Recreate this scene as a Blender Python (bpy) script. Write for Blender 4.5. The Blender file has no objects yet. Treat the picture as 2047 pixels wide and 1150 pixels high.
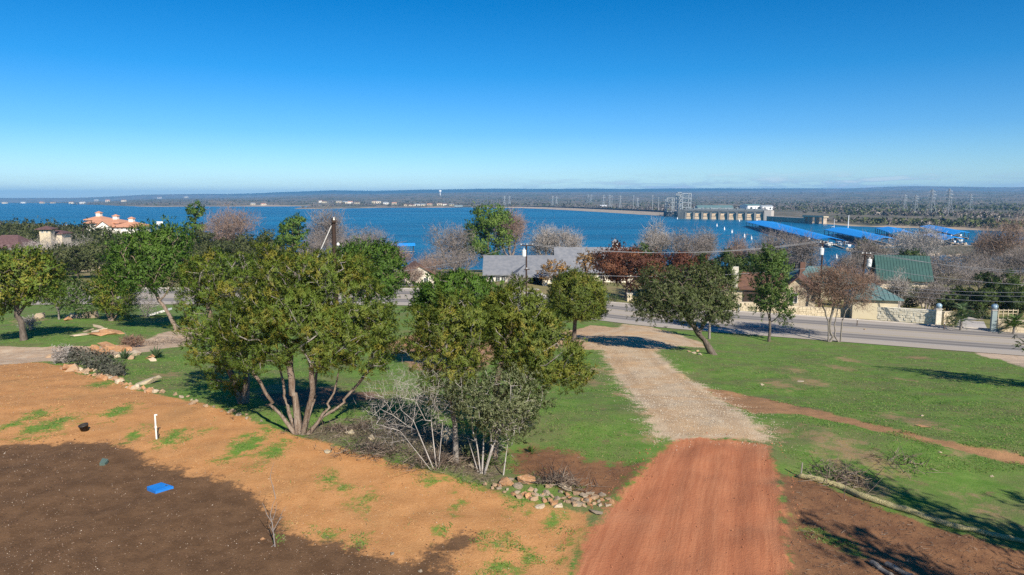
import bpy, math, random
import numpy as np
from mathutils import Vector, Matrix
R = math.radians
SC = bpy.context.scene
COL = SC.collection

# ------------------------------------------------------------------ camera, sky, sun, exposure
PITCH = 7.5
CAMZ = 0.0                      # heights are measured from the camera; the lake lies 30 m below
WATER = -30.0
cam_d = bpy.data.cameras.new('camera')
cam_d.sensor_width = 36.0
cam_d.lens = 36.0 * 1365.0 / 2047.0
cam_d.clip_start = 0.5
cam_d.clip_end = 60000.0
cam = bpy.data.objects.new('camera', cam_d)
COL.objects.link(cam)
cam.location = (0, 0, CAMZ)
cam.rotation_euler = (R(90 - PITCH), 0, 0)
SC.camera = cam

SUN_EL = 34.0
SUN_DIR = Vector((0.42, -0.91, 0)).normalized()
world = bpy.data.worlds.new('World')
SC.world = world
world.use_nodes = True
wt = world.node_tree
for n in list(wt.nodes): wt.nodes.remove(n)

class NG:
    """short-hand for building node graphs"""
    def __init__(s, tree): s.t = tree
    def n(s, typ, **kw):
        nd = s.t.nodes.new(typ)
        ins = kw.pop('ins', {})
        for k, v in kw.items(): setattr(nd, k, v)
        for k, v in ins.items(): s.put(nd.inputs[k], v)
        return nd
    def put(s, sock, v):
        if isinstance(v, bpy.types.NodeSocket): s.t.links.new(v, sock)
        elif isinstance(v, bpy.types.Node): s.t.links.new(v.outputs[0], sock)
        else:
            if hasattr(sock.default_value, '__len__') and isinstance(v, (tuple, list)) and len(v) == 3 and len(sock.default_value) == 4:
                v = (*v, 1)
            sock.default_value = v
    def math(s, op, a, b=None, c=None, clamp=False):
        nd = s.t.nodes.new('ShaderNodeMath'); nd.operation = op; nd.use_clamp = clamp
        s.put(nd.inputs[0], a)
        if b is not None: s.put(nd.inputs[1], b)
        if c is not None: s.put(nd.inputs[2], c)
        return nd.outputs[0]
    def mix(s, f, a, b, mode='MIX'):
        nd = s.t.nodes.new('ShaderNodeMix'); nd.data_type = 'RGBA'; nd.blend_type = mode
        s.put(nd.inputs[0], f); s.put(nd.inputs[6], a); s.put(nd.inputs[7], b)
        return nd.outputs[2]
    def ss(s, x, lo, hi):
        nd = s.t.nodes.new('ShaderNodeMapRange'); nd.interpolation_type = 'SMOOTHSTEP'
        s.put(nd.inputs[0], x); nd.inputs[1].default_value = lo; nd.inputs[2].default_value = hi
        return nd.outputs[0]
    def noise(s, vec, scale, detail=4, rough=0.6, dist=0.0):
        nd = s.t.nodes.new('ShaderNodeTexNoise')
        if vec is not None: s.put(nd.inputs['Vector'], vec)
        nd.inputs['Scale'].default_value = scale; nd.inputs['Detail'].default_value = detail
        nd.inputs['Roughness'].default_value = rough; nd.inputs['Distortion'].default_value = dist
        return nd.outputs[0]
    def attr(s, name):
        nd = s.t.nodes.new('ShaderNodeAttribute'); nd.attribute_name = name
        return nd
    def scale(s, vec, sx, sy, sz):
        nd = s.t.nodes.new('ShaderNodeMapping'); s.put(nd.inputs[0], vec)
        nd.inputs['Scale'].default_value = (sx, sy, sz)
        return nd.outputs[0]

g = NG(wt)
sky = g.n('ShaderNodeTexSky', sky_type='NISHITA', sun_disc=False, sun_elevation=R(SUN_EL),
          sun_rotation=math.atan2(SUN_DIR.x, SUN_DIR.y), altitude=300, air_density=1.0, dust_density=0.0, ozone_density=6.0)
SKY_SAT, SKY_STR = 1.0, 0.10
hs = g.n('ShaderNodeHueSaturation', ins={'Saturation': SKY_SAT, 'Value': 1.0, 'Color': sky.outputs[0]})
tc = g.n('ShaderNodeTexCoord')
sep = g.n('ShaderNodeSeparateXYZ', ins={0: tc.outputs['Generated']})
dz = sep.outputs[2]
# a clear winter sky: pale at the horizon, deepening evenly with height all the way round
ramp = g.n('ShaderNodeValToRGB', ins={0: g.math('MULTIPLY', g.math('MAXIMUM', dz, 0.0), 1.0)})
SKY_RAMP = ramp
els = ramp.color_ramp.elements
els[0].position = 0.0; els[0].color = (0.78, 0.86, 0.88, 1)
els[1].position = 1.0; els[1].color = (0.0, 0.44, 0.68, 1)
for p, c in ((0.035, (0.64, 0.79, 0.86, 1)), (0.09, (0.33, 0.63, 0.84, 1)), (0.17, (0.08, 0.52, 0.77, 1)), (0.26, (0.0, 0.44, 0.70, 1)), (0.5, (0.0, 0.44, 0.68, 1))):
    e = els.new(p); e.color = c
skyc = g.mix(1.0, hs.outputs[0], ramp.outputs[0], 'MULTIPLY')
# thin low cloud streaks lying just above the horizon
mp = g.scale(tc.outputs['Generated'], 9, 9, 75)
cn = g.noise(mp, 1.6, 7, 0.62, 0.4)
big = g.noise(g.scale(tc.outputs['Generated'], 1.6, 1.6, 1.0), 1.3, 2, 0.5)
east = g.ss(sep.outputs[0], -0.12, 0.22)
band = g.math('MULTIPLY', g.ss(dz, 0.002, 0.012), g.math('SUBTRACT', 1.0, g.ss(dz, 0.012, 0.040)))
cm = g.math('MULTIPLY', g.ss(cn, 0.44, 0.60), g.math('MULTIPLY', g.math('MULTIPLY', band, g.math('ADD', 0.12, g.math('MULTIPLY', east, 0.88))), g.ss(big, 0.25, 0.42)))
cl_c = g.mix(g.ss(cn, 0.50, 0.66), (2.6, 3.5, 4.6, 1), (5.2, 5.6, 6.0, 1))
CLOUD = g.mix(g.math('MULTIPLY', cm, 0.9), skyc, cl_c)
bg = g.n('ShaderNodeBackground', ins={'Color': CLOUD, 'Strength': SKY_STR})
g.n('ShaderNodeOutputWorld', ins={'Surface': bg.outputs[0]})

sun_d = bpy.data.lights.new('sun', 'SUN')
sun_d.energy = 5.0
sun_d.angle = R(0.53)
sun_d.color = (1.0, 0.92, 0.80)
sun = bpy.data.objects.new('sun', sun_d)
COL.objects.link(sun)
sv = Vector((SUN_DIR.x * math.cos(R(SUN_EL)), SUN_DIR.y * math.cos(R(SUN_EL)), math.sin(R(SUN_EL))))
sun.rotation_euler = sv.to_track_quat('Z', 'Y').to_euler()
sun.location = (60, -60, 60)

SC.view_settings.view_transform = 'Standard'
SC.view_settings.look = 'None'
SC.view_settings.exposure = 0.62
SC.view_settings.gamma = 1.0
SC.view_settings.use_curve_mapping = False
SC.render.engine = 'CYCLES'
SC.cycles.use_denoising = False
SC.cycles.denoiser = 'OPENIMAGEDENOISE'
SC.cycles.denoising_input_passes = 'RGB_ALBEDO_NORMAL'
SC.cycles.max_bounces = 6
SC.cycles.diffuse_bounces = 2
SC.cycles.glossy_bounces = 2
SC.cycles.transmission_bounces = 3
SC.cycles.transparent_max_bounces = 6
SC.cycles.volume_bounces = 0
SC.cycles.use_adaptive_sampling = False
SC.cycles.caustics_reflective = False
SC.cycles.caustics_refractive = False
SC.cycles.sample_clamp_indirect = 4.0

# ------------------------------------------------------------------ survey helpers (photo measurement -> place on the land)
cP, sP = math.cos(R(PITCH)), math.sin(R(PITCH))
def ray(px, py):
    u = (px - 1023.5) / 1365.0; v = (575.0 - py) / 1365.0
    return np.array([u, cP + v * sP, -sP + v * cP])
def on_z(px, py, z):
    d = ray(px, py); t = z / d[2]
    return np.array([d[0] * t, d[1] * t, z])
def at_y(px, py, Y):
    d = ray(px, py); t = Y / d[1]
    return np.array([d[0] * t, Y, d[2] * t])

def sdf(P, poly):
    """signed distance to a polygon, positive inside (P: n x 2)"""
    P = np.asarray(P, float); poly = np.asarray(poly, float)
    d2 = np.full(len(P), 1e18); ins = np.zeros(len(P), bool)
    a = poly; b = np.roll(poly, -1, 0)
    for (ax, ay), (bx, by) in zip(a, b):
        ex, ey = bx - ax, by - ay
        wx, wy = P[:, 0] - ax, P[:, 1] - ay
        t = np.clip((wx * ex + wy * ey) / (ex * ex + ey * ey + 1e-12), 0, 1)
        d2 = np.minimum(d2, (wx - ex * t) ** 2 + (wy - ey * t) ** 2)
        c = ((ay > P[:, 1]) != (by > P[:, 1]))
        with np.errstate(divide='ignore', invalid='ignore'):
            xx = ex * (P[:, 1] - ay) / (ey if ey != 0 else 1e-12) + ax
        ins ^= c & (P[:, 0] < xx)
    d = np.sqrt(d2)
    return np.where(ins, d, -d)

# cheap value noise for shapes
_rs = np.random.RandomState(7)
_G = _rs.rand(256, 256)
def vnoise(x, y):
    xi = np.floor(x).astype(int); yi = np.floor(y).astype(int)
    fx = x - xi; fy = y - yi
    fx = fx * fx * (3 - 2 * fx); fy = fy * fy * (3 - 2 * fy)
    g00 = _G[yi & 255, xi & 255]; g10 = _G[yi & 255, (xi + 1) & 255]
    g01 = _G[(yi + 1) & 255, xi & 255]; g11 = _G[(yi + 1) & 255, (xi + 1) & 255]
    return (g00 * (1 - fx) + g10 * fx) * (1 - fy) + (g01 * (1 - fx) + g11 * fx) * fy - 0.5
def fbm(x, y, o=4):
    s = 0; a = 1.0
    for i in range(o):
        s = s + a * vnoise(x * 2 ** i + 17 * i, y * 2 ** i + 31 * i); a *= 0.5
    return s

def sstep(x, a, b):
    t = np.clip((x - a) / (b - a), 0, 1)
    return t * t * (3 - 2 * t)

# ------------------------------------------------------------------ the lie of the land
_near = [(-300, 450), (-100, 452), (60, 455), (200, 462), (330, 470), (400, 478), (480, 490), (560, 505), (700, 532), (850, 543), (1000, 545),
         (1250, 545), (1450, 543), (1600, 548), (1700, 546), (1760, 542), (2047, 540), (2300, 538)]
_far = [(2600, 474), (2300, 470), (2047, 465), (1900, 459), (1700, 453), (1610, 446), (1540, 441), (1320, 432), (1200, 424.5), (1080, 417.5),
        (1000, 415.5), (940, 414.8), (740, 416), (600, 418.5), (575, 417.2), (640, 412.5), (430, 413), (300, 414), (168, 409.8), (0, 408.6), (-300, 409.5)]
LAKE = np.array([on_z(x, y, WATER)[:2] for x, y in _near + _far])
SPIT = np.array([on_z(x, y, WATER)[:2] for x, y in
                 [(1694, 501), (1740, 496), (1850, 490), (2000, 489), (2300, 489), (2300, 514), (1950, 513), (1800, 512), (1720, 509)]])
_yx = np.array([-400, -110, -53, -16, -4, 5, 16.6, 30, 50, 75, 110, 160, 400.])
_yv = np.array([97, 98, 99.2, 98.6, 95.5, 91, 81.5, 75.5, 66.5, 56, 50, 48, 48.])
_tx = np.linspace(-400, 400, 1601)
_tv = np.interp(_tx, _yx, _yv)
_k = np.exp(-np.linspace(-2, 2, 41) ** 2); _k /= _k.sum()
_tv = np.convolve(np.pad(_tv, 20, 'edge'), _k, 'valid')
def road_near(x): return np.interp(x, _tx, _tv)
ROAD_W = 19.5
_pu = np.array([0, 22, 25, 30, 36, 50, 65, 75, 80, 102, 112, 135, 170, 240, 400, 20000.])
_pz = np.array([-8.3, -8.3, -8.7, -9.5, -10.4, -12.0, -13.9, -15.2, -15.6, -15.9, -16.6, -17.8, -18.8, -19.5, -20, -20.])
_tu = np.linspace(0, 400, 1601)
_tz = np.interp(_tu, _pu, _pz)
_k2 = np.exp(-np.linspace(-2, 2, 13) ** 2); _k2 /= _k2.sum()
_tz = np.convolve(np.pad(_tz, 6, 'edge'), _k2, 'valid')
_rx = np.array([-4000, -60, 0, 120, 200, 300, 420, 500, 560, 620, 665, 700, 760, 840, 950, 1080, 1200, 1400, 1550, 1650, 1720, 1780, 1850, 1950, 2047, 2400, 6000.])
_ry = np.array([396, 396, 396, 396, 395, 390, 388.5, 388, 385.5, 384, 381, 382, 382, 379.5, 378, 377.5, 377.3, 377.5, 378.2, 378.6, 378, 375.4, 376.4, 378.2, 378.2, 380, 380.])
def T(x, y, rough=True):
    x = np.atleast_1d(np.asarray(x, float)); y = np.atleast_1d(np.asarray(y, float))
    yr = road_near(x)
    u = y * 80.0 / yr
    z = np.interp(u, _tu, _tz)
    far = y > 60
    d = np.full(x.shape, 500.0)
    if far.any():
        P = np.stack([x[far], y[far]], 1)
        dl = -sdf(P, LAKE)
        ds = sdf(P, SPIT)
        d[far] = np.maximum(dl, ds)
    # d > 0 : distance from the water on land
    amp = np.where(y > 420, 5.0, 13.0)
    amp = np.where((y > 200) & (x > 60) & (y < 420), 4.0, amp)
    zl = WATER - 0.25 + amp * (1 - np.exp(-np.maximum(d, 0) / np.where(y > 420, 90., 75.)))
    w = sstep(y - yr - ROAD_W, 22, 95)
    z = z * (1 - w) + np.minimum(zl, np.where(y > 420, 99, z)) * w
    z = np.where((y > 130) & (d <= 0), WATER - 0.25 - np.minimum(-d * 0.12, 4), z)
    # far ridge and low swells of the plain
    rr = np.hypot(x, y)
    pxp = 1023.5 + 1365.0 * x / np.maximum(y, 1) * 0.9914
    ryv = np.interp(pxp, _rx, _ry)
    w1 = np.where(y > 1500, sstep(rr, 1800, 8600), 0)
    z = z * (1 - w1) + w1 * (395.0 - (ryv + 7.0)) / 1365.0 * 8600
    w2 = np.where(y > 1500, sstep(rr, 8700, 9700), 0)
    zt = (395.0 - ryv) / 1365.0 * 9700
    z = z * (1 - w2) + w2 * (zt + 10 * fbm(x / 500, y / 700) * np.clip((395 - ryv) / 10, 0, 1))
    swell = np.where(d > 0, sstep(y, 900, 2200) * (1 - sstep(rr, 6000, 8600)) * np.minimum(d / 400, 1) * 12 * np.maximum(fbm(x / 420, y / 600) + 0.1, 0), 0)
    z = z + swell
    if rough:
        onroad = sstep(np.abs(u - 80 - ROAD_W * 40 / yr) - ROAD_W * 40 / yr, 0.0, 5.0)
        a = np.where(y < 400, onroad, 0) * sstep(y, 24, 36)
        z = z + a * (0.55 * fbm(x / 11, y / 11, 3)) + np.where(y < 130, onroad * 0.10 * fbm(x / 1.1, y / 1.1, 3), 0)
    return z
def Tz(x, y): return float(T(x, y)[0])
def G(px, py):
    """the point of the land seen at a place in the photograph"""
    d = ray(px, py)
    t = np.geomspace(8, 14000, 500)
    h = d[2] * t - T(d[0] * t, d[1] * t)
    i = np.where(h < 0)[0]
    if len(i) == 0: return np.array([d[0] * 14000, d[1] * 14000, d[2] * 14000])
    i = i[0]; lo, hi = t[max(i - 1, 0)], t[i]
    for _ in range(3):
        tt = np.linspace(lo, hi, 12); hh = d[2] * tt - T(d[0] * tt, d[1] * tt)
        j = np.where(hh < 0)[0]; j = j[0] if len(j) else 11
        lo, hi = tt[max(j - 1, 0)], tt[j]
    t = 0.5 * (lo + hi)
    return np.array([d[0] * t, d[1] * t, Tz(d[0] * t, d[1] * t)])
def GP(pts): return np.array([G(x, y)[:2] for x, y in pts])

# ------------------------------------------------------------------ object helpers
def link(o, parent=None):
    COL.objects.link(o)
    if parent is not None: o.parent = parent
    return o
def tag(o, label=None, cat=None, group=None, kind=None):
    if label: o['label'] = label
    if cat: o['category'] = cat
    if group: o['group'] = group
    if kind: o['kind'] = kind
    return o
def empty(name, loc=(0, 0, 0), rz=0.0, label=None, cat=None, group=None):
    o = bpy.data.objects.new(name, None)
    o.empty_display_size = 0.3
    o.location = [float(c) for c in loc]; o.rotation_euler = (0, 0, rz)
    link(o)
    return tag(o, label, cat, group)
def copy_tree(o, parent=None):
    c = o.copy(); COL.objects.link(c)
    if parent is not None: c.parent = parent
    for ch in list(o.children): copy_tree(ch, c)
    return c
def np_mesh(name, v, faces_n, loops, mat, parent=None, tint=None, smooth=False, kind=None, normals=None):
    """fast mesh from arrays; faces_n = verts per face (int or array)"""
    me = bpy.data.meshes.new(name)
    v = np.asarray(v, np.float32); loops = np.asarray(loops, np.int32)
    if np.isscalar(faces_n):
        nf = len(loops) // faces_n
        tot = np.full(nf, faces_n, np.int32)
    else:
        tot = np.asarray(faces_n, np.int32); nf = len(tot)
    st = np.concatenate([[0], np.cumsum(tot)[:-1]]).astype(np.int32)
    me.vertices.add(len(v)); me.vertices.foreach_set('co', v.ravel())
    me.loops.add(len(loops)); me.loops.foreach_set('vertex_index', loops)
    me.polygons.add(nf); me.polygons.foreach_set('loop_start', st)
    if smooth: me.polygons.foreach_set('use_smooth', np.ones(nf, bool))
    if tint is not None:
        a = me.attributes.new('tint', 'FLOAT_COLOR', 'POINT')
        c = np.ones((len(v), 4), np.float32); c[:, :3] = tint
        a.data.foreach_set('color', c.ravel())
    me.materials.append(mat)
    me.update(calc_edges=True)
    if normals is not None:
        me.polygons.foreach_set('use_smooth', np.ones(nf, bool))
        me.normals_split_custom_set_from_vertices(np.asarray(normals, np.float32))
    o = bpy.data.objects.new(name, me)
    link(o, parent)
    if kind: o['kind'] = kind
    return o

class MB:
    def __init__(s): s.v = []; s.f = []
    def poly(s, pts, faces):
        b = len(s.v); s.v += [tuple(map(float, p)) for p in pts]; s.f += [[b + i for i in f] for f in faces]; return s
    def box(s, cx, cy, cz, sx, sy, sz, rz=0.0):
        c, n = math.cos(rz), math.sin(rz); P = []
        for k in (-1, 1):
            for (i, j) in ((-1, -1), (1, -1), (1, 1), (-1, 1)):
                x, y = i * sx / 2, j * sy / 2
                P.append((cx + x * c - y * n, cy + x * n + y * c, cz + k * sz / 2))
        return s.poly(P, [(3, 2, 1, 0), (4, 5, 6, 7), (0, 1, 5, 4), (1, 2, 6, 5), (2, 3, 7, 6), (3, 0, 4, 7)])
    def bar(s, a, b, w, h=None):
        """a square bar from a to b"""
        return s.tube(a, b, w * 0.7, (h or w) * 0.7, 4)
    def tube(s, a, b, r0, r1=None, n=6):
        r1 = r0 if r1 is None else r1
        a = Vector(a); b = Vector(b); d = (b - a)
        if d.length < 1e-6: return s
        d.normalize(); u = d.orthogonal().normalized(); w = d.cross(u); P = []
        for c, r in ((a, r0), (b, r1)):
            for i in range(n):
                t = 2 * math.pi * (i + .5) / n
                P.append(c + u * (r * math.cos(t)) + w * (r * math.sin(t)))
        F = [(i, (i + 1) % n, n + (i + 1) % n, n + i) for i in range(n)] + [tuple(range(n - 1, -1, -1)), tuple(range(n, 2 * n))]
        return s.poly(P, F)
    def path(s, pts, r, n=6):
        for a, b in zip(pts[:-1], pts[1:]): s.tube(a, b, r, r, n)
        return s
    def lathe(s, prof, cx=0, cy=0, n=12):
        P = []; m = len(prof)
        for (r, z) in prof:
            for i in range(n):
                t = 2 * math.pi * i / n; P.append((cx + r * math.cos(t), cy + r * math.sin(t), z))
        F = []
        for k in range(m - 1):
            for i in range(n):
                F.append((k * n + i, k * n + (i + 1) % n, (k + 1) * n + (i + 1) % n, (k + 1) * n + i))
        F += [tuple(range(n - 1, -1, -1)), tuple(range((m - 1) * n, m * n))]
        return s.poly(P, F)
    def slab(s, quad, th):
        """a plate: 4 (or n) top corners, thickness downwards"""
        n = len(quad); q = [Vector(p) for p in quad]; P = q + [p - Vector((0, 0, th)) for p in q]
        F = [tuple(range(n)), tuple(range(2 * n - 1, n - 1, -1))] + [(i, n + i, n + (i + 1) % n, (i + 1) % n) for i in range(n)]
        return s.poly(P, F)
    def build(s, name, mat, parent=None, smooth=False):
        me = bpy.data.meshes.new(name)
        me.from_pydata(s.v, [], s.f)
        me.materials.append(mat)
        if smooth: me.polygons.foreach_set('use_smooth', [True] * len(me.polygons))
        me.update()
        o = bpy.data.objects.new(name, me)
        return link(o, parent)

# ------------------------------------------------------------------ materials
def new_mat(name):
    m = bpy.data.materials.new(name); m.use_nodes = True
    t = m.node_tree
    for n in list(t.nodes): t.nodes.remove(n)
    return m, NG(t)
def pm(name, c1, c2=None, scale=3.0, rough=0.8, bump=0.0, bscale=None, metal=0.0, c3=None, stretch=None, spec=0.3, coord='Object'):
    """noise-mottled surface"""
    m, g = new_mat(name)
    tc = g.n('ShaderNodeTexCoord').outputs[coord]
    if stretch: tc = g.scale(tc, *stretch)
    c2 = c2 or tuple(c * 0.8 for c in c1)
    n1 = g.noise(tc, scale, 5, 0.65)
    col = g.mix(g.ss(n1, 0.35, 0.65), (*c1, 1), (*c2, 1))
    if c3:
        n2 = g.noise(tc, scale * 2.7, 3, 0.6)
        col = g.mix(g.ss(n2, 0.55, 0.7), col, (*c3, 1))
    b = g.n('ShaderNodeBsdfPrincipled', ins={'Base Color': col, 'Roughness': rough, 'Metallic': metal, 'Specular IOR Level': spec})
    if bump:
        nb = g.noise(tc, bscale or scale * 3, 4, 0.7)
        bn = g.n('ShaderNodeBump', ins={'Strength': bump, 'Distance': 0.05, 'Height': nb})
        g.put(b.inputs['Normal'], bn.outputs[0])
    g.n('ShaderNodeOutputMaterial', ins={0: b.outputs[0]})
    return m
def leaf_mat(name, trans=0.3, rough=0.6):
    m, g = new_mat(name)
    a = g.attr('tint')
    d = g.n('ShaderNodeBsdfPrincipled', ins={'Base Color': a.outputs['Color'], 'Roughness': rough, 'Specular IOR Level': 0.25})
    if trans > 0:
        tcol = g.mix(1.0, a.outputs['Color'], (1.1, 1.25, 0.55, 1), 'MULTIPLY')
        t = g.n('ShaderNodeBsdfTranslucent', ins={'Color': tcol})
        mx = g.n('ShaderNodeMixShader', ins={0: trans, 1: d.outputs[0], 2: t.outputs[0]})
        out = mx.outputs[0]
    else: out = d.outputs[0]
    g.n('ShaderNodeOutputMaterial', ins={0: out})
    return m
M = {}
M['leaf'] = leaf_mat('foliage', 0.28)
M['dry'] = leaf_mat('dry_foliage', 0.1, 0.8)
M['bark_juniper'] = pm('juniper_bark', (0.17, 0.115, 0.08), (0.30, 0.24, 0.19), 5, 0.9, 0.8, 18, stretch=(3, 3, 0.5), c3=(0.10, 0.06, 0.04))
M['bark_dark'] = pm('dark_bark', (0.085, 0.065, 0.052), (0.16, 0.13, 0.105), 6, 0.9, 0.8, 20, stretch=(2, 2, 0.6))
M['bark_grey'] = pm('grey_bark', (0.155, 0.135, 0.115), (0.25, 0.225, 0.20), 6, 0.9, 0.4, 20, stretch=(2, 2, 0.6))
M['bark_pale'] = pm('pale_bark', (0.29, 0.26, 0.23), (0.42, 0.385, 0.35), 4, 0.85, 0.4, 15, stretch=(2, 2, .6))
M['bark_bare'] = pm('bare_bark', (0.19, 0.165, 0.15), (0.27, 0.24, 0.22), 4, 0.9, 0.2, 15)
# ------------------------------------------------------------------ ground zones (real differences of soil and cover)
Z = {}
Z['pad'] = GP([(-120, 726), (0, 724), (100, 728), (160, 748), (310, 787), (390, 803), (480, 832), (590, 872), (640, 882), (720, 905), (830, 935), (960, 970),
               (1000, 990), (1100, 1010), (1180, 1024), (1175, 1060), (1150, 1110), (1135, 1200), (1100, 1500), (-400, 1500), (-500, 1000)])
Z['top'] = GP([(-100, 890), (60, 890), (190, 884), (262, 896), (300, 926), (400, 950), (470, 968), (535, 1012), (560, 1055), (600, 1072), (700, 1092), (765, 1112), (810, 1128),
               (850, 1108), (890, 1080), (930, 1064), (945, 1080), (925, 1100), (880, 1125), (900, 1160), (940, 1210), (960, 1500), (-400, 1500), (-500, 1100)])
Z['red'] = GP([(1342, 884), (1400, 876), (1480, 880), (1540, 892), (1556, 960), (1566, 1050), (1590, 1200), (1640, 1500), (1000, 1500), (1128, 1200), (1162, 1085), (1205, 1030), (1243, 985), (1295, 930)])
Z['gravel'] = GP([(1345, 886), (1440, 880), (1555, 884), (1512, 847), (1455, 806), (1410, 773), (1350, 737), (1310, 703), (1360, 692), (1420, 697), (1400, 684), (1340, 664), (1300, 653), (1245, 648), (1230, 660), (1160, 676),
                  (1180, 694), (1203, 700), (1215, 728), (1240, 768), (1288, 822), (1302, 862)])
Z['dirtfork'] = GP([(1135, 662), (1180, 650), (1250, 656), (1300, 668), (1290, 690), (1200, 700), (1140, 700), (1085, 690), (1090, 668)])
Z['track'] = GP([(1398, 772), (1480, 786), (1560, 802), (1650, 822), (1800, 858), (1900, 884), (2080, 918), (2200, 945), (2200, 965), (2080, 938), (1950, 907), (1850, 884), (1700, 848), (1600, 827), (1500, 826), (1440, 800)])
Z['brown'] = GP([(1556, 945), (1600, 958), (1660, 975), (1750, 1010), (1850, 1050), (2047, 1105), (2300, 1180), (2400, 1500), (1640, 1500), (1590, 1200), (1566, 1050)])
Z['brownb'] = GP([(1020, 905), (1060, 893), (1130, 900), (1190, 925), (1290, 925), (1275, 960), (1235, 985), (1200, 1005), (1120, 965), (1030, 945)])
Z['ltrack'] = GP([(-120, 698), (60, 694), (150, 692), (268, 689), (300, 676), (330, 664), (372, 654), (420, 658), (380, 690), (290, 704), (200, 712), (130, 722), (-60, 730), (-150, 730)])
Z['litter'] = GP([(560, 868), (650, 845), (720, 835), (800, 840), (880, 850), (980, 880), (1020, 930), (1010, 985), (960, 972), (830, 937), (720, 907), (630, 886)])
Z['bare2'] = GP([(520, 790), (640, 775), (760, 790), (770, 800), (640, 812), (540, 812)])
Z['bare3'] = GP([(770, 690), (850, 660), (960, 668), (1000, 700), (940, 745), (830, 740)])
Z['rshoulder'] = GP([(1950, 705), (2010, 690), (2100, 700), (2200, 720), (2200, 760), (2047, 735)])
# places of short green growth on the orange soil, and of bare soil in the lawn (photo px, radius px)
TUFT = [(75, 828, 22), (205, 768, 24), (240, 822, 26), (95, 850, 34), (115, 858, 20), (30, 848, 22), (120, 840, 16), (345, 876, 28), (270, 868, 20), (500, 885, 40), (545, 905, 34), (470, 905, 26), (660, 957, 26),
        (690, 975, 20), (725, 1000, 26), (905, 1015, 14), (880, 1062, 16), (715, 1085, 20), (640, 1080, 20), (990, 1085, 26), (1050, 1110, 26), (1000, 1135, 30), (1080, 1005, 24), (1040, 1000, 34), (1110, 1030, 30),
        (1120, 1130, 18), (860, 950, 26), (800, 912, 22), (920, 955, 22), (960, 972, 18), (700, 880, 18), (745, 862, 20), (890, 925, 14), (980, 1140, 26), (565, 1060, 16), (620, 1070, 18), (250, 885, 16), (390, 870, 14), (415, 862, 12), (1160, 1085, 20)]
SPOT = [(1810, 760, 16), (1835, 715, 20), (1680, 735, 22), (1620, 762, 30), (1790, 835, 26), (1840, 845, 30), (1560, 770, 26), (1645, 872, 30), (1690, 900, 40), (1740, 920, 36), (1660, 915, 24), (1900, 890, 18),
        (1170, 760, 20), (1230, 745, 22), (1190, 740, 20), (1240, 790, 18), (1290, 870, 22), (1560, 860, 18), (1330, 640, 10), (1700, 722, 20), (1590, 740, 20), (1960, 1010, 18), (1745, 1055, 14), (1720, 965, 30),
        (1130, 660, 22), (1185, 765, 22), (560, 780, 40), (640, 782, 50), (720, 790, 40), (290, 700, 30), (330, 750, 30), (60, 640, 20)]
GREENR = GP([(1580, 1035), (1640, 1060), (1720, 1090), (1735, 1110), (1690, 1105), (1610, 1070)])
def wdisc(L):
    return [(G(x, y)[:2], r * math.hypot(*G(x, y)[:2]) / 1365.0) for x, y, r in L]
TUFT = wdisc(TUFT); SPOT = wdisc(SPOT)
def discs(P, L, asp=2.0):
    d = np.full(len(P), -9.0)
    for (c, r) in L:
        # patches lie elongated in plan because they were measured at a low angle
        q = np.hypot(P[:, 0] - c[0], (P[:, 1] - c[1]) / asp)
        d = np.maximum(d, r - q)
    return d

# ------------------------------------------------------------------ the ground sheet
xs = np.arange(-34, 34.01, 0.26)
e = []; s_ = 0.26; x = 34.0
while x < 16000:
    s_ = min(s_ * 1.09, 220 + x * 0.02); x += s_; e.append(x)
e = np.array(e)
xs = np.concatenate([-e[::-1], xs, e])
ys = np.concatenate([np.arange(-60, 4, 2.0), np.arange(4, 60, 0.26), np.arange(60, 112, 0.5)])
e = []; s_ = 0.5; y = ys[-1]
while y < 15000:
    s_ = min(s_ * 1.05, 8.0 if y < 430 else 200 + y * 0.01); y += s_; e.append(y)
ys = np.concatenate([ys, e])
XX, YY = np.meshgrid(xs, ys)
VX, VY = XX.ravel(), YY.ravel()
VZ = T(VX, VY)
P2 = np.stack([VX, VY], 1)
nearm = (VY < 118) & (np.abs(VX) < 80)
A = {}
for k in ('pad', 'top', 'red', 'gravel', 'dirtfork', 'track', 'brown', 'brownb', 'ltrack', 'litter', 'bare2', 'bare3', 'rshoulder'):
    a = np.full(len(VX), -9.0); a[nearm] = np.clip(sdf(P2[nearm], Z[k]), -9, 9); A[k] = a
a = np.full(len(VX), -9.0); a[nearm] = np.maximum(discs(P2[nearm], TUFT), sdf(P2[nearm], GREENR)); A['tuft'] = a
a = np.full(len(VX), -9.0); a[nearm] = discs(P2[nearm], SPOT); A['spot'] = a
# ruts pressed into the dirt track: real relief
m = A['red'] > -0.2
cx = VX[m] - 0.36 * VY[m] + 0.08 * np.sin(VY[m] * 0.4)
VZ[m] += 0.030 * np.sin(cx * 7.0) * np.clip(A['red'][m] + 0.2, 0, 1) + 0.04 * vnoise(cx * 2.2, VY[m] * 0.15)
m = (A['red'] > -0.35) & (A['red'] < 0.25)
VZ[m] += 0.09 * (1 - np.abs(A['red'][m] + 0.05) / 0.3) * (0.5 + vnoise(VX[m] * 2, VY[m] * 2))
m = (A['litter'] > 0)
VZ[m] += 0.10 * vnoise(VX[m] * 2, VY[m] * 2)
m = (A['track'] > -0.2)
VZ[m] -= np.clip(A['track'][m] + 0.2, 0, 0.5) * 0.12

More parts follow.
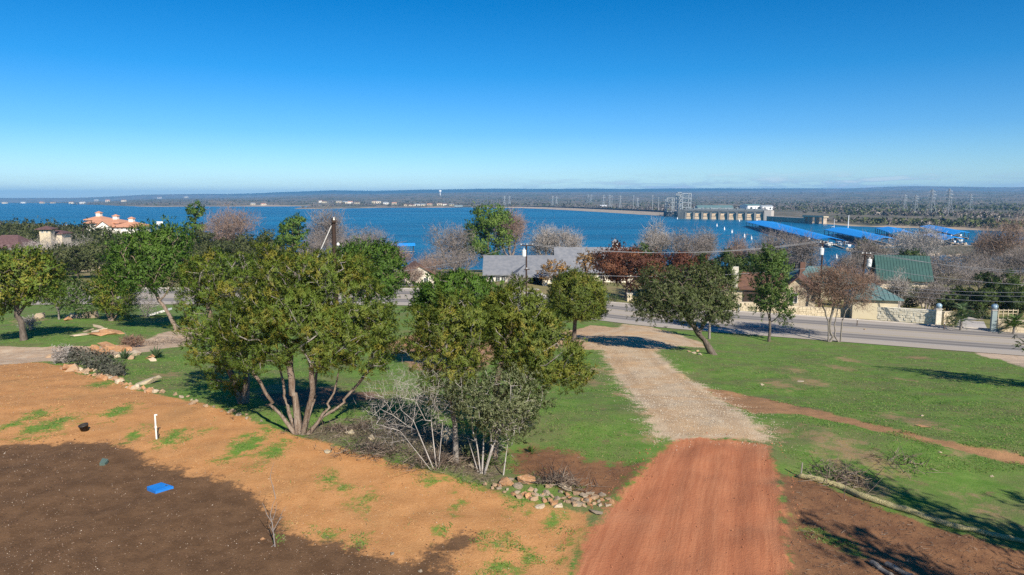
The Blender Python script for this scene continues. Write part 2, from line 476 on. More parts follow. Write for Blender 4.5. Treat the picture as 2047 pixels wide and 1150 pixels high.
def ground_material():
    m, g = new_mat('ground_surface')
    tc = g.n('ShaderNodeTexCoord').outputs['Object']
    flat = g.scale(tc, 1, 1, 0.0)
    n_f = g.noise(flat, 9.0, 5, 0.75)        # fine
    n_m = g.noise(flat, 1.7, 5, 0.65)        # medium
    n_l = g.noise(flat, 0.33, 4, 0.6)        # broad
    n_x = g.noise(flat, 28.0, 3, 0.7)        # grain
    wig = g.math('ADD', g.math('MULTIPLY', g.math('SUBTRACT', n_m, 0.5), 1.7), g.math('MULTIPLY', g.math('SUBTRACT', n_f, 0.5), 0.9))
    def at(k, amp=1.0, off=0.0, lo=-0.12, hi=0.12):
        v = g.math('ADD', g.attr(k).outputs['Fac'], g.math('MULTIPLY', wig, amp))
        if off: v = g.math('ADD', v, off)
        return g.ss(v, lo, hi)
    def two(a, b, n, lo=0.35, hi=0.65): return g.mix(g.ss(n, lo, hi), (*a, 1), (*b, 1))
    # lawn: fresh winter green with duller, drier passages
    col = two((0.096, 0.188, 0.030), (0.145, 0.228, 0.050), n_m)
    col = g.mix(g.ss(n_l, 0.40, 0.66), col, two((0.125, 0.165, 0.052), (0.165, 0.165, 0.070), n_f))
    col = g.mix(g.math('MULTIPLY', g.ss(n_x, 0.58, 0.72), 0.35), col, (0.05, 0.09, 0.022, 1))
    col = g.mix(g.math('MULTIPLY', g.ss(g.noise(flat, 0.9, 6, 0.75), 0.565, 0.66), 0.7), col, two((0.23, 0.15, 0.085), (0.17, 0.12, 0.075), n_f))
    col = g.mix(g.math('MULTIPLY', g.ss(g.noise(flat, 3.2, 6, 0.8), 0.52, 0.66), 0.45), col, two((0.20, 0.20, 0.075), (0.24, 0.17, 0.09), n_f))
    col = g.mix(g.math('MULTIPLY', at('spot', 2.2, -0.1, -0.4, 0.5), 0.75), col, two((0.36, 0.20, 0.095), (0.27, 0.20, 0.13), n_f))
    col = g.mix(g.math('MULTIPLY', at('litter', 1.8, -.2, -.4, .5), 0.8), col, two((0.135, 0.10, 0.070), (0.225, 0.175, 0.125), n_f))
    col = g.mix(at('bare2', 1.6, 0, -.3, .3), col, two((0.19, 0.105, 0.065), (0.13, 0.09, 0.06), n_f))
    col = g.mix(at('bare3', 1.6, 0, -.3, .3), col, two((0.42, 0.22, 0.11), (0.30, 0.20, 0.12), n_m))
    br = two((0.155, 0.078, 0.042), (0.235, 0.12, 0.06), n_m)
    br = g.mix(g.ss(n_x, 0.6, 0.75), br, (0.09, 0.05, 0.03, 1))
    col = g.mix(at('brownb', 1.6, 0, -.3, .3), col, br)
    orange = two((0.515, 0.258, 0.104), (0.445, 0.208, 0.078), n_m)
    straw = g.noise(g.scale(flat, 1, 3.5, 1), 16.0, 4, 0.75)
    orange = g.mix(g.math('MULTIPLY', g.ss(straw, 0.48, 0.68), 0.55), orange, (0.58, 0.37, 0.17, 1))
    orange = g.mix(g.math('MULTIPLY', g.ss(straw, 0.50, 0.36), 0.35), orange, (0.30, 0.14, 0.05, 1))
    orange = g.mix(g.math('MULTIPLY', g.ss(n_l, 0.5, 0.7), 0.6), orange, (0.36, 0.20, 0.085, 1))
    col = g.mix(at('pad', 0.55), col, orange)
    col = g.mix(at('ltrack', 0.6), col, two((0.50, 0.39, 0.28), (0.42, 0.29, 0.19), n_m))
    col = g.mix(at('track', 0.55), col, two((0.40, 0.22, 0.11), (0.30, 0.17, 0.085), n_m))
    col = g.mix(at('rshoulder', 0.9), col, two((0.52, 0.40, 0.30), (0.42, 0.32, 0.22), n_m))
    col = g.mix(at('brown', 0.6), col, br)
    col = g.mix(at('tuft', 1.5, -0.15, -0.2, 0.35), col, two((0.085, 0.19, 0.025), (0.17, 0.25, 0.05), n_f))
    col = g.mix(at('dirtfork', 0.7), col, two((0.50, 0.36, 0.23), (0.42, 0.26, 0.14), n_m))
    pal = g.n('ShaderNodeTexVoronoi', ins={'Vector': flat, 'Scale': 9.0})
    gr = two((0.46, 0.33, 0.205), (0.53, 0.40, 0.26), n_m)
    gr = g.mix(g.ss(n_x, 0.45, 0.70), gr, (0.58, 0.49, 0.37, 1))
    gr = g.mix(g.math('MULTIPLY', g.ss(pal.outputs['Distance'], 0.35, 0.6), 0.25), gr, (0.40, 0.29, 0.18, 1))
    gr = g.mix(g.math('MULTIPLY', g.ss(n_l, 0.45, 0.62), 0.7), gr, (0.46, 0.29, 0.15, 1))
    def band_at(k, c, w):      # compacted wheel tracks
        v = g.math('ADD', g.attr(k).outputs['Fac'], g.math('MULTIPLY', g.math('SUBTRACT', n_l, 0.5), 0.8))
        return g.math('SUBTRACT', 1.0, g.ss(g.math('ABSOLUTE', g.math('SUBTRACT', v, c)), w * 0.3, w))
    gr = g.mix(g.math('MULTIPLY', band_at('gravel', 0.85, 0.45), 0.55), gr, (0.40, 0.265, 0.15, 1))
    col = g.mix(at('gravel', 1.3, 0, -.3, .3), col, gr)
    sp2 = g.n('ShaderNodeSeparateXYZ', ins={0: tc})
    across = g.math('SUBTRACT', sp2.outputs[0], g.math('MULTIPLY', sp2.outputs[1], 0.36))     # the track runs slightly to the right
    lane = g.n('ShaderNodeCombineXYZ', ins={0: across, 1: g.math('MULTIPLY', sp2.outputs[1], 0.05), 2: 0.0})
    streak = g.noise(lane, 7.0, 5, 0.75)
    tyre = g.ss(g.noise(lane, 16.0, 3, 0.7), 0.50, 0.66)
    red = two((0.375, 0.140, 0.068), (0.455, 0.188, 0.094), streak)
    red = g.mix(g.math('MULTIPLY', tyre, 0.35), red, (0.27, 0.095, 0.048, 1))
    red = g.mix(g.math('MULTIPLY', g.ss(n_x, 0.55, 0.75), 0.5), red, (0.28, 0.095, 0.045, 1))
    red = g.mix(g.math('MULTIPLY', g.ss(n_l, 0.5, 0.7), 0.35), red, (0.46, 0.235, 0.13, 1))
    red = g.mix(g.math('MULTIPLY', band_at('red', 0.95, 0.5), 0.35), red, (0.30, 0.105, 0.052, 1))
    col = g.mix(at('red', 0.55, 0, -.12, .15), col, red)
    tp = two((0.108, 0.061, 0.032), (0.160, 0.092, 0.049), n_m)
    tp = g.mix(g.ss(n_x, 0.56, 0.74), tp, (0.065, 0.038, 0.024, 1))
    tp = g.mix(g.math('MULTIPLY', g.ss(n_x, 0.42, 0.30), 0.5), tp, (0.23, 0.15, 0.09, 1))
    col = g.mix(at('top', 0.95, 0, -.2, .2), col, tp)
    # beyond the road: winter lawns and dormant scrub
    sep = g.n('ShaderNodeSeparateXYZ', ins={0: tc})
    fy = g.attr('beyond').outputs['Fac']
    yard = two((0.16, 0.17, 0.06), (0.25, 0.20, 0.10), g.noise(flat, 0.12, 5, 0.65))
    col = g.mix(g.ss(fy, 0.0, 3.0), col, yard)
    fn = g.noise(g.scale(flat, 1, 0.7, 1), 0.012, 8, 0.72)
    fm = g.noise(g.scale(flat, 1, 0.6, 1), 0.0028, 5, 0.6)
    scrub = g.mix(g.ss(fn, 0.42, 0.60), (0.085, 0.085, 0.055, 1), (0.20, 0.165, 0.125, 1))
    scrub = g.mix(g.ss(fm, 0.50, 0.62), scrub, g.mix(g.ss(fn, 0.4, 0.6), (0.065, 0.080, 0.042, 1), (0.12, 0.115, 0.075, 1)))
    scrub = g.mix(g.math('MULTIPLY', g.ss(g.noise(flat, 0.009, 4, 0.6), 0.54, 0.64), 0.75), scrub, (0.25, 0.19, 0.12, 1))
    col = g.mix(g.ss(fy, 150.0, 260.0), col, scrub)
    hill = g.mix(g.ss(fn, 0.40, 0.62), (0.018, 0.040, 0.028, 1), (0.045, 0.062, 0.045, 1))
    col = g.mix(g.ss(g.attr('beyond').outputs['Fac'], 8300, 8900), col, hill)
    # pale sand along the waterline
    col = g.mix(g.math('MULTIPLY', g.ss(g.attr('shore').outputs['Fac'], 0.25, 1.0), 0.9), col, two((0.50, 0.38, 0.25), (0.36, 0.27, 0.18), g.noise(flat, 0.05, 4, 0.6)))
    b = g.n('ShaderNodeBsdfPrincipled', ins={'Base Color': col, 'Roughness': 0.95, 'Specular IOR Level': 0.1})
    h = g.math('ADD', g.math('MULTIPLY', n_f, 0.6), g.math('MULTIPLY', n_x, 0.5))
    bn = g.n('ShaderNodeBump', ins={'Strength': 0.5, 'Distance': 0.08, 'Height': h})
    g.put(b.inputs['Normal'], bn.outputs[0])
    g.n('ShaderNodeOutputMaterial', ins={0: b.outputs[0]})
    return m
M['ground'] = ground_material()
A['beyond'] = np.where(VY > 60, VY - road_near(VX) - ROAD_W - 0.4, -50)
sh = np.zeros(len(VX)); fm_ = VY > 130
dl = np.maximum(-sdf(P2[fm_], LAKE), sdf(P2[fm_], SPIT))
wid = np.where(VY[fm_] > 420, 18.0, 5.0)
sh[fm_] = np.where(dl < wid, 1.0, np.clip(1 - (dl - wid) / wid, 0, 1)); A['shore'] = sh

nx, ny = len(xs), len(ys)
ii, jj = np.meshgrid(np.arange(nx - 1), np.arange(ny - 1))
q = (jj * nx + ii).ravel()
quads = np.stack([q, q + 1, q + nx + 1, q + nx], 1)
def fa(k): return A[k][quads].mean(1)
cls = np.zeros(len(quads), int)                       # 0 lawn
fy = VY[quads].mean(1); fb = fa('beyond')
cls[fb > 0] = 1                                       # far side land
cls[(fb > 150) & (fy > 420)] = 2                      # plain beyond the lake
cls[fy > 8400] = 3                                    # hills
near_f = fy < 118
cls[near_f & (fa('pad') > 0)] = 4
cls[near_f & ((fa('track') > 0) | (fa('ltrack') > 0) | (fa('brown') > 0) | (fa('brownb') > 0))] = 5
cls[near_f & ((fa('gravel') > 0) | (fa('dirtfork') > 0))] = 6
cls[near_f & (fa('red') > 0)] = 7
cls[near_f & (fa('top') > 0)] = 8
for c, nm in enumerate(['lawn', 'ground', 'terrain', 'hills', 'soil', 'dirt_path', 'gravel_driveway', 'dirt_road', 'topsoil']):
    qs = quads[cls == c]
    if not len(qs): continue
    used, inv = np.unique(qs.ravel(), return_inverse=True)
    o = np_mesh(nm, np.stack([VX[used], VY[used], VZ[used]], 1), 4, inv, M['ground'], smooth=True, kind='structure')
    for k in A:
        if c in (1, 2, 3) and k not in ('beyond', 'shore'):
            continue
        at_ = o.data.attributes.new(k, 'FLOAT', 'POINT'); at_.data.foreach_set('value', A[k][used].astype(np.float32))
    if c in (1, 2, 3):
        for k in A:
            if k not in ('beyond', 'shore'):
                at_ = o.data.attributes.new(k, 'FLOAT', 'POINT'); at_.data.foreach_set('value', np.full(len(used), -9, np.float32))

# ------------------------------------------------------------------ the lake
def water_material():
    m, g = new_mat('lake_water')
    tc = g.n('ShaderNodeTexCoord').outputs['Object']
    v = g.scale(tc, 0.55, 1.0, 1)
    w1 = g.noise(v, 0.30, 4, 0.65)
    w2 = g.noise(v, 0.06, 3, 0.6)
    gust = g.noise(g.scale(tc, 0.16, 1, 1), 0.016, 6, 0.7)
    col = g.mix(g.ss(gust, 0.35, 0.65), (0.001, 0.062, 0.130, 1), (0.002, 0.128, 0.240, 1))
    b = g.n('ShaderNodeBsdfPrincipled', ins={'Base Color': col, 'Roughness': 0.32, 'IOR': 1.33, 'Specular IOR Level': 0.38})
    h = g.math('ADD', g.math('MULTIPLY', w1, 0.5), g.math('MULTIPLY', w2, 1.2))
    bn = g.n('ShaderNodeBump', ins={'Strength': 1.0, 'Distance': 1.6, 'Height': h})
    g.put(b.inputs['Normal'], bn.outputs[0])
    g.n('ShaderNodeOutputMaterial', ins={0: b.outputs[0]})
    return m
M['water'] = water_material()
lk = MB().poly([(-5200, 150, WATER), (1500, 150, WATER), (1500, 3800, WATER), (-5200, 3800, WATER)], [(0, 1, 2, 3)]).build('lake_water', M['water'])
tag(lk, kind='structure')

# ------------------------------------------------------------------ the road
def road_material():
    m, g = new_mat('road_surface')
    tc = g.n('ShaderNodeTexCoord').outputs['Object']
    v = g.attr('across').outputs['Fac']; s = g.attr('along').outputs['Fac']
    flow = g.n('ShaderNodeCombineXYZ', ins={0: g.math('MULTIPLY', s, 0.05), 1: v, 2: 0.0})
    n1 = g.noise(flow, 1.2, 5, 0.65)
    n2 = g.noise(tc, 14.0, 3, 0.7)
    vv = g.math('ADD', v, g.math('MULTIPLY', g.math('SUBTRACT', n1, 0.5), 0.9))
    # shoulder | worn lane | centre turning lane | worn lane | shoulder
    lanes = g.math('MULTIPLY', g.ss(vv, 2.7, 3.6), g.math('SUBTRACT', 1.0, g.ss(vv, 6.2, 7.2)))
    lanes2 = g.math('MULTIPLY', g.ss(vv, 12.0, 12.8), g.math('SUBTRACT', 1.0, g.ss(vv, 15.6, 16.6)))
    ln = g.math('MAXIMUM', lanes, lanes2)
    base = g.mix(g.ss(n2, 0.4, 0.6), (0.40, 0.35, 0.295, 1), (0.34, 0.30, 0.255, 1))
    base = g.mix(g.math('MULTIPLY', g.ss(n1, 0.4, 0.7), 0.4), base, (0.44, 0.40, 0.35, 1))
    col = g.mix(g.math('MULTIPLY', ln, 0.75), base, (0.215, 0.20, 0.19, 1))
    def line(c, w): return g.math('SUBTRACT', 1.0, g.ss(g.math('ABSOLUTE', g.math('SUBTRACT', vv, c)), w * 0.4, w))
    tracks = g.math('MAXIMUM', g.math('MAXIMUM', line(4.1, 0.5), line(5.9, 0.5)), g.math('MAXIMUM', line(13.2, 0.5), line(15.1, 0.5)))
    col = g.mix(g.math('MULTIPLY', tracks, 0.65), col, (0.125, 0.12, 0.118, 1))
    b = g.n('ShaderNodeBsdfPrincipled', ins={'Base Color': col, 'Roughness': 0.9, 'Specular IOR Level': 0.05})
    bn = g.n('ShaderNodeBump', ins={'Strength': 0.2, 'Distance': 0.02, 'Height': n2})
    g.put(b.inputs['Normal'], bn.outputs[0])
    g.n('ShaderNodeOutputMaterial', ins={0: b.outputs[0]})
    return m
M['road'] = road_material()
rxs = np.arange(-260, 150, 1.0)
RC = np.stack([rxs, road_near(rxs)], 1)
tg = np.gradient(RC, axis=0); tg /= np.linalg.norm(tg, axis=1)[:, None]
# the strip runs across in the depth direction so that it stays within the graded bed
def strip(name, v0, v1, lift, mat, nseg=8):
    vs = np.linspace(v0, v1, nseg + 1)
    X = np.repeat(RC[:, 0][:, None], nseg + 1, 1); Y = RC[:, 1][:, None] + vs[None]
    Zz = T(X.ravel(), Y.ravel(), False) + lift
    n_, k = X.shape
    a, b = np.meshgrid(np.arange(k - 1), np.arange(n_ - 1)); i0 = (b * k + a).ravel()
    o = np_mesh(name, np.stack([X.ravel(), Y.ravel(), Zz], 1), 4, np.stack([i0, i0 + k, i0 + k + 1, i0 + 1], 1).ravel(), mat, smooth=True)
    at_ = o.data.attributes.new('across', 'FLOAT', 'POINT'); at_.data.foreach_set('value', np.tile(vs, n_).astype(np.float32))
    at_ = o.data.attributes.new('along', 'FLOAT', 'POINT'); at_.data.foreach_set('value', X.ravel().astype(np.float32))
    return o
tag(strip('road', 0.0, ROAD_W, 0.05, M['road']), kind='structure')
M['yellow'] = pm('yellow_road_paint', (0.42, 0.33, 0.12), (0.36, 0.30, 0.17), 3, 0.8)
M['white_paint'] = pm('worn_white_paint', (0.50, 0.48, 0.45), (0.42, 0.40, 0.37), 3, 0.8)
for nm, c, mt in (('yellow_line', 7.6, 'yellow'), ('yellow_line', 11.7, 'yellow'), ('edge_line', 3.0, 'white_paint'), ('edge_line', 16.4, 'white_paint')):
    tag(strip(nm, c - 0.09, c + 0.09, 0.058, M[mt], 1), kind='structure')
# kerb on the far side
M['concrete'] = pm('concrete', (0.50, 0.46, 0.41), (0.42, 0.38, 0.34), 2.0, 0.9, 0.2)
kb = MB()
def Rp(x, v, h): return (x, float(road_near(x)) + v, float(T(x, float(road_near(x)) + v, False)[0]) + h)
for x in np.arange(-120, 120, 3.0):
    a, b = x, x + 3.0
    kb.poly([Rp(a, ROAD_W - .02, -.05), Rp(b, ROAD_W - .02, -.05), Rp(b, ROAD_W + .25, -.05), Rp(a, ROAD_W + .25, -.05),
             Rp(a, ROAD_W, .18), Rp(b, ROAD_W, .18), Rp(b, ROAD_W + .25, .18), Rp(a, ROAD_W + .25, .18)],
            [(4, 5, 6, 7), (0, 1, 5, 4), (2, 3, 7, 6)])
tag(kb.build('kerb', M['concrete']), kind='structure')
# ------------------------------------------------------------------ trees
PAL = {   # (colour, weight)
 'juniper': [((0.108, 0.173, 0.022), 4), ((0.162, 0.206, 0.027), 3), ((0.262, 0.231, 0.035), 2), ((0.070, 0.119, 0.021), 2)],
 'juniper_mix': [((0.114, 0.169, 0.025), 5), ((0.160, 0.192, 0.030), 4), ((0.239, 0.211, 0.034), 2), ((0.085, 0.125, 0.021), 2)],
 'juniper_olive': [((0.128, 0.171, 0.027), 5), ((0.188, 0.205, 0.032), 4), ((0.257, 0.217, 0.039), 1), ((0.080, 0.112, 0.021), 3)],
 'juniper_green': [((0.076, 0.151, 0.019), 5), ((0.107, 0.179, 0.025), 3), ((0.048, 0.095, 0.015), 2)],
 'oak': [((0.088, 0.114, 0.037), 4), ((0.125, 0.150, 0.055), 3), ((0.163, 0.179, 0.077), 1), ((0.060, 0.078, 0.029), 2)],
 'oak_far': [((0.083, 0.101, 0.033), 4), ((0.115, 0.127, 0.050), 3), ((0.057, 0.072, 0.026), 2)],
 'elm': [((0.090, 0.152, 0.032), 4), ((0.062, 0.112, 0.023), 3), ((0.130, 0.176, 0.043), 2)],
 'pine': [((0.106, 0.189, 0.026), 4), ((0.075, 0.137, 0.024), 3), ((0.150, 0.221, 0.041), 2)],
 'rust': [((0.160, 0.060, 0.034), 4), ((0.115, 0.046, 0.030), 3), ((0.210, 0.090, 0.045), 2)],
 'yellow': [((0.40, 0.215, 0.055), 4), ((0.30, 0.17, 0.05), 2), ((0.22, 0.14, 0.06), 2)],
 'bare': [((0.215, 0.185, 0.172), 4), ((0.27, 0.235, 0.215), 3), ((0.165, 0.142, 0.132), 3)],
 'bare_red': [((0.25, 0.175, 0.140), 4), ((0.30, 0.205, 0.155), 3), ((0.19, 0.14, 0.12), 2)],
 'bare_grey': [((0.34, 0.30, 0.275), 4), ((0.42, 0.38, 0.35), 2), ((0.25, 0.22, 0.20), 2)],
 'bare_brown': [((0.19, 0.115, 0.085), 4), ((0.26, 0.16, 0.105), 3), ((0.14, 0.095, 0.075), 2)],
 'round': [((0.110, 0.150, 0.022), 4), ((0.163, 0.182, 0.029), 4), ((0.206, 0.176, 0.034), 1), ((0.075, 0.111, 0.019), 2)],
 'shrub_grey': [((0.155, 0.178, 0.080), 4), ((0.205, 0.218, 0.112), 3), ((0.112, 0.132, 0.058), 3)],
 'sage': [((0.102, 0.105, 0.078), 4), ((0.136, 0.136, 0.102), 3), ((0.071, 0.073, 0.054), 3)],
 'dark': [((0.056, 0.088, 0.022), 4), ((0.081, 0.120, 0.029), 3), ((0.037, 0.060, 0.018), 2)],
 'palm': [((0.095, 0.150, 0.065), 4), ((0.150, 0.195, 0.100), 2), ((0.070, 0.110, 0.050), 2)],
}
def pal_pick(rng, name, n):
    p = PAL[name]; w = np.array([x[1] for x in p], float); w /= w.sum()
    c = np.array([x[0] for x in p])
    i = rng.choice(len(p), n, p=w)
    return c[i] * (0.9 + 0.2 * rng.rand(n, 1))

def leaves_mesh(rng, centers, dirs, cr, n_sub, n_leaf, L, W, pal, flat=0.8, tidy=0.8, clump_pal=0.7, ctrs=None):
    """triangular leaf sprays around clump centres"""
    nc = len(centers)
    cc = pal_pick(rng, pal, nc)
    S = np.repeat(centers, n_sub, 0) + rng.randn(nc * n_sub, 3) * cr * np.array([1, 1, flat])
    D = np.repeat(dirs, n_sub, 0) + rng.randn(nc * n_sub, 3) * tidy
    D /= np.linalg.norm(D, axis=1)[:, None] + 1e-9
    ns = len(S)
    C = np.repeat(S, n_leaf, 0) + np.repeat(D, n_leaf, 0) * (rng.rand(ns * n_leaf, 1) - 0.3) * L * 1.6 + rng.randn(ns * n_leaf, 3) * L * 0.30
    d = np.repeat(D, n_leaf, 0) + rng.randn(ns * n_leaf, 3) * 0.55
    d /= np.linalg.norm(d, axis=1)[:, None] + 1e-9
    s = np.cross(d, rng.randn(ns * n_leaf, 3)); s /= np.linalg.norm(s, axis=1)[:, None] + 1e-9
    sc = 0.7 + 0.6 * rng.rand(len(C), 1)
    # leaf faces turn outward, and their shading follows the roundness of the clump
    ctr = np.repeat(centers if ctrs is None else ctrs, n_sub * n_leaf, 0)
    cl0 = np.repeat(centers, n_sub * n_leaf, 0)
    o1 = C - ctr; o1 /= np.linalg.norm(o1, axis=1)[:, None] + 1e-9
    o2 = C - cl0; o2 /= np.linalg.norm(o2, axis=1)[:, None] + 1e-9
    ng = np.cross(s, d); ng /= np.linalg.norm(ng, axis=1)[:, None] + 1e-9
    oo = o1 * 0.55 + o2 * 0.55 + np.array([0, 0, 0.22])
    fl = np.where((ng * oo).sum(1) < 0, -1.0, 1.0)[:, None]
    s = s * fl; ng = ng * fl
    nr = oo + ng * 0.28; nr /= np.linalg.norm(nr, axis=1)[:, None] + 1e-9
    v = np.stack([C - s * W * sc * 0.5, C + s * W * sc * 0.5, C + d * L * sc], 1).reshape(-1, 3)
    col = np.repeat(cc, n_sub * n_leaf, 0) * clump_pal + pal_pick(rng, pal, len(C)) * (1 - clump_pal)
    return v, np.repeat(col, 3, 0), np.repeat(nr, 3, 0)

def wood_mesh(nodes, parent, rad, n=5):
    """tapered tubes along a branch graph; rings shared along the main line"""
    N = len(nodes); kids = [[] for _ in range(N)]
    for i in range(1, N):
        if parent[i] >= 0: kids[parent[i]].append(i)
    V = []; F = []; OW = []
    def ring(p, d, r):
        d = d / (np.linalg.norm(d) + 1e-9)
        u = np.cross(d, [0.31, 0.17, 0.93] if abs(d[2]) < 0.9 else [1, 0.1, 0]); u /= np.linalg.norm(u) + 1e-9
        w = np.cross(d, u); b = len(V)
        for k in range(n):
            t = 2 * math.pi * k / n
            V.append(p + (u * math.cos(t) + w * math.sin(t)) * r)
        return b
    rings = {}
    stack = [i for i in range(N) if parent[i] < 0]
    for r0 in stack:
        k = kids[r0]
        d = nodes[k[0]] - nodes[r0] if k else np.array([0, 0, 1.])
        rings[r0] = ring(nodes[r0], d, rad[r0])
    order = list(stack)
    while order:
        i = order.pop()
        if not kids[i]: continue
        main = max(kids[i], key=lambda c: rad[c])
        for c in kids[i]:
            dv = nodes[c] - nodes[i]
            kk = kids[c]
            if kk:
                mk = max(kk, key=lambda q: rad[q]); dd = dv / (np.linalg.norm(dv) + 1e-9) + (nodes[mk] - nodes[c]) / (np.linalg.norm(nodes[mk] - nodes[c]) + 1e-9)
            else: dd = dv
            a = rings[i] if c == main else ring(nodes[i], dv, min(rad[c] * 1.15, rad[i]))
            b = ring(nodes[c], dd, rad[c]); rings[c] = b
            # align: rings use the same frame rule; pick the best twist
            va = np.array(V[a:a + n]); vb = np.array(V[b:b + n])
            off = min(range(n), key=lambda o: ((va - np.roll(vb, -o, 0)) ** 2).sum())
            for k2 in range(n):
                F += [a + k2, a + (k2 + 1) % n, b + (k2 + 1 + off) % n, b + (k2 + off) % n]; OW.append(c)
            order.append(c)
    return np.array(V), F, np.array(OW)

def grow(rng, trunks, clumps, step, sag=0.1, up=0.25):
    """branch graph from trunk lines to every clump centre"""
    nodes = []; par = []; tid = []
    for ti, tr in enumerate(trunks):
        tr = [np.array(p, float) for p in tr]
        prev = -1
        if nodes and np.linalg.norm(tr[0] - nodes[0]) > 0.6 * step:
            dd = [np.linalg.norm(tr[0] - q) for q in nodes]; prev = int(np.argmin(dd)) if min(dd) < 0.6 else -1
        for a, b in zip(tr[:-1], tr[1:]):
            k = max(1, int(np.linalg.norm(b - a) / step))
            for q in range(k + 1 if prev == -1 else k):
                t = q / k if prev == -1 else (q + 1) / k
                p = a + (b - a) * t
                if 0 < t < 1: p = p + rng.randn(3) * step * 0.10
                nodes.append(p); par.append(prev); tid.append((ti, (np.linalg.norm(p - tr[0])) / (np.linalg.norm(tr[-1] - tr[0]) + 1e-6))); prev = len(nodes) - 1
    ntr = len(nodes)
    base_d = [0.0] * len(nodes)
    for i in range(len(nodes)):
        base_d[i] = 0 if par[i] < 0 else base_d[par[i]] + np.linalg.norm(nodes[i] - nodes[par[i]])
    low = max(p[-1][2] for p in trunks) * 0.35
    root = np.array(nodes[0])
    order = np.argsort(np.linalg.norm(clumps - np.mean([t[-1] for t in trunks], 0), axis=1))
    tips = []
    NA = np.zeros((len(nodes) + len(clumps) * 14, 3)); NA[:len(nodes)] = nodes
    DA = np.zeros(len(NA)); DA[:len(nodes)] = base_d
    PEN = np.zeros(len(NA)); PEN[:len(nodes)] = np.maximum(low - NA[:len(nodes), 2], 0) * 3
    cnt = len(nodes)
    for ci in order:
        P = clumps[ci]
        dv = P - NA[:cnt]
        dist = np.linalg.norm(dv, axis=1)
        cost = dist + 0.22 * DA[:cnt] + PEN[:cnt] + 0.5 * np.maximum(-dv[:, 2], 0)
        b = int(np.argmin(cost)); d0 = dist[b]
        k = min(12, max(1, int(round(d0 / step))))
        prev = b; A0 = NA[b].copy()
        bow = rng.randn(3) * d0 * 0.09 + np.array([0, 0, d0 * up * 0.3])
        for q in range(1, k + 1):
            t = q / k
            p = A0 + (P - A0) * t + bow * math.sin(math.pi * t) + (rng.randn(3) * min(step, .4) * 0.06 if q < k else 0)
            NA[cnt] = p; DA[cnt] = DA[prev] + np.linalg.norm(p - NA[prev]); par.append(prev); prev = cnt; cnt += 1
            PEN[cnt - 1] = 0
        tips.append(prev)
    nodes = NA[:cnt]
    w = np.zeros(cnt)
    for t in tips: w[t] += 1
    for i in range(cnt - 1, -1, -1):
        if w[i] == 0: w[i] = 0.6
        if par[i] >= 0: w[par[i]] += w[i] * (1 if i >= ntr or True else 0)
    return nodes, par, w, tid

def tree(name, label, cat, base, trunks, lobes, pal='oak', n_clump=120, cr=0.35, n_sub=6, n_leaf=5, L=0.14, W=0.05, r_base=0.2, r_tip=0.012,
         step=0.5, bark='bark_dark', seed=1, shell=0.55, group=None, upb=0.5, tidy=0.7, flat=0.8, bare_frac=0.0, mat='leaf', sides=5, rz=0.0, bare_clumps=None, exp=0.5, up=0.25, clump_pal=0.8, zmin=0.0, twig_bark=None):
    rng = np.random.RandomState(seed)
    root = empty(name, base, rz, label, cat, group)
    vol = np.array([(r[0] * r[1] * r[2]) ** 0.667 for c, r in lobes]); vol /= vol.sum()
    li = rng.choice(len(lobes), n_clump, p=vol)
    u = rng.randn(n_clump, 3); u /= np.linalg.norm(u, axis=1)[:, None]
    f = shell + (1 - shell) * rng.rand(n_clump, 1) ** 0.6
    keep = rng.rand(n_clump) >= bare_frac
    f = f * np.where(rng.rand(n_clump, 1) < 0.18, 1 + 0.22 * rng.rand(n_clump, 1), 1.0)
    f = np.where(keep[:, None], f, np.minimum(f, 1) * 0.78)
    LC = np.array([lobes[i][0] for i in li], float); LR = np.array([lobes[i][1] for i in li], float)
    cl = LC + u * f * LR
    cl[:, 2] = np.maximum(cl[:, 2], max(zmin, 0.12) + 0.2 * rng.rand(n_clump))
    out = u * 0.8 + np.array([0, 0, upb]); out /= np.linalg.norm(out, axis=1)[:, None]
    gc = cl if bare_clumps is None else np.concatenate([cl, np.asarray(bare_clumps, float)])
    nodes, par, w, tid = grow(rng, trunks, gc, step, up=up)
    ntr = len(tid)
    w0 = max(w[i] for i in range(len(par)) if par[i] < 0)
    rad = r_tip + (r_base - r_tip) * np.clip(w / w0, 0, 1) ** exp
    # drawn trunks keep a body of their own; root flare
    for i in range(ntr):
        h = nodes[i][2]; tb = trunks[tid[i][0]][0][2]
        rad[i] = max(rad[i], r_base * (0.62 if tb < 0.5 else 0.42) * (1 - 0.72 * min(tid[i][1], 1)))
        if h < r_base * 3: rad[i] *= 1 + 0.45 * (1 - max(h, 0) / (r_base * 3))
    for i in range(ntr):
        if par[i] < 0: nodes[i][2] -= 0.25
    V, F, OW = wood_mesh(nodes, par, rad, sides)
    Fa = np.array(F).reshape(-1, 4)
    tn = np.array([t[0] for t in tid])
    own = np.where(OW < ntr, tn[np.minimum(OW, ntr - 1)], -1)
    for k in range(-1, len(trunks)):
        sel = own == k
        if not sel.any(): continue
        us, inv = np.unique(Fa[sel].ravel(), return_inverse=True)
        nm = 'branches' if k < 0 else ('trunk' if trunks[k][0][2] < 0.5 else 'limb')
        np_mesh(nm, V[us], 4, inv, M[(twig_bark or bark) if k < 0 else bark], root, smooth=True)
    if keep.any() and n_sub > 0:
        bare = pal.startswith('bare')
        ctr = np.average(LC, 0, LR[:, 0])
        v, c, nr = leaves_mesh(rng, cl[keep], out[keep], cr, n_sub, n_leaf, L, W, pal, flat, tidy, clump_pal, (LC * 0.6 + ctr * 0.4)[keep])
        v[:, 2] = np.maximum(v[:, 2], 0.02)
        np_mesh('twig_sprays' if bare else 'crown', v, 3, np.arange(len(v)), M[mat], root, tint=c, normals=None if bare else nr)
    return root

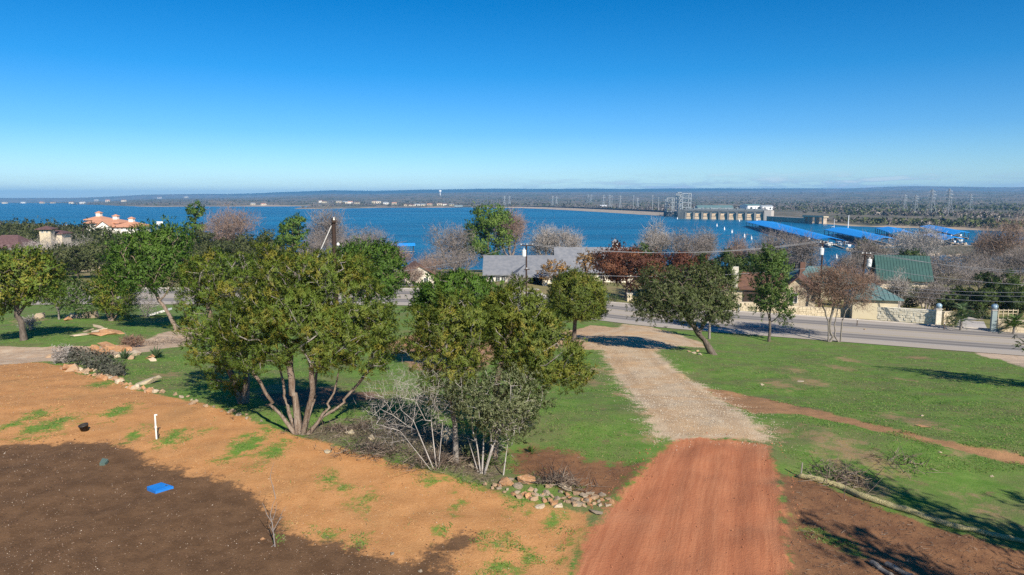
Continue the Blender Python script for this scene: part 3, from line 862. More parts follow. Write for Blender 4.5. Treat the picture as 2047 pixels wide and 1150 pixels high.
def px_tree(name, label, cat, basepx, lobes_px, trunks_px, Y=None, dsc=1.0, rr=1.0, **kw):
    """lobes: (cx, cy, rx, ry[, depth offset m[, depth radius m]]) measured in the photograph; built at true depth"""
    if Y is None:
        b = G(*basepx)
    else:
        p = at_y(basepx[0], basepx[1], Y); b = np.array([p[0], Y, Tz(p[0], Y)])
    Yb = b[1]
    mpp = Yb / ray(*basepx)[1] / 1365.0
    def loc(px, py, dy=0.0):
        p = at_y(px, py, Yb + dy); return p - b
    lob = []
    for l in lobes_px:
        dy = l[4] if len(l) > 4 else 0.0
        c = loc(l[0], l[1], dy); rx = l[2] * mpp * rr; rz = l[3] * mpp * rr
        ry = l[5] if len(l) > 5 else (rx + rz) * 0.5 * dsc
        lob.append((c, (rx, ry, rz)))
    tr = []
    for t in trunks_px:
        pts = []
        for k, q in enumerate(t):
            dy = q[2] if len(q) > 2 else 0.0
            pts.append(loc(q[0], q[1], dy))
        tr.append(pts)
    if Y is None or True:
        for t in tr: 
            if abs(t[0][2]) < 1.2: t[0][2] = 0.0 if Y is not None else t[0][2]
    return tree(name, label, cat, b, tr, lob, **kw)

J = dict(cr=0.155, n_sub=10, n_leaf=16, L=0.100, W=0.026, step=0.34, bark='bark_juniper', r_tip=0.006, tidy=0.50, bare_frac=0.13, upb=0.8, twig_bark='bark_grey')
px_tree('juniper_tree', 'large spreading juniper whose shaggy trunks fan from one stump at the orange soil edge', 'tree', (600, 868),
    [(560, 560, 72, 55, .4), (640, 553, 78, 52, -.2), (705, 598, 66, 52, .2), (585, 625, 66, 44, -.9), (728, 650, 50, 46, -.4), (520, 640, 56, 60, -.6), (680, 682, 56, 28, -.8), (758, 645, 32, 42, 0), (600, 555, 48, 44, 1.2), (540, 702, 38, 32, -.6), (488, 716, 36, 36, -.8), (735, 716, 42, 28, -.4), (778, 690, 34, 28, 0), (655, 640, 60, 46, .6), (615, 655, 70, 46, -.7), (600, 605, 60, 50, .3), (650, 715, 44, 24, -.9), (470, 650, 30, 50, -.4), (700, 545, 36, 36, .5), (530, 515, 36, 26, .5)],
    [[(600, 868), (560, 828), (530, 785, -.2), (505, 745, -.4)], [(598, 866), (592, 815), (583, 760), (578, 690)], [(604, 868), (645, 828), (668, 785), (678, 735)],
     [(606, 868), (668, 820, .3), (705, 780, .5), (745, 735, .6)], [(599, 866), (575, 810, .6), (560, 740, .9), (555, 680, 1.0)], [(602, 866), (622, 815, .5), (632, 750, .8), (640, 690, 1.)], [(603, 866), (615, 822, -.4), (625, 780, -.8), (622, 730, -1.0)]],
    pal='juniper_mix', n_clump=900, r_base=0.125, seed=11, bare_clumps=None, **J)
px_tree('juniper_tree', 'dense green juniper with dark trunk standing left behind the fan-trunked juniper', 'tree', (487, 806),
    [(425, 560, 58, 55, 0), (400, 635, 42, 68, -.4), (440, 690, 58, 52, -.6), (475, 590, 52, 62, .3), (448, 752, 34, 34, -.8), (385, 580, 28, 45, .4), (470, 530, 40, 35, 0), (500, 660, 45, 60, -.2)],
    [[(487, 806), (492, 765), (488, 710), (480, 650), (470, 600)], [(485, 800), (465, 755), (445, 710), (425, 660), (415, 610)]],
    pal='juniper', n_clump=400, r_base=0.15, seed=12, **J)
px_tree('juniper_tree', 'bright green juniper with a rounded top in the middle, behind the olive juniper', 'tree', (915, 742),
    [(880, 590, 42, 38), (930, 585, 50, 40), (980, 605, 32, 40), (905, 625, 55, 35), (960, 640, 50, 35), (855, 610, 22, 30)],
    [[(915, 742), (912, 700), (905, 650), (895, 610)], [(917, 738), (935, 690), (945, 640), (950, 605)]],
    pal='juniper_green', n_clump=300, r_base=0.16, seed=13, **{**J, 'cr': .26, 'L': .17, 'W': .06, 'step': .5})
px_tree('juniper_tree', 'olive juniper with a dark leaning trunk and heavy boughs reaching right toward the driveway', 'tree', (985, 915),
    [(1038, 620, 46, 40, .3), (1075, 655, 52, 42, 0), (1105, 710, 58, 42, -.3), (1040, 690, 55, 50, .2), (1003, 650, 32, 42, 0), (1145, 752, 32, 24, -.4), (1065, 752, 52, 36, -.3), (1030, 590, 28, 26, .2), (1000, 610, 22, 30, .3)],
    [[(985, 915), (990, 860), (993, 800), (998, 740), (1012, 680), (1030, 630)], [(993, 800), (1030, 770), (1080, 745), (1120, 730)], [(998, 740), (1030, 720, .3), (1060, 690, .4)]],
    pal='juniper_olive', n_clump=420, r_base=0.13, seed=14, **J)
dead = []
rng = np.random.RandomState(3)
px_tree('juniper_tree', 'thin half-dead juniper with bare grey branches in front of the bright green juniper', 'tree', (912, 925),
    [(880, 655, 42, 40, 0), (850, 680, 30, 22, -.3), (912, 620, 36, 36, .2), (905, 700, 36, 30, -.2), (840, 640, 22, 20, .2), (930, 690, 30, 40, .3), (945, 650, 30, 50, 0), (860, 720, 40, 25, 0), (890, 765, 42, 32, -.2), (932, 745, 32, 40, 0), (865, 690, 40, 30, .3)],
    [[(912, 925), (910, 870), (904, 810), (900, 760), (893, 700), (885, 655)], [(903, 790), (930, 745), (945, 690), (950, 640)], [(904, 800), (870, 750), (835, 715), (800, 700)]],
    pal='juniper_olive', n_clump=380, r_base=0.085, seed=15, **{**J, 'r_tip': .006, 'bare_frac': 0.35, 'bark': 'bark_grey', 'n_sub': 8})
px_tree('shrub', 'grey-green leafy shrub on white stems at the foot of the olive juniper', 'shrub', (962, 945),
    [(1010, 790, 62, 46, -.3), (960, 805, 46, 40, -.4), (1055, 785, 34, 38, 0), (1005, 838, 56, 34, -.2), (930, 775, 30, 36, 0), (1040, 822, 44, 34, .2), (900, 800, 26, 24, 0)],
    [[(962, 945), (955, 900), (945, 860), (930, 800)], [(963, 945), (966, 895), (975, 850), (985, 800)], [(964, 945), (985, 895), (1003, 860), (1020, 810)], [(961, 945), (948, 910, .2), (952, 860, .3), (960, 810, .4)], [(965, 945), (978, 910, -.3), (982, 870, -.4), (1000, 800, -.4)]],
    pal='shrub_grey', n_clump=300, cr=0.20, n_sub=8, n_leaf=8, L=0.075, W=0.032, step=0.3, bark='bark_pale', r_base=0.034, r_tip=0.0035, seed=16, bare_frac=0.05, tidy=0.9)
px_tree('shrub', 'leafless shrub with long pale arching stems beside the mossy boulder', 'shrub', (873, 938),
    [(800, 800, 60, 50, 0), (850, 780, 45, 55, 0), (770, 850, 40, 30, -.3), (880, 820, 30, 50, 0)],
    [[(873, 938), (850, 890), (820, 855), (785, 830), (760, 818)], [(874, 938), (868, 890), (850, 840), (830, 800)], [(875, 938), (880, 890), (878, 840), (872, 790)], [(872, 938), (840, 905, -.4), (800, 862, -.5), (752, 848, -.6)]],
    pal='bare_grey', n_clump=100, cr=0.18, n_sub=5, n_leaf=3, L=0.30, W=0.008, step=0.45, bark='bark_pale', r_base=0.017, r_tip=0.0025, seed=17, mat='dry', shell=.2)
px_tree('shrub', 'single slim pale stem with thin twigs leaning right above the stone row', 'shrub', (1004, 950),
    [(1012, 880, 20, 40), (1020, 850, 22, 25)], [[(1004, 950), (1010, 915), (1014, 885), (1016, 850)]],
    pal='bare_grey', n_clump=22, cr=0.12, n_sub=4, n_leaf=2, L=0.25, W=0.012, step=0.3, bark='bark_pale', r_base=0.022, r_tip=0.004, seed=18, mat='dry')

# the trees on the lawn toward the road
px_tree('ball_tree', 'neatly rounded dome-crowned tree beside the gravel driveway entrance', 'tree', (1147, 684),
    [(1153, 598, 52, 50, 0), (1153, 594, 46, 48, .8), (1153, 600, 46, 46, -.8), (1120, 612, 22, 26, 0), (1186, 612, 22, 26, 0)],
    [[(1147, 684), (1149, 655), (1150, 638)], [(1150, 640), (1130, 622), (1115, 608)], [(1150, 640), (1172, 625), (1190, 612)], [(1150, 640), (1143, 615, .5), (1138, 595, .8)], [(1150, 640), (1158, 615, -.5), (1163, 595, -.7)], [(1150, 645), (1170, 632, .6), (1180, 610, 1.)], [(1150, 645), (1135, 628, -.6), (1125, 610, -.9)]],
    pal='round', n_clump=640, cr=0.22, n_sub=8, n_leaf=9, L=0.19, W=0.06, step=0.5, bark='bark_dark', r_base=0.17, r_tip=0.016, seed=21, shell=0.8, zmin=2.35, tidy=0.5, upb=0.6)
px_tree('live_oak', 'grey-green live oak leaning left over its shadow by the driveway', 'tree', (1429, 709),
    [(1330, 592, 58, 38, 0), (1382, 562, 52, 36, .5), (1430, 578, 44, 44, .3), (1292, 612, 27, 27, -.3), (1398, 612, 54, 34, -.8), (1446, 618, 26, 24, 0), (1320, 560, 42, 28, .8), (1350, 620, 40, 24, -.6), (1415, 548, 30, 22, .8)],
    [[(1429, 709), (1412, 686), (1397, 667), (1388, 652), (1372, 632), (1352, 612)], [(1397, 667), (1406, 650), (1420, 625), (1428, 600)], [(1372, 632), (1378, 605, .6), (1384, 580, .9)], [(1352, 612), (1325, 600), (1305, 598)]],
    pal='oak', n_clump=640, cr=0.27, n_sub=9, n_leaf=9, L=0.13, W=0.062, step=0.45, bark='bark_dark', r_base=0.25, r_tip=0.018, seed=22, shell=0.45, tidy=1.0, upb=0.3)
px_tree('sapling_tree', 'slender young tree standing alone just behind the leaning live oak trunk', 'tree', (1418, 678),
    [(1420, 615, 26, 24), (1430, 600, 20, 20)], [[(1418, 678), (1419, 645), (1422, 612)]],
    pal='oak', n_clump=60, cr=0.30, n_sub=6, n_leaf=6, L=0.19, W=0.10, step=0.6, bark='bark_grey', r_base=0.11, r_tip=0.016, seed=23, tidy=1.0)
px_tree('cedar_elm', 'slim upright green tree on a thin straight trunk right of the leaning live oak', 'tree', (1537, 683),
    [(1540, 555, 32, 42), (1556, 598, 26, 28), (1528, 525, 24, 26), (1527, 595, 20, 30), (1560, 545, 20, 26), (1568, 625, 16, 18, -.3), (1545, 515, 18, 20)],
    [[(1537, 683), (1539, 645), (1543, 600), (1545, 550), (1542, 520)], [(1539, 650), (1556, 632), (1565, 612)], [(1540, 640), (1530, 615), (1527, 590)]],
    pal='elm', n_clump=240, cr=0.30, n_sub=7, n_leaf=7, L=0.24, W=0.11, step=0.6, bark='bark_dark', r_base=0.13, r_tip=0.016, seed=24, tidy=0.9)
px_tree('bare_tree', 'leafless brown tree with three slim trunks rising from the near road edge', 'tree', (1668, 684),
    [(1640, 578, 42, 32), (1690, 572, 46, 36), (1665, 560, 40, 28), (1615, 590, 22, 20), (1725, 590, 20, 22)],
    [[(1656, 683), (1656, 650), (1650, 622), (1636, 596), (1626, 580)], [(1666, 684), (1658, 655), (1664, 625), (1670, 595), (1665, 570)], [(1680, 684), (1683, 650), (1690, 622), (1705, 598), (1715, 578)], [(1672, 684), (1668, 650, .5), (1675, 615, .8), (1690, 585, 1)]],
    pal='bare_brown', n_clump=420, cr=0.34, n_sub=7, n_leaf=4, L=0.45, W=0.036, step=0.5, bark='bark_grey', r_base=0.15, r_tip=0.014, seed=25, mat='dry', tidy=0.9)

# the trees on the left lawn
px_tree('live_oak', 'dark-trunked oak bending left at the left edge beyond the dirt track', 'tree', (48, 681),
    [(50, 545, 58, 42), (18, 562, 48, 46, -.5), (88, 552, 28, 34, .4), (20, 525, 42, 26, .5), (72, 585, 44, 24, -.5), (-20, 590, 40, 40), (60, 520, 30, 20, .8)],
    [[(48, 681), (44, 655), (34, 632), (33, 612)], [(33, 612), (20, 592), (0, 578)], [(33, 612), (45, 590), (60, 572)], [(34, 625), (60, 600, .5), (80, 580, .8)], [(33, 612), (30, 580, .5), (28, 555, .8)]],
    pal='juniper', n_clump=420, cr=0.36, n_sub=8, n_leaf=7, L=0.20, W=0.09, step=0.5, bark='bark_dark', r_base=0.21, r_tip=0.018, seed=31, shell=0.45, tidy=0.9)
px_tree('young_oak', 'small thin-leaved oak on a single stem between the bent oak and the rounded juniper bush', 'tree', (118, 639),
    [(128, 588, 46, 26), (160, 602, 22, 22), (98, 582, 24, 22), (135, 572, 30, 20)],
    [[(118, 639), (117, 618), (122, 600), (130, 585)], [(117, 618), (105, 598), (95, 582)], [(119, 612), (140, 600), (158, 595)]],
    pal='elm', n_clump=150, cr=0.40, n_sub=6, n_leaf=6, L=0.24, W=0.10, step=0.6, bark='bark_grey', r_base=0.16, r_tip=0.016, seed=32, tidy=1.0)
px_tree('juniper_bush', 'rounded dark juniper bush with short splayed trunks on the left lawn', 'tree', (222, 642),
    [(228, 592, 38, 34), (213, 565, 27, 28), (250, 608, 20, 26), (203, 600, 16, 28), (235, 570, 28, 28)],
    [[(222, 642), (212, 622), (205, 600)], [(222, 642), (224, 615), (222, 585)], [(223, 642), (238, 622), (246, 600)]],
    pal='juniper', n_clump=260, cr=0.32, n_sub=8, n_leaf=7, L=0.23, W=0.08, step=0.6, bark='bark_juniper', r_base=0.16, r_tip=0.016, seed=33, tidy=0.6)
px_tree('juniper_tree', 'tall juniper with a long bare trunk slanting up to the left beside the big junipers', 'tree', (356, 660),
    [(285, 510, 62, 44), (248, 535, 34, 34, -.5), (332, 530, 44, 42), (280, 556, 60, 22, -.8), (342, 485, 36, 36, .5), (300, 480, 40, 28, .5)],
    [[(356, 660), (338, 630), (318, 602), (303, 578), (290, 545)], [(318, 602), (345, 570), (350, 530)], [(303, 578), (270, 555), (250, 540)]],
    pal='juniper_green', n_clump=420, cr=0.38, n_sub=8, n_leaf=7, L=0.24, W=0.085, step=0.6, bark='bark_juniper', r_base=0.17, r_tip=0.016, seed=34, tidy=0.6)
px_tree('juniper_tree', 'full green juniper with a wide dome standing right of the thick utility pole', 'tree', (735, 640),
    [(742, 530, 58, 40), (700, 522, 34, 32), (778, 552, 32, 38), (740, 570, 58, 28, -.8), (725, 500, 34, 16, .5), (770, 515, 26, 24, .4)],
    [[(735, 640), (735, 605), (735, 570), (738, 540)], [(735, 600), (715, 575), (700, 545)], [(736, 600), (758, 580), (775, 560)]],
    Y=62, pal='juniper_green', n_clump=420, cr=0.36, n_sub=8, n_leaf=7, L=0.24, W=0.085, step=0.6, bark='bark_juniper', r_base=0.22, r_tip=0.016, seed=35, tidy=0.6)
px_tree('shrub', 'grey leafless bush on the left lawn beside the rounded juniper bush', 'shrub', (292, 634),
    [(285, 608, 30, 20), (300, 600, 22, 18)], [[(292, 634), (285, 618), (278, 605)], [(293, 634), (297, 615), (305, 600)]],
    pal='bare_grey', n_clump=70, cr=0.3, n_sub=5, n_leaf=3, L=0.5, W=0.03, step=0.5, bark='bark_grey', r_base=0.05, r_tip=0.01, seed=36, mat='dry')

# trees across the road, by the shore and around the houses: (px centre, top px, crown width px, depth m, kind, label)
def bg_tree(cx, top, wpx, Y, kind, name, label, seed, cover=1.0, lowf=0.25, rx=None, group=None, lean=0.0):
    p = at_y(cx, top, Y); zb = Tz(p[0], Y); H = p[2] - zb
    mpp = Y / 1365.0; W_ = wpx * mpp
    rng = np.random.RandomState(seed)
    px1 = Y / 683.0
    cover *= 1.9 if kind == 'rust' else 1.25
    bare = kind.startswith('bare')
    lob = []
    n = 7 if not kind == 'pine' else 8
    for k in range(n):
        a = 2 * math.pi * (k + rng.rand() * .7) / n
        if kind == 'pine':
            hh = H * (lowf + (0.93 - lowf) * (k + .5) / n); sp = (1 - abs((k + .5) / n - 0.35) ** 1.4) * 0.30
            r = W_ * (0.20 + 0.08 * rng.rand()); lob.append(((math.cos(a * 2.4) * W_ * sp, math.sin(a * 2.4) * W_ * sp, hh), (r, r, r * 0.62)))
        else:
            hh = H * (lowf + (0.86 - lowf) * (0.35 + 0.5 * rng.rand())); s = 0.20 + 0.10 * rng.rand()
            r = W_ * (0.20 + 0.10 * rng.rand())
            lob.append(((math.cos(a) * W_ * s + lean * hh, math.sin(a) * W_ * s, hh), (r, r, min(r * 0.8, H * (1 - lowf) * 0.34))))
    lob.append(((lean * H * .7, 0, H * (0.5 + lowf * 0.5)), (W_ * 0.36, W_ * 0.33, H * (1 - lowf) * 0.46)))
    tr = [[(0, 0, 0), (0.02 * H + lean * H * .15, 0, H * lowf * 0.9), (lean * H * .4, 0.0, H * (lowf + 0.25)), (lean * H * .8, 0, H * 0.82)],
          [(0.02 * H + lean * H * .15, 0, H * lowf * 0.9), (W_ * .18, 0.3, H * (lowf + .25)), (W_ * .28, 0.3, H * .7)], [(0.02 * H + lean * H * .15, 0, H * lowf * 0.9), (-W_ * .18, -0.3, H * (lowf + .22)), (-W_ * .28, 0, H * .68)]]
    area = W_ * H * (1 - lowf) * 0.8
    if bare:
        nc = int(min(300, 90 + area * 1.3) * cover)
        return tree(name, label, 'tree', (p[0], Y, zb), tr, lob, pal=kind, n_clump=nc, cr=W_ * 0.055, n_sub=6, n_leaf=3, L=max(0.7, H * 0.105), W=max(0.03, 0.24 * px1),
                    r_base=0.026 * H + .05, r_tip=max(0.014, 0.085 * px1), step=max(0.6, H * .06), bark='bark_pale' if kind == 'bare_grey' else 'bark_bare', seed=seed, mat='dry', tidy=0.6, upb=1.3, shell=0.25, sides=4, group=group)
    leaf = 1.15 * px1
    nleaf = int(4.2 * cover * area / (leaf * leaf * 0.45))
    nc = int(np.clip(area * 0.9, 60, 230))
    per = max(4, nleaf // nc); ns = max(2, per // 5)
    return tree(name, label, 'tree', (p[0], Y, zb), tr, lob, pal=kind, n_clump=nc, cr=W_ * 0.050, n_sub=ns, n_leaf=5, L=leaf * 1.1, W=leaf * 0.85,
                r_base=0.02 * H + .05, r_tip=max(0.02, 0.06 * px1), step=max(0.7, H * .07), bark='bark_dark', seed=seed, tidy=0.9, upb=0.5, shell=0.6, sides=4, group=group)
BG = [
 # left oak wood behind the road
 (30, 462, 130, 205, 'oak_far', 'live_oak', 'broad oak in front of the lake at the far left, behind the dark-roofed house', .15),
 (75, 441, 130, 235, 'oak_far', 'live_oak', 'wide oak crown meeting the water left of the small stone tower', .15),
 (165, 444, 120, 225, 'oak_far', 'live_oak', 'dark oak between the small stone tower and the tile-roofed villa', .15),
 (230, 470, 150, 190, 'oak_far', 'live_oak', 'spreading oak just below the tile-roofed villa', .15),
 (320, 468, 130, 200, 'oak_far', 'live_oak', 'oak to the right of and below the tile-roofed villa', .12),
 (120, 470, 100, 160, 'bare_grey', 'bare_tree', 'grey leafless tree in front of the dark-roofed house on the left', .2),
 (205, 480, 130, 145, 'oak_far', 'live_oak', 'shady oak over the pale boulders of the far roadside on the left', .22),
 (150, 492, 100, 140, 'oak_far', 'live_oak', 'low oak with grey limbs left of the pale roadside rock', .2),
 (20, 500, 90, 135, 'oak_far', 'live_oak', 'oak behind the bent dark-trunked oak at the left edge', .15),
 (405, 452, 70, 175, 'oak_far', 'live_oak', 'low oak below the ragged pine on the left shore', .15),
 (485, 462, 110, 180, 'oak_far', 'live_oak', 'rounded oak between the reddish bare tree and the lone pine', .12),
 (535, 458, 70, 170, 'oak_far', 'live_oak', 'oak just left of the lone pine, its grey limb showing', .15),
 (388, 405, 48, 190, 'pine', 'pine_tree', 'ragged pine standing against the lake left of the reddish bare tree', .30),
 (455, 414, 95, 185, 'bare_red', 'bare_tree', 'reddish leafless tree with a wide crown against the water on the left', .2),
 (583, 424, 66, 150, 'pine', 'pine_tree', 'lone pine with a tufted crown against the lake left of the thick pole', .45),
 (650, 412, 80, 185, 'bare', 'bare_tree', 'tall leafless tree directly behind the thick utility pole', .15),
 (620, 470, 60, 170, 'bare', 'bare_tree', 'low leafless tree in the gap between the lone pine and the pole', .15),
 (725, 455, 110, 180, 'bare', 'bare_tree', 'wide purplish leafless tree right of the thick pole', .15),
 (785, 480, 70, 190, 'bare_red', 'bare_tree', 'small reddish bare tree above the wide-domed juniper', .15),
 (850, 520, 70, 140, 'bare_red', 'bare_tree', 'low spreading bare tree in front of the house with the red tree', .15),
 (905, 450, 100, 165, 'bare', 'bare_tree', 'large hazy leafless tree left of the big pine', .12),
 (920, 500, 80, 150, 'bare', 'bare_tree', 'leafless tree at the left gable of the long grey-roofed house', .12),
 (975, 412, 118, 168, 'pine', 'pine_tree', 'huge bushy pine rising behind the long grey-roofed house', .18),
 (1018, 414, 62, 195, 'bare_red', 'bare_tree', 'tall reddish bare tree just behind the huge pine on its right', .15),
 (1092, 444, 70, 175, 'bare_grey', 'bare_tree', 'white-limbed leafless sycamore behind the grey-roofed house, left of a twin', .2),
 (1135, 455, 62, 172, 'bare_grey', 'bare_tree', 'white-limbed leafless sycamore right of its twin behind the grey roof', .2),
 (1110, 515, 62, 128, 'yellow', 'yellow_tree', 'thin tree with golden leaves in front of the grey-roofed house', .2),
 (1170, 496, 50, 135, 'yellow', 'yellow_tree', 'golden-leaved tree between the grey roof and the rust-brown oak', .3),
 (1035, 560, 40, 125, 'bare_grey', 'bare_tree', 'small bare garden tree left of the open carport', .2),
 (1253, 492, 150, 112, 'rust', 'rust_oak', 'rust-brown oak holding its dead leaves behind the round tree', .22),
 (1350, 500, 110, 122, 'rust', 'rust_oak', 'second rust-brown oak, half hidden behind the leaning live oak', .22),
 (1280, 484, 60, 165, 'dark', 'live_oak', 'dark evergreen just above the first rust-brown oak', .15),
 (1312, 436, 66, 190, 'bare_grey', 'bare_tree', 'pale feathery leafless tree on the shore right of the cupola', .15),
 (1375, 460, 80, 185, 'bare', 'bare_tree', 'purple-grey leafless tree on the shore in line with the dam gates', .12),
 (1410, 456, 50, 195, 'bare', 'bare_tree', 'narrow leafless tree on the shore right of the purple-grey one', .12),
 (1475, 470, 60, 160, 'bare_red', 'bare_tree', 'open bare tree with pale forked limbs behind the dark oaks', .2),
 (1440, 498, 90, 112, 'dark', 'live_oak', 'dark green oak behind the leaning live oak, in front of the stone house', .2),
 (1500, 505, 90, 116, 'dark', 'live_oak', 'dark green oak on the left of the stone gable', .2),
 (1560, 458, 90, 150, 'bare', 'bare_tree', 'big leafless tree before the long blue dock roof', .12),
 (1612, 462, 60, 135, 'bare', 'bare_tree', 'bare tree with a tall dark trunk behind the stone gable', .15),
 (1745, 470, 66, 150, 'bare', 'bare_tree', 'thin white-stemmed bare tree left of the green metal roof', .2),
 (1738, 540, 60, 108, 'bare_red', 'bare_tree', 'small bare tree standing in front of the beige garage', .2),
 (1790, 555, 40, 118, 'bare_grey', 'bare_tree', 'pale blossoming-looking bare shrub tree right of the garage roof', .1),
 (1835, 455, 110, 300, 'bare_grey', 'bare_tree', 'white-limbed leafless tree on the rocky spit among the blue docks', .1),
 (1730, 470, 46, 285, 'oak_far', 'live_oak', 'green tree on the tip of the rocky spit', .1),
 (1830, 500, 60, 200, 'dark', 'live_oak', 'dark evergreen hugging the ridge of the green metal roof', .1),
 (1975, 470, 46, 290, 'bare_red', 'bare_tree', 'brownish small tree on the spit at the right end of the docks', .1),
 (1900, 520, 130, 135, 'bare', 'bare_tree', 'wide tangle of a leafless tree right of the green metal roof', .1),
 (1960, 525, 100, 125, 'bare', 'bare_tree', 'grey-brown leafless tree above the gateway', .15),
 (1870, 570, 60, 108, 'bare', 'bare_tree', 'bare bushy tree behind the end of the white stone wall', .1),
 (2015, 440, 110, 150, 'bare_red', 'bare_tree', 'tall pink-grey leafless tree with a white trunk at the right edge', .2),
 (2045, 490, 80, 130, 'bare', 'bare_tree', 'leafless tree at the right edge above the dark evergreen', .15),
 (2010, 535, 90, 112, 'dark', 'live_oak', 'dark glossy evergreen shading the gateway at the right', .06),
 (1830, 565, 70, 120, 'dark', 'evergreen_bush', 'dark evergreen shrubbery under the eave of the green metal roof', .05),
 (1775, 566, 44, 103, 'dark', 'evergreen_bush', 'dark shrub hiding the wall under the green metal roof, nearer the garage', .03),
 (1815, 560, 56, 104, 'dark', 'evergreen_bush', 'dark shrub hiding the wall under the green metal roof, in the middle', .03),
 (1855, 556, 60, 102, 'bare', 'bare_tree', 'bare shrubby tree at the right end of the green metal roof', .05),
 (1800, 545, 40, 101, 'bare_grey', 'bare_tree', 'pale bare bush just right of the garage roof peak', .1),
 (1700, 500, 60, 140, 'bare', 'bare_tree', 'leafless tree between the two poles with transformers', .15),
 (1680, 552, 50, 112, 'bare_red', 'bare_tree', 'reddish bare tree in front of the teal hipped roof', .1),
 (1620, 545, 50, 118, 'bare_brown', 'bare_tree', 'brown bare tree at the right side of the stone gable', .1),
 (1940, 495, 110, 165, 'bare', 'bare_tree', 'hazy leafless tree by the inlet above the wide tangle', .1),
 (1870, 505, 80, 170, 'bare', 'bare_tree', 'hazy leafless tree behind the right end of the green metal roof', .1),
 (1990, 505, 90, 140, 'bare', 'bare_tree', 'grey bare tree left of the tall pink-grey one', .1),
 (1530, 474, 60, 165, 'bare', 'bare_tree', 'bare tree in front of the dock end nearest the dam gates', .12),
 (1590, 500, 70, 140, 'bare', 'bare_tree', 'leafless tree above the stone gable', .1),
 (1400, 505, 60, 130, 'rust', 'rust_oak', 'small rust-brown oak peeping over the leaning live oak', .2),
 (1470, 520, 70, 122, 'oak_far', 'live_oak', 'green oak over the left part of the stone house', .15),
 (1305, 520, 60, 118, 'rust', 'rust_oak', 'rust-brown oak filling the gap between its two larger neighbours', .15),
 (870, 505, 90, 155, 'bare', 'bare_tree', 'purplish bare thicket tree left of the grey-roofed house', .1),
 (820, 535, 60, 122, 'bare_red', 'bare_tree', 'reddish bare tree in front of the pale stone house', .1),
 (690, 470, 90, 175, 'bare', 'bare_tree', 'purplish bare tree filling the space right behind the pole', .1),
 (560, 475, 70, 165, 'oak_far', 'live_oak', 'low oak under the lone pine', .1),
 (440, 475, 80, 165, 'oak_far', 'live_oak', 'oak below the reddish bare tree on the left', .1),
 (370, 490, 90, 150, 'oak_far', 'live_oak', 'oak behind the tall slanting juniper', .1),
 (270, 490, 100, 165, 'oak_far', 'live_oak', 'oak under the right end of the tile-roofed villa', .1),
 (90, 500, 90, 150, 'oak_far', 'live_oak', 'oak under the dark-roofed house on the left', .1),
 (60, 480, 80, 170, 'bare_grey', 'bare_tree', 'grey bare tree before the dark-roofed house at the far left', .15),
 (0, 446, 90, 240, 'oak_far', 'live_oak', 'oak by the water in the far left corner', .1),
 (120, 450, 70, 238, 'oak_far', 'live_oak', 'oak right behind the small stone tower', .1),
 (200, 452, 70, 232, 'oak_far', 'live_oak', 'oak under the left roof of the villa', .1),
 (345, 478, 80, 185, 'oak_far', 'live_oak', 'oak below the flagpole', .1),
 (240, 520, 90, 128, 'oak_far', 'live_oak', 'oak over the far roadside behind the rounded juniper bush', .2),
 (1960, 570, 70, 100, 'dark', 'evergreen_bush', 'dark evergreen thicket behind the gateway drive', .03),
 (2035, 560, 80, 98, 'dark', 'evergreen_bush', 'dark evergreen thicket at the right edge behind the shaded wall', .03),
 (1895, 575, 60, 104, 'dark', 'evergreen_bush', 'dark evergreen shrub behind the end of the white wall', .03),
 (1930, 575, 60, 118, 'dark', 'evergreen_bush', 'shadowy evergreen behind the pale palm at the gate', .05),
]
for k, b in enumerate(BG):
    cx, top, w_, Y, kind, nm, lb, lowf = b
    bg_tree(cx, top, w_, Y, kind, nm, lb, 200 + k, lowf=lowf, cover=0.35 if kind == 'yellow' else 1.0)
# ------------------------------------------------------------------ buildings, dam, marina, lines
def metal_roof(name, c): return pm(name, c, tuple(x * 0.85 for x in c), 0.8, 0.6, spec=0.25, c3=tuple(x * 1.18 for x in c))
M['stucco'] = pm('cream_stucco', (0.72, 0.62, 0.47), (0.64, 0.54, 0.40), 0.6, 0.9)
M['stucco_white'] = pm('white_stucco', (0.80, 0.77, 0.70), (0.72, 0.68, 0.60), 0.6, 0.9)
M['tile'] = pm('clay_roof_tiles', (0.54, 0.27, 0.165), (0.46, 0.22, 0.13), 2.5, 0.85, 0.5, 12, c3=(0.62, 0.36, 0.24))
M['roof_dark'] = pm('dark_red_shingle', (0.095, 0.052, 0.052), (0.14, 0.08, 0.075), 2.0, 0.9, 0.4)
M['shingle_grey'] = pm('grey_shingle', (0.15, 0.16, 0.18), (0.20, 0.205, 0.22), 1.2, 0.85, 0.3, 9)
M['shingle_brown'] = pm('brown_shingle', (0.16, 0.085, 0.055), (0.11, 0.06, 0.045), 1.2, 0.9, 0.3, 9)
M['roof_green'] = metal_roof('green_metal_roof', (0.048, 0.105, 0.092))
M['roof_teal'] = metal_roof('weathered_teal_roof', (0.11, 0.19, 0.19))
M['roof_blue'] = metal_roof('bright_blue_roof', (0.018, 0.26, 0.70))
M['stone_white'] = pm('white_limestone', (0.74, 0.69, 0.58), (0.58, 0.53, 0.43), 2.5, 0.92, 0.5, 9, c3=(0.45, 0.36, 0.24))
M['stone_cream'] = pm('cream_white_limestone', (0.88, 0.82, 0.68), (0.76, 0.69, 0.54), 2.5, 0.92, 0.3, 9, c3=(0.62, 0.52, 0.36))
M['stone_tan'] = pm('tan_limestone', (0.58, 0.49, 0.35), (0.47, 0.39, 0.27), 2.2, 0.92, 0.5, 9, c3=(0.66, 0.58, 0.42))
M['beige'] = pm('beige_siding', (0.50, 0.44, 0.31), (0.46, 0.40, 0.28), 0.7, 0.85)
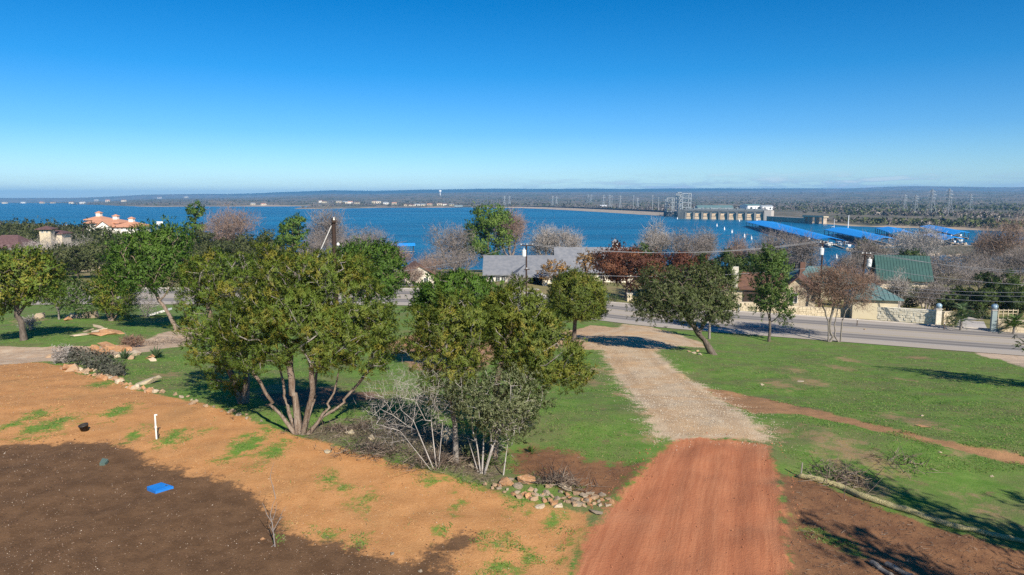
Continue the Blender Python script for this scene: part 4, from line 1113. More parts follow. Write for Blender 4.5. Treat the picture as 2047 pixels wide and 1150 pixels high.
M['glass'] = pm('dark_window_glass', (0.025, 0.035, 0.045), (0.05, 0.06, 0.07), 0.5, 0.15, spec=0.6)
M['trim'] = pm('white_trim', (0.75, 0.73, 0.68), (0.66, 0.64, 0.58), 1.5, 0.7)
M['dark'] = pm('dark_wood', (0.05, 0.035, 0.028), (0.08, 0.055, 0.04), 2.0, 0.85)
M['pole'] = pm('creosoted_pole', (0.030, 0.018, 0.014), (0.050, 0.030, 0.022), 3.0, 0.9, 0.3, stretch=(3, 3, .4))
M['steel'] = pm('galvanised_steel', (0.34, 0.37, 0.39), (0.26, 0.29, 0.31), 0.5, 0.5)
M['wire'] = pm('power_wire', (0.30, 0.30, 0.31), (0.24, 0.24, 0.25), 1.0, 0.5)
M['transformer'] = pm('pale_transformer_paint', (0.62, 0.64, 0.63), (0.52, 0.54, 0.54), 2.0, 0.5)
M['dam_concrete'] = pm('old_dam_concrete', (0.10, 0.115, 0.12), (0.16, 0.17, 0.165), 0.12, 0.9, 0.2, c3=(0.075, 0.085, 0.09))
M['dam_gate'] = pm('sandy_gate_plate', (0.68, 0.52, 0.34), (0.55, 0.40, 0.25), 0.25, 0.8, c3=(0.72, 0.62, 0.48))
M['dam_steel'] = pm('grey_green_steel', (0.22, 0.28, 0.28), (0.30, 0.35, 0.34), 0.2, 0.6)
M['riprap'] = pm('pale_riprap', (0.48, 0.39, 0.29), (0.34, 0.27, 0.20), 0.25, 0.95, 0.8, 0.8, c3=(0.58, 0.50, 0.40))
M['white'] = pm('white_gelcoat', (0.80, 0.80, 0.79), (0.72, 0.73, 0.73), 1.0, 0.35, spec=0.5)
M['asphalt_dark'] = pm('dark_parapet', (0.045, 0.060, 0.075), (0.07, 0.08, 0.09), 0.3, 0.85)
M['wood_grey'] = pm('weathered_boards', (0.32, 0.29, 0.25), (0.24, 0.21, 0.18), 2.0, 0.9)
M['globe'] = pm('blue_grey_globe', (0.30, 0.42, 0.50), (0.24, 0.34, 0.42), 2.0, 0.25, spec=0.6)

def window(par, x, y, z, w, h, face=-1):
    """a window proud of a wall facing -y (face=-1) or +x (face=2) in the house's own frame"""
    f = MB(); p = MB(); t = 0.09
    def b(mb, cx, cz, sx, sz, dp):
        if face == 2: mb.box(x + dp / 2, y + cx, cz, dp, sx, sz)
        else: mb.box(x + cx, y - dp / 2, cz, sx, dp, sz)
    b(f, -w / 2, z, t, h, .10); b(f, w / 2, z, t, h, .10); b(f, 0, z + h / 2, w - t, t, .10); b(f, 0, z - h / 2, w - t, t, .10); b(f, 0, z, t * .5, h - t, .08)
    b(p, 0, z, w - t, h - t, .04)
    wf = f.build('window', M['trim'], par); p.build('pane', M['glass'], wf)
def hip(mb, w, d, h, rise, o, rf=0.4, th=0.18, x0=0, y0=0):
    a, b, r = w / 2 + o, d / 2 + o, (w / 2) * rf
    P = [(x0 - a, y0 - b, h), (x0 + a, y0 - b, h), (x0 + a, y0 + b, h), (x0 - a, y0 + b, h), (x0 - r, y0, h + rise), (x0 + r, y0, h + rise)]
    mb.poly(P + [(p[0], p[1], p[2] - th) for p in P[:4]],
            [(0, 1, 5, 4), (1, 2, 5), (2, 3, 4, 5), (3, 0, 4), (0, 6, 7, 1), (1, 7, 8, 2), (2, 8, 9, 3), (3, 9, 6, 0), (9, 8, 7, 6)])
    return mb
def gable(mb, w, d, h, rise, o, th=0.18, x0=0, y0=0, along='x'):
    if along == 'x':
        a, b = w / 2 + o, d / 2 + o; s = rise / (d / 2)
        mb.slab([(x0 - a, y0 - b, h - o * s + th), (x0 + a, y0 - b, h - o * s + th), (x0 + a, y0, h + rise + th), (x0 - a, y0, h + rise + th)], th)
        mb.slab([(x0 + a, y0 + b, h - o * s + th), (x0 - a, y0 + b, h - o * s + th), (x0 - a, y0 + 0.002, h + rise + th), (x0 + a, y0 + 0.002, h + rise + th)], th)
    else:
        a, b = w / 2 + o, d / 2 + o; s = rise / (w / 2)
        mb.slab([(x0 - a, y0 + b, h - o * s + th), (x0 - a, y0 - b, h - o * s + th), (x0, y0 - b, h + rise + th), (x0, y0 + b, h + rise + th)], th)
        mb.slab([(x0 + a, y0 - b, h - o * s + th), (x0 + a, y0 + b, h - o * s + th), (x0 + 0.002, y0 + b, h + rise + th), (x0 + 0.002, y0 - b, h + rise + th)], th)
    return mb
class Ends:
    """two gable triangles, each built as a mesh of its own"""
    def __init__(s): s.m = []
    def poly(s, P, F): s.m.append(MB().poly(P, F)); return s
    def build(s, name, mat, par):
        for m_ in s.m: o_ = m_.build(name, mat, par)
        return o_
def gable_ends(mb, w, d, h, rise, along='x', x0=0, y0=0):
    mb = Ends()
    if along == 'x':
        for sx in (-1, 1):
            x = x0 + sx * w / 2
            mb.poly([(x, y0 - d / 2, h), (x, y0 + d / 2, h), (x, y0, h + rise), (x - sx * .2, y0 - d / 2, h), (x - sx * .2, y0 + d / 2, h), (x - sx * .2, y0, h + rise)], [(0, 1, 2), (5, 4, 3)])
    else:
        for sy in (-1, 1):
            y = y0 + sy * d / 2
            mb.poly([(x0 - w / 2, y, h), (x0 + w / 2, y, h), (x0, y, h + rise), (x0 - w / 2, y - sy * .2, h), (x0 + w / 2, y - sy * .2, h), (x0, y - sy * .2, h + rise)], [(0, 1, 2), (5, 4, 3)])
    return mb
def seams(par, w, d, h, rise, o, mat, n, x0=0, y0=0, hipr=None):
    """standing seams on the slope that faces the road"""
    mb = MB(); a, b = w / 2 + o, d / 2 + o
    for k in range(1, n):
        x = -a + 2 * a * k / n
        t = 1.0
        if hipr is not None:
            r = w / 2 * hipr
            t = 1.0 if abs(x) <= r else max(0.02, (a - abs(x)) / (a - r))
            z0 = h; z1 = h + rise * t
        else:
            s = rise / (d / 2); z0 = h - o * s + .18; z1 = h + rise + .18
        mb.tube((x0 + x, y0 - b, z0 + .02), (x0 + x, y0 - b + b * t, z1 + .02), .045, .045, 4)
    mb.build('seam', mat, par)
def ground_at(px, Y, dz=0):
    p = at_y(px, 575, Y); return np.array([p[0], Y, Tz(p[0], Y) + dz])
def zpx(py, Y): return at_y(1023, py, Y)[2]
def foundation(mb, w, d, h, x0=0, y0=0): return mb.box(x0, y0, h / 2 - .6, w, d, h + 1.2)

# tile-roofed villa on the left shore
V_Y = 245.; k = V_Y / 1365.
b = ground_at(240, V_Y)
v = empty('villa', b, 0, 'cream villa with orange clay tile roofs and little roof lanterns on the far left shore', 'house')
def vz(py): return zpx(py, V_Y) - b[2]
def vx(px): return (px - 240) * k
mbw = MB(); mbr = MB()
def vblock(name, x0, x1, eave, ridge, d, y0, rf, lantern=None):
    w = (x1 - x0) * k; h = vz(eave); cx = (vx(x0) + vx(x1)) / 2
    foundation(MB(), w, d, h, cx, y0).build('wall', M['stucco_white'], v)
    hip(MB(), w, d, h, vz(ridge) - h, .7, rf, .3, cx, y0).build('roof', M['tile'], v)
    if lantern:
        zz = vz(ridge)
        l = MB().box(cx + lantern * k, y0, zz + .25, 1.5, 1.5, 1.6).build('lantern', M['stucco_white'], v)
        hip(MB(), 1.7, 1.7, zz + 1.05, .6, .15, 0.02, .1, cx + lantern * k, y0).build('lantern_roof', M['tile'], l)
vblock('a', 178, 207, 439, 432, 7, 5, .05, 0.01)
vblock('b', 190, 254, 444.5, 438, 9, 2, .5, 14)
vblock('c', 254, 299, 451.5, 442.5, 9, -1, .15, 0.01)
# gabled front block
w = 30 * k; h = vz(452)
foundation(MB(), w, 6, h, vx(236), -3).build('wall', M['stucco_white'], v)
ge = gable_ends(MB(), w, 6, h, vz(441) - h, 'y', vx(236), -3).build('gable_wall', M['stucco_white'], v)
gable(MB(), w, 6, h, vz(441) - h, .5, .25, vx(236), -3, 'y').build('roof', M['tile'], v)
for px in (284, 289, 295): window(v, vx(px), -5.5, vz(456.5), .7, 1.3)
for px in (262, 270): window(v, vx(px), -5.5, vz(454.5), .7, .9)
# flag on a staff
fb = ground_at(322, 235)
fl = empty('flagpole', fb, 0, 'white flagpole flying a white and red flag by the villa', 'flagpole')
hh = zpx(443, 235) - fb[2]
MB().tube((0, 0, 0), (0, 0, hh), .10, .07, 8).build('pole', M['white'], fl)
M['flagred'] = pm('red_flag_cloth', (0.55, 0.05, 0.05), (0.45, 0.04, 0.04), 2)
f = MB()
for i in range(6):
    f.slab([(i * .35, .12 * math.sin(i), hh), ((i + 1) * .35, .12 * math.sin(i + 1), hh), ((i + 1) * .35, .12 * math.sin(i + 1) + .02, hh), (i * .35, .12 * math.sin(i) + .02, hh)], 1.3)
f.build('flag', M['white'], fl)

# dark-roofed house and its stone tower at the far left
b = ground_at(30, 185); k = 185 / 1365.
h = zpx(492, 185) - b[2]
o = empty('house', b, 0.1, 'low house with a dark red-brown hipped roof among oaks at the far left', 'house')
foundation(MB(), 60 * k, 9, h).build('wall', M['stucco'], o)
hip(MB(), 60 * k, 9, h, 3.0, .8, .5, .3).build('roof', M['roof_dark'], o)
for x in (-2.5, 0, 2.5): window(o, x, -4.5, h - 1.1, .9, 1.1)
b = ground_at(104, 205); k = 205 / 1365.; h = zpx(457.5, 205) - b[2]
o = empty('tower', b, 0.2, 'small square stone tower with an overhanging dark hipped roof above the oaks', 'tower')
foundation(MB(), 3.0, 3.0, h).build('wall', M['stone_tan'], o)
hip(MB(), 3.0, 3.0, h, .9, .8, .1, .2).build('roof', M['roof_dark'], o)
window(o, -.6, -1.5, h - .7, .6, .8); window(o, .6, -1.5, h - .7, .6, .8)
b = ground_at(126, 210); h = zpx(466, 210) - b[2]
o = empty('house', b, 0.1, 'small dark-roofed wing just right of the stone tower', 'house')
foundation(MB(), 4.5, 5, h).build('wall', M['stucco'], o); hip(MB(), 4.5, 5, h, .9, .6, .3, .2).build('roof', M['roof_dark'], o)

# long grey-roofed house with an open carport, straight across the road
GY = 138.; k = GY / 1365.
b = ground_at(1045, GY); b[2] = min(b[2], zpx(574, GY))
o = empty('house', b, 0, 'long low stone house with a grey shingle roof and an open double carport', 'house')
def gx(px): return (px - 1045) * k
h = zpx(546, GY) - b[2]; w = (1110 - 972) * k; d = 11.
cx = gx(1040)
foundation(MB(), w, d, h, cx, 5).build('wall', M['stone_white'], o)
gable_ends(MB(), w, d, h, 3.0, 'x', cx, 5).build('gable_wall', M['stone_white'], o)
gable(MB(), w, d, h, 3.0, .7, .2, cx, 5).build('roof', M['shingle_grey'], o)
for px in (982, 995, 1006, 1092, 1104): window(o, gx(px), -.5, h - 1.2, .9, 1.2)
cw = (1090 - 1030) * k; ch = zpx(552, GY - 7) - b[2]
hip(MB(), cw, 7, ch, 2.3, .5, .25, .22, gx(1060), -4.1).build('carport_roof', M['shingle_grey'], o)
for px in (1034, 1086): MB().box(gx(px), -7.0, ch / 2 - .5, 1.0, .8, ch + .6).build('pillar', M['stone_white'], o)
for px in (1032.5, 1087.5): MB().box(gx(px), -3.4, ch / 2 - .5, .3, 5.6, ch + .5).build('carport_wall', M['dark'], o)
MB().box(gx(1060), -.62, ch / 2 - .35, cw - 1.2, .12, ch + .1).build('carport_back', M['dark'], o)
dw = empty('car', (b[0] + gx(1062), b[1] - 4.2, b[2] + .0), 0.0, 'car parked in the shade of the open carport', 'car')
c = MB(); c.poly([(-.9, -2.1, .35), (.9, -2.1, .35), (.9, 2.1, .35), (-.9, 2.1, .35), (-.9, -2.1, .85), (.9, -2.1, .85), (.9, 2.1, .9), (-.9, 2.1, .9)], [(3, 2, 1, 0), (4, 5, 6, 7), (0, 1, 5, 4), (1, 2, 6, 5), (2, 3, 7, 6), (3, 0, 4, 7)])
c.build('body', M['trim'], dw)
c = MB(); c.poly([(-.82, -1.3, .86), (.82, -1.3, .86), (.82, 1.7, .9), (-.82, 1.7, .9), (-.62, -.7, 1.42), (.62, -.7, 1.42), (.62, 1.1, 1.42), (-.62, 1.1, 1.42)], [(4, 5, 6, 7), (0, 1, 5, 4), (1, 2, 6, 5), (2, 3, 7, 6), (3, 0, 4, 7)])
c.build('cabin', M['glass'], dw)
for sx in (-.85, .85):
    for sy in (-1.3, 1.3): MB().tube((sx - .1, sy, .33), (sx + .1, sy, .33), .33, .33, 12).build('wheel', M['dark'], dw)
# its further wing with the cupola
b2 = ground_at(1190, 152); k = 152 / 1365.; h2 = zpx(541, 152) - b2[2]
o2 = empty('house', b2, 0, 'second grey-roofed house wing carrying a small white cupola', 'house')
w2 = (1268 - 1118) * k
foundation(MB(), w2, 12, h2, 0, 6).build('wall', M['stone_white'], o2)
gable_ends(MB(), w2, 12, h2, 4.6, 'x', 0, 6).build('gable_wall', M['stone_white'], o2)
gable(MB(), w2, 12, h2, 4.6, .7, .2, 0, 6).build('roof', M['shingle_grey'], o2)
for px in (1130, 1150, 1170, 1200, 1220, 1240): window(o2, (px - 1190) * k, 0.0, h2 - 1.2, .9, 1.2)
cx2 = (1237 - 1193) * (158 / 1365.); cz = h2 + 4.6
cu = MB().box(cx2, 6, cz + .55, 1.15, 1.15, 1.7).build('cupola', M['trim'], o2)
hip(MB(), 1.2, 1.2, cz + 1.4, .75, .22, .03, .08, cx2, 6).build('cupola_roof', M['shingle_grey'], cu)
MB().box(cx2, 5.40, cz + .75, .6, .06, .8).build('louvre', M['glass'], cu)
# concrete approach in front of the carport
ap = [G(1035, 592), G(1092, 592), G(1076, 578), G(1040, 578)]
MB().slab([(p[0], p[1], p[2] + .06) for p in ap], .3).build('driveway', M['concrete'])['kind'] = 'structure'

# white-walled house behind the wide-domed juniper
b = ground_at(838, 130); h = zpx(548, 130) - b[2]
o = empty('house', b, 0.25, 'pale stone house peeping out beside the wide-domed juniper', 'house')
foundation(MB(), 5.5, 8, h, 0, 3).build('wall', M['stone_white'], o)
gable(MB(), 5.5, 8, h, 1.7, .5, .2, 0, 3, 'y').build('roof', M['shingle_brown'], o); gable_ends(MB(), 5.5, 8, h, 1.7, 'y', 0, 3).build('gable_wall', M['stone_white'], o)
window(o, 1.2, -1.0, h - 1.2, .9, 1.2); window(o, -1.2, -1.0, h - 1.2, .9, 1.2)

# stone house with a gable behind the live oak
SY = 104.; k = SY / 1365.
b = ground_at(1570, SY); h = zpx(582, SY) - b[2]
o = empty('house', b, -0.42, 'tan limestone house with a pointed gable and brown shingle roof behind the roadside wall', 'house')
gw = 5.0
foundation(MB(), gw, 8, h, 1.8, 4).build('wall', M['stone_tan'], o)
gable_ends(MB(), gw, 8, h, 2.1, 'y', 1.8, 4).build('gable_wall', M['stone_tan'], o)
gable(MB(), gw, 8, h, 2.1, .45, .2, 1.8, 4, 'y').build('roof', M['shingle_brown'], o)
window(o, 1.3, 0, h - 1.0, 1.0, 1.5)
foundation(MB(), 9, 7, h, -5.3, 5).build('wall', M['stone_tan'], o)
gable(MB(), 9, 7, h, 2.0, .5, .2, -5.25, 5).build('roof', M['shingle_brown'], o)
MB().box(-4.6, 1.42, h / 2 - .2, 3.2, .16, h - .6).build('door', M['dark'], o)
MB().box(-7.6, 1.6, h + 1.6, .9, .9, 3.4).build('chimney', M['stone_white'], o)

# hip-roofed teal house behind the bare roadside tree
b = ground_at(1655, 122); h = zpx(566, 122) - b[2]
o = empty('house', b, -0.1, 'wide house with a weathered teal hipped roof behind the three-trunked bare tree', 'house')
foundation(MB(), 11, 9, h, 0, 4.5).build('wall', M['beige'], o)
hip(MB(), 11, 9, h, 2.6, .7, .4, .2, 0, 4.5).build('roof', M['roof_teal'], o)
seams(o, 11, 9, h, 2.6, .7, M['roof_teal'], 22, 0, 4.5, .4)
MB().box(-3.6, 3.5, h + 2.2, .9, .9, 2.4).build('chimney', M['shingle_brown'], o)
window(o, -2, 0, h - 1.1, 1.0, 1.3); window(o, 2, 0, h - 1.1, 1.0, 1.3)
# beige garage with a pyramid roof behind the white wall
b = ground_at(1752, 92); h = zpx(597, 92) - b[2]
o = empty('garage', b, -0.25, 'beige garage with a grey-green pyramid metal roof behind the white stone wall', 'garage')
foundation(MB(), 5.6, 5.6, h, 0, 2.8).build('wall', M['beige'], o)
hip(MB(), 5.6, 5.6, h, 1.75, .55, .12, .16, 0, 2.8).build('roof', M['roof_teal'], o)
seams(o, 5.6, 5.6, h, 1.75, .55, M['roof_teal'], 12, 0, 2.8, .12)
# house under the big green metal roof
b = ground_at(1808, 116); h = zpx(561, 112) - b[2]
o = empty('house', b, -0.35, 'house under a broad dark green standing-seam metal roof at the water', 'house')
foundation(MB(), 7.2, 8, max(h, 1.6), 0, 4.5).build('wall', M['stucco'], o)
gable_ends(MB(), 7.2, 8, max(h, 1.6), 3.3, 'x', 0, 4.5).build('gable_wall', M['stucco'], o)
gable(MB(), 7.2, 8, max(h, 1.6), 3.3, .7, .18, 0, 4.5).build('roof', M['roof_green'], o)
seams(o, 7.2, 8, max(h, 1.6), 3.3, .7, M['roof_green'], 18, 0, 4.5)
window(o, -2, 0, 1.2, .9, 1.1); window(o, 1, 0, 1.2, .9, 1.1)

# walls of laid stone along the far roadside
def stone_wall(name, label, a, b_, height, mat, seed, cat='wall', th=.45, sw=.42):
    rng = np.random.RandomState(seed)
    a = np.array(a); b_ = np.array(b_); L = np.linalg.norm((b_ - a)[:2]); rz = math.atan2(b_[1] - a[1], b_[0] - a[0])
    o = empty(name, a, rz, label, cat)
    n = int(L / 1.5) + 1
    core = MB(); st = MB()
    zs = [Tz(a[0] + (b_[0] - a[0]) * i / n, a[1] + (b_[1] - a[1]) * i / n) - a[2] for i in range(n + 1)]
    for i in range(n):
        x0, x1 = L * i / n, L * (i + 1) / n
        core.poly([(x0, -th / 2, zs[i] - .4), (x1, -th / 2, zs[i + 1] - .4), (x1, th / 2, zs[i + 1] - .4), (x0, th / 2, zs[i] - .4),
                   (x0, -th / 2, zs[i] + height), (x1, -th / 2, zs[i + 1] + height), (x1, th / 2, zs[i + 1] + height), (x0, th / 2, zs[i] + height)],
                  [(4, 5, 6, 7), (0, 1, 5, 4), (2, 3, 7, 6)] + ([(3, 0, 4, 7)] if i == 0 else []) + ([(1, 2, 6, 5)] if i == n - 1 else []))
    core.build('core', mat, o)
    z = 0.0
    while z < height:
        hh = min(.22 + .14 * rng.rand(), height - z + .05); x = 0
        while x < L - .1:
            w = min(sw * (.6 + .9 * rng.rand()), L - x); zz = np.interp(x + w / 2, np.linspace(0, L, n + 1), zs)
            pr = .03 + .07 * rng.rand()
            st.box(x + w / 2, -th / 2 - pr / 2 + .015, zz + z + hh / 2, w - .035, pr, hh - .035)
            x += w
        z += hh
    s = st.build('stones', mat, o); s['kind'] = 'stuff'
    cap = MB()
    for i in range(n):
        x0, x1 = L * i / n, L * (i + 1) / n
        cap.slab([(x0, -th / 2 - .08, zs[i] + height + .09), (x1, -th / 2 - .08, zs[i + 1] + height + .09), (x1, th / 2 + .08, zs[i + 1] + height + .09), (x0, th / 2 + .08, zs[i] + height + .09)], .088)
    cap.build('coping', mat, o)
    return o
stone_wall('stone_wall', 'long white limestone wall along the far roadside in front of the beige garage', G(1712, 637), G(1872, 649), 1.75, M['stone_cream'], 1)
stone_wall('stone_wall', 'low tan limestone wall along the road before the gabled stone house', G(1462, 621), G(1700, 636), 1.15, M['stone_tan'], 2)
stone_wall('stone_wall', 'pale retaining wall under the oaks beyond the road on the left', G(128, 545), G(206, 541), 2.0, M['stone_tan'], 3)
gp = G(1874, 650)
o = empty('gate_pillar', gp, -.3, 'stone gate pillar with a blue-grey globe at the end of the white wall', 'pillar')
MB().box(0, 0, .95, .62, .62, 2.2).build('shaft', M['stone_white'], o); MB().box(0, 0, 2.11, .76, .76, .12).build('cap', M['concrete'], o)
def globe(r, z): return MB().lathe([(r * math.sin(t), z - r * math.cos(t)) for t in np.linspace(.15, math.pi - .05, 9)], n=14)
globe(.36, 2.5).build('globe', M['globe'], o, True)
gp2 = G(1984, 664)
o = empty('gate_pillar', gp2, -.3, 'slim blue-grey gate pillar with a globe, right of the gateway', 'pillar')
MB().box(0, 0, 1.2, .5, .5, 2.8).build('shaft', M['dam_steel'], o); MB().box(0, 0, 2.66, .62, .62, .10).build('cap', M['concrete'], o); globe(.36, 3.05).build('globe', M['globe'], o, True)
stone_wall('stone_wall', 'shaded stone wall right of the gateway behind the fan palm', G(1992, 662), G(2075, 668), 1.4, M['stone_tan'], 4)
stone_wall('stone_wall', 'short stone wing wall between the white wall and the pale palm', G(1882, 649), G(1905, 648), 1.6, M['stone_tan'], 5)
fr = empty('fence', G(1994, 652), -.05, 'short pale rail fence on top of the shaded wall by the gate', 'fence')
for i in range(5): MB().box(i * .6, 0, 1.3, .07, .07, 1.9).build('post', M['stone_tan'], fr)
MB().box(1.2, .05, 2.1, 2.5, .05, .08).build('rail', M['stone_tan'], fr); MB().box(1.2, .05, 1.7, 2.5, .05, .06).build('rail', M['stone_tan'], fr)
gd = [G(1900, 662), G(1978, 668), G(1965, 640), G(1925, 632)]
MB().slab([(p[0], p[1], p[2] + .05) for p in gd], .25).build('driveway', M['concrete'])['kind'] = 'structure'
# little stone gatepost by the rust oak
o = empty('stone_post', G(1258, 603), 0, 'short stone gatepost beyond the road, left of the live oak crown', 'post')
MB().box(0, 0, .5, .8, .8, 1.5).build('shaft', M['stone_tan'], o); MB().box(0, 0, 1.3, .95, .95, .12).build('cap', M['concrete'], o)
o = empty('stone_post', G(1212, 603), 0, 'teal roadside utility box under the rust-brown oak', 'box')
MB().box(0, 0, .45, .7, .6, 1.0).build('cabinet', M['roof_teal'], o); MB().box(0, 0, .98, .76, .66, .06).build('lid', M['roof_teal'], o)
o.name = 'utility_box'

# palms at the gateway
def palm(name, label, px, base_py, hpx, spread, seed, nf=46, green='palm'):
    rng = np.random.RandomState(seed); b = G(px, base_py); k = b[1] / 1365.
    H = hpx * k; o = empty(name, b, 0, label, 'palm')
    MB().tube((0, 0, -.2), (.03, 0, H * .5), .16, .12, 8).build('trunk', M['bark_grey'], o)
    V = []; C = []
    pc = pal_pick(rng, green, nf)
    for i in range(nf):
        a = rng.rand() * 6.283; el = -0.3 + 1.5 * rng.rand() ** .8; Lf = spread * (.7 + .4 * rng.rand()); z0 = H * (.22 + .40 * rng.rand())
        d = np.array([math.cos(a) * math.cos(el), math.sin(a) * math.cos(el), math.sin(el)])
        side = np.array([-math.sin(a), math.cos(a), 0])
        p0 = np.array([0, 0, z0])
        for s in range(9):
            t = .25 + .75 * s / 8; q = p0 + d * Lf * t + np.array([0, 0, -.45 * Lf * t * t])
            for sg in (-1, 1):
                tip = q + side * sg * .38 * Lf * (1.15 - t) + d * .22 * Lf + np.array([0, 0, -.06 + .1 * rng.rand()])
                w = d * .05 + np.array([0, 0, .02])
                V += [q - w, q + w, tip]; C += [pc[i] * (.8 + .4 * rng.rand())] * 3
    np_mesh('fronds', np.array(V), 3, np.arange(len(V)), M['leaf'], o, tint=np.array(C))
palm('palm', 'pale green bushy palm at the gateway beside the white wall', 1920, 661, 76, 1.5, 5, 60)
palm('palm', 'bright yellow-green fan palm on the verge right of the gate pillar', 2026, 668, 48, 1.6, 6, 50, 'elm')

# utility poles and wires
def upole(px, top, base, label, r=.16, arms=((0.4, 2.2),), trans=None, lean=0.0, Y=None):
    if Y is None: b = G(px, base)
    else: b = ground_at(px, Y)
    H = at_y(px, top, b[1])[2] - b[2]
    o = empty('utility_pole', b, 0.5, label, 'utility pole'); o.rotation_euler = (0, lean, 0.45)
    MB().tube((0, 0, -.3), (0, 0, H), r, r * .72, 10).build('pole', M['pole'], o)
    for dz, w in arms:
        am = MB().box(0, -r, H - dz, w, .12, .14).build('crossarm', M['pole'], o)
        for s in (-.45, 0, .45) if w > 1 else (0,):
            MB().lathe([(.03, H - dz + .071), (.07, H - dz + .12), (.05, H - dz + .2), (.07, H - dz + .24), (.02, H - dz + .3)], w * s, -r, 8).build('insulator', M['trim'], am)
    if trans:
        for (dx, dz) in trans:
            t = MB().lathe([(.30, H - dz - .55), (.32, H - dz - .5), (.32, H - dz + .4), (.22, H - dz + .5)], dx, -r - .12, 12).build('transformer', M['transformer'], o)
            MB().lathe([(.05, H - dz + .5), (.07, H - dz + .6), (.04, H - dz + .78)], dx, -r - .12, 8).build('bushing', M['trim'], t)
    return o, H, b
pA, HA, bA = upole(671, 436, 700, 'thick dark utility pole with insulators, tallest, held by a pale guy wire', .20, ((0.25, .34),), Y=50)
pB, HB, bB = upole(1052, 487, 600, 'utility pole with cross arm in front of the grey roof', .16, ((0.3, 2.2), (4.0, .9)), ((-.55, 1.4),))
pC, HC, bC = upole(1637, 481, 622, 'utility pole with a pale transformer right of the slim green tree', .15, ((0.4, 1.6),), ((-.5, 1.6),))
pD, HD, bD = upole(1716, 503, 637, 'slightly tilted utility pole with a transformer left of the green metal roof', .17, ((0.4, 1.8),), ((.6, 1.5),), lean=.06)
for z in (2.0, 3.2): MB().lathe([(.10, HA - z), (.12, HA - z + .08), (.06, HA - z + .2)], .26, -.1, 8).build('insulator', M['trim'], pA)
M['guy'] = pm('bright_guy_strand', (0.62, 0.60, 0.56), (0.55, 0.53, 0.5), 1, .4)
gq = at_y(637, 532, 49)
gw_ = MB().tube((bA[0] - .15, bA[1], bA[2] + HA - .55), (gq[0] - 1.9, 49, gq[2] - 3.2), .03, .03, 6).build('guy_wire', M['guy'])
tag(gw_, 'pale guy wire slanting down to the left from the thick pole', 'wire')
def wire(a, b, sag, label, grp='power lines along the road'):
    a = np.array(a, float); b = np.array(b, float); n = 14; mb = MB(); pts = []
    for i in range(n + 1):
        t = i / n; p = a + (b - a) * t; p[2] -= sag * 4 * t * (1 - t); pts.append(p)
    mb.path(pts, .026, 4)
    o = mb.build('power_line', M['wire']); tag(o, label, 'power line', grp)
tA = bA + np.array([0, 0, HA]); tB = bB + np.array([0, 0, HB]); tC = bC + np.array([0, 0, HC]); tD = bD + np.array([.5, 0, HD])
E = at_y(2120, 560, 88)
LW = 'thin power line strung from the grey-roof pole to the pole by the slim tree'
wire(tB + [-.9, 0, 0], tC + [-.6, 0, -.1], 1.6, LW); wire(tB + [.9, 0, 0], tC + [.6, 0, -.1], 1.6, LW); wire(tB + [0, 0, -4.2], tC + [0, 0, -4.0], 1.2, 'lowest power line between the grey-roof pole and the pole by the slim tree')
LW = 'short power line between the two poles with transformers'
wire(tC + [-.6, 0, -.1], tD + [-.6, 0, -.1], .4, LW); wire(tC + [.6, 0, -.1], tD + [.6, 0, -.1], .4, LW)
LW = 'power line crossing the bare trees from the tilted pole to the right edge'
for (dx, dz, py) in ((-.7, 0, 546), (.7, 0, 552), (0, -2.0, 573)):
    e = at_y(2130, py, 80); wire(tD + [dx, 0, dz - .1], e, .5, LW)
LW = 'low communication cable passing in front of the shadowed gateway'
for py0, py1 in ((566, 584), (572, 592), (580, 604)):
    wire(at_y(1716, py0, bD[1]) , at_y(2130, py1, 74), .5, LW)
LW = 'power line running off behind the junipers from the pole before the grey roof'
e = at_y(700, 548, 112); wire(tB + [-.9, 0, 0], e, 1.2, LW); wire(tB + [0, 0, -4.2], at_y(700, 566, 112), 1.2, LW); wire(tB + [0, 0, -5.0], at_y(700, 572, 112), 1.0, LW)
# roadside delineators
for px, py in ((1617, 676), (1477, 622), (1713, 652), (1887, 660)):
    o = empty('road_marker', G(px, py), 0, 'slim roadside marker post standing at the road edge', 'post', 'roadside marker posts')
    MB().box(0, 0, .45, .09, .05, 1.1).build('post', M['steel' if px < 1700 else 'dark'], o); MB().box(0, -.03, .85, .07, .012, .18).build('reflector', M['trim'], o)

# ------------------------------------------------------------------ marina
ZR = WATER + 5.0
def dock(q, label, nbay, seed):
    P = [on_z(x, y, ZR) for x, y in q]
    o = empty('boat_dock', (0, 0, WATER), 0, label, 'boat dock', 'covered docks of the marina')
    c = sum(P) / 4; o.location = (c[0], c[1], WATER)
    L = [Vector((p - c)[:2].tolist() + [5.0]) for p in P]
    # q: far-left, far-right, near-right, near-left ; ridge runs far to near
    rf = (L[0] + L[1]) / 2 + Vector((0, 0, 1.3)); rn = (L[2] + L[3]) / 2 + Vector((0, 0, 1.3))
    MB().slab([L[0], L[3], rn, rf], .3).slab([L[1], rf + Vector((.01, 0, 0)), rn + Vector((.01, 0, 0)), L[2]][::-1], .3).build('roof', M['roof_blue'], o)
    dk = MB()
    for t0 in (0.0, 0.46, 0.92):
        a0 = L[0].lerp(L[1], t0); a1 = L[0].lerp(L[1], t0 + .08); b0 = L[3].lerp(L[2], t0); b1 = L[3].lerp(L[2], t0 + .08)
        MB().slab([Vector((p.x, p.y, .7)) for p in (a0, a1, b1, b0)], .6).build('walkway', M['wood_grey'], o)
    for i in range(nbay + 1):
        t = i / nbay
        for sd in ((L[0], L[3]), (L[1], L[2])):
            p = sd[0].lerp(sd[1], t * .98 + .01)
            MB().tube((p.x, p.y, -.5), (p.x, p.y, 4.75), .22, .22, 6).build('post', M['dark'], o)
    return o, L, c
def boat_mesh(seed):
    rng = np.random.RandomState(seed)
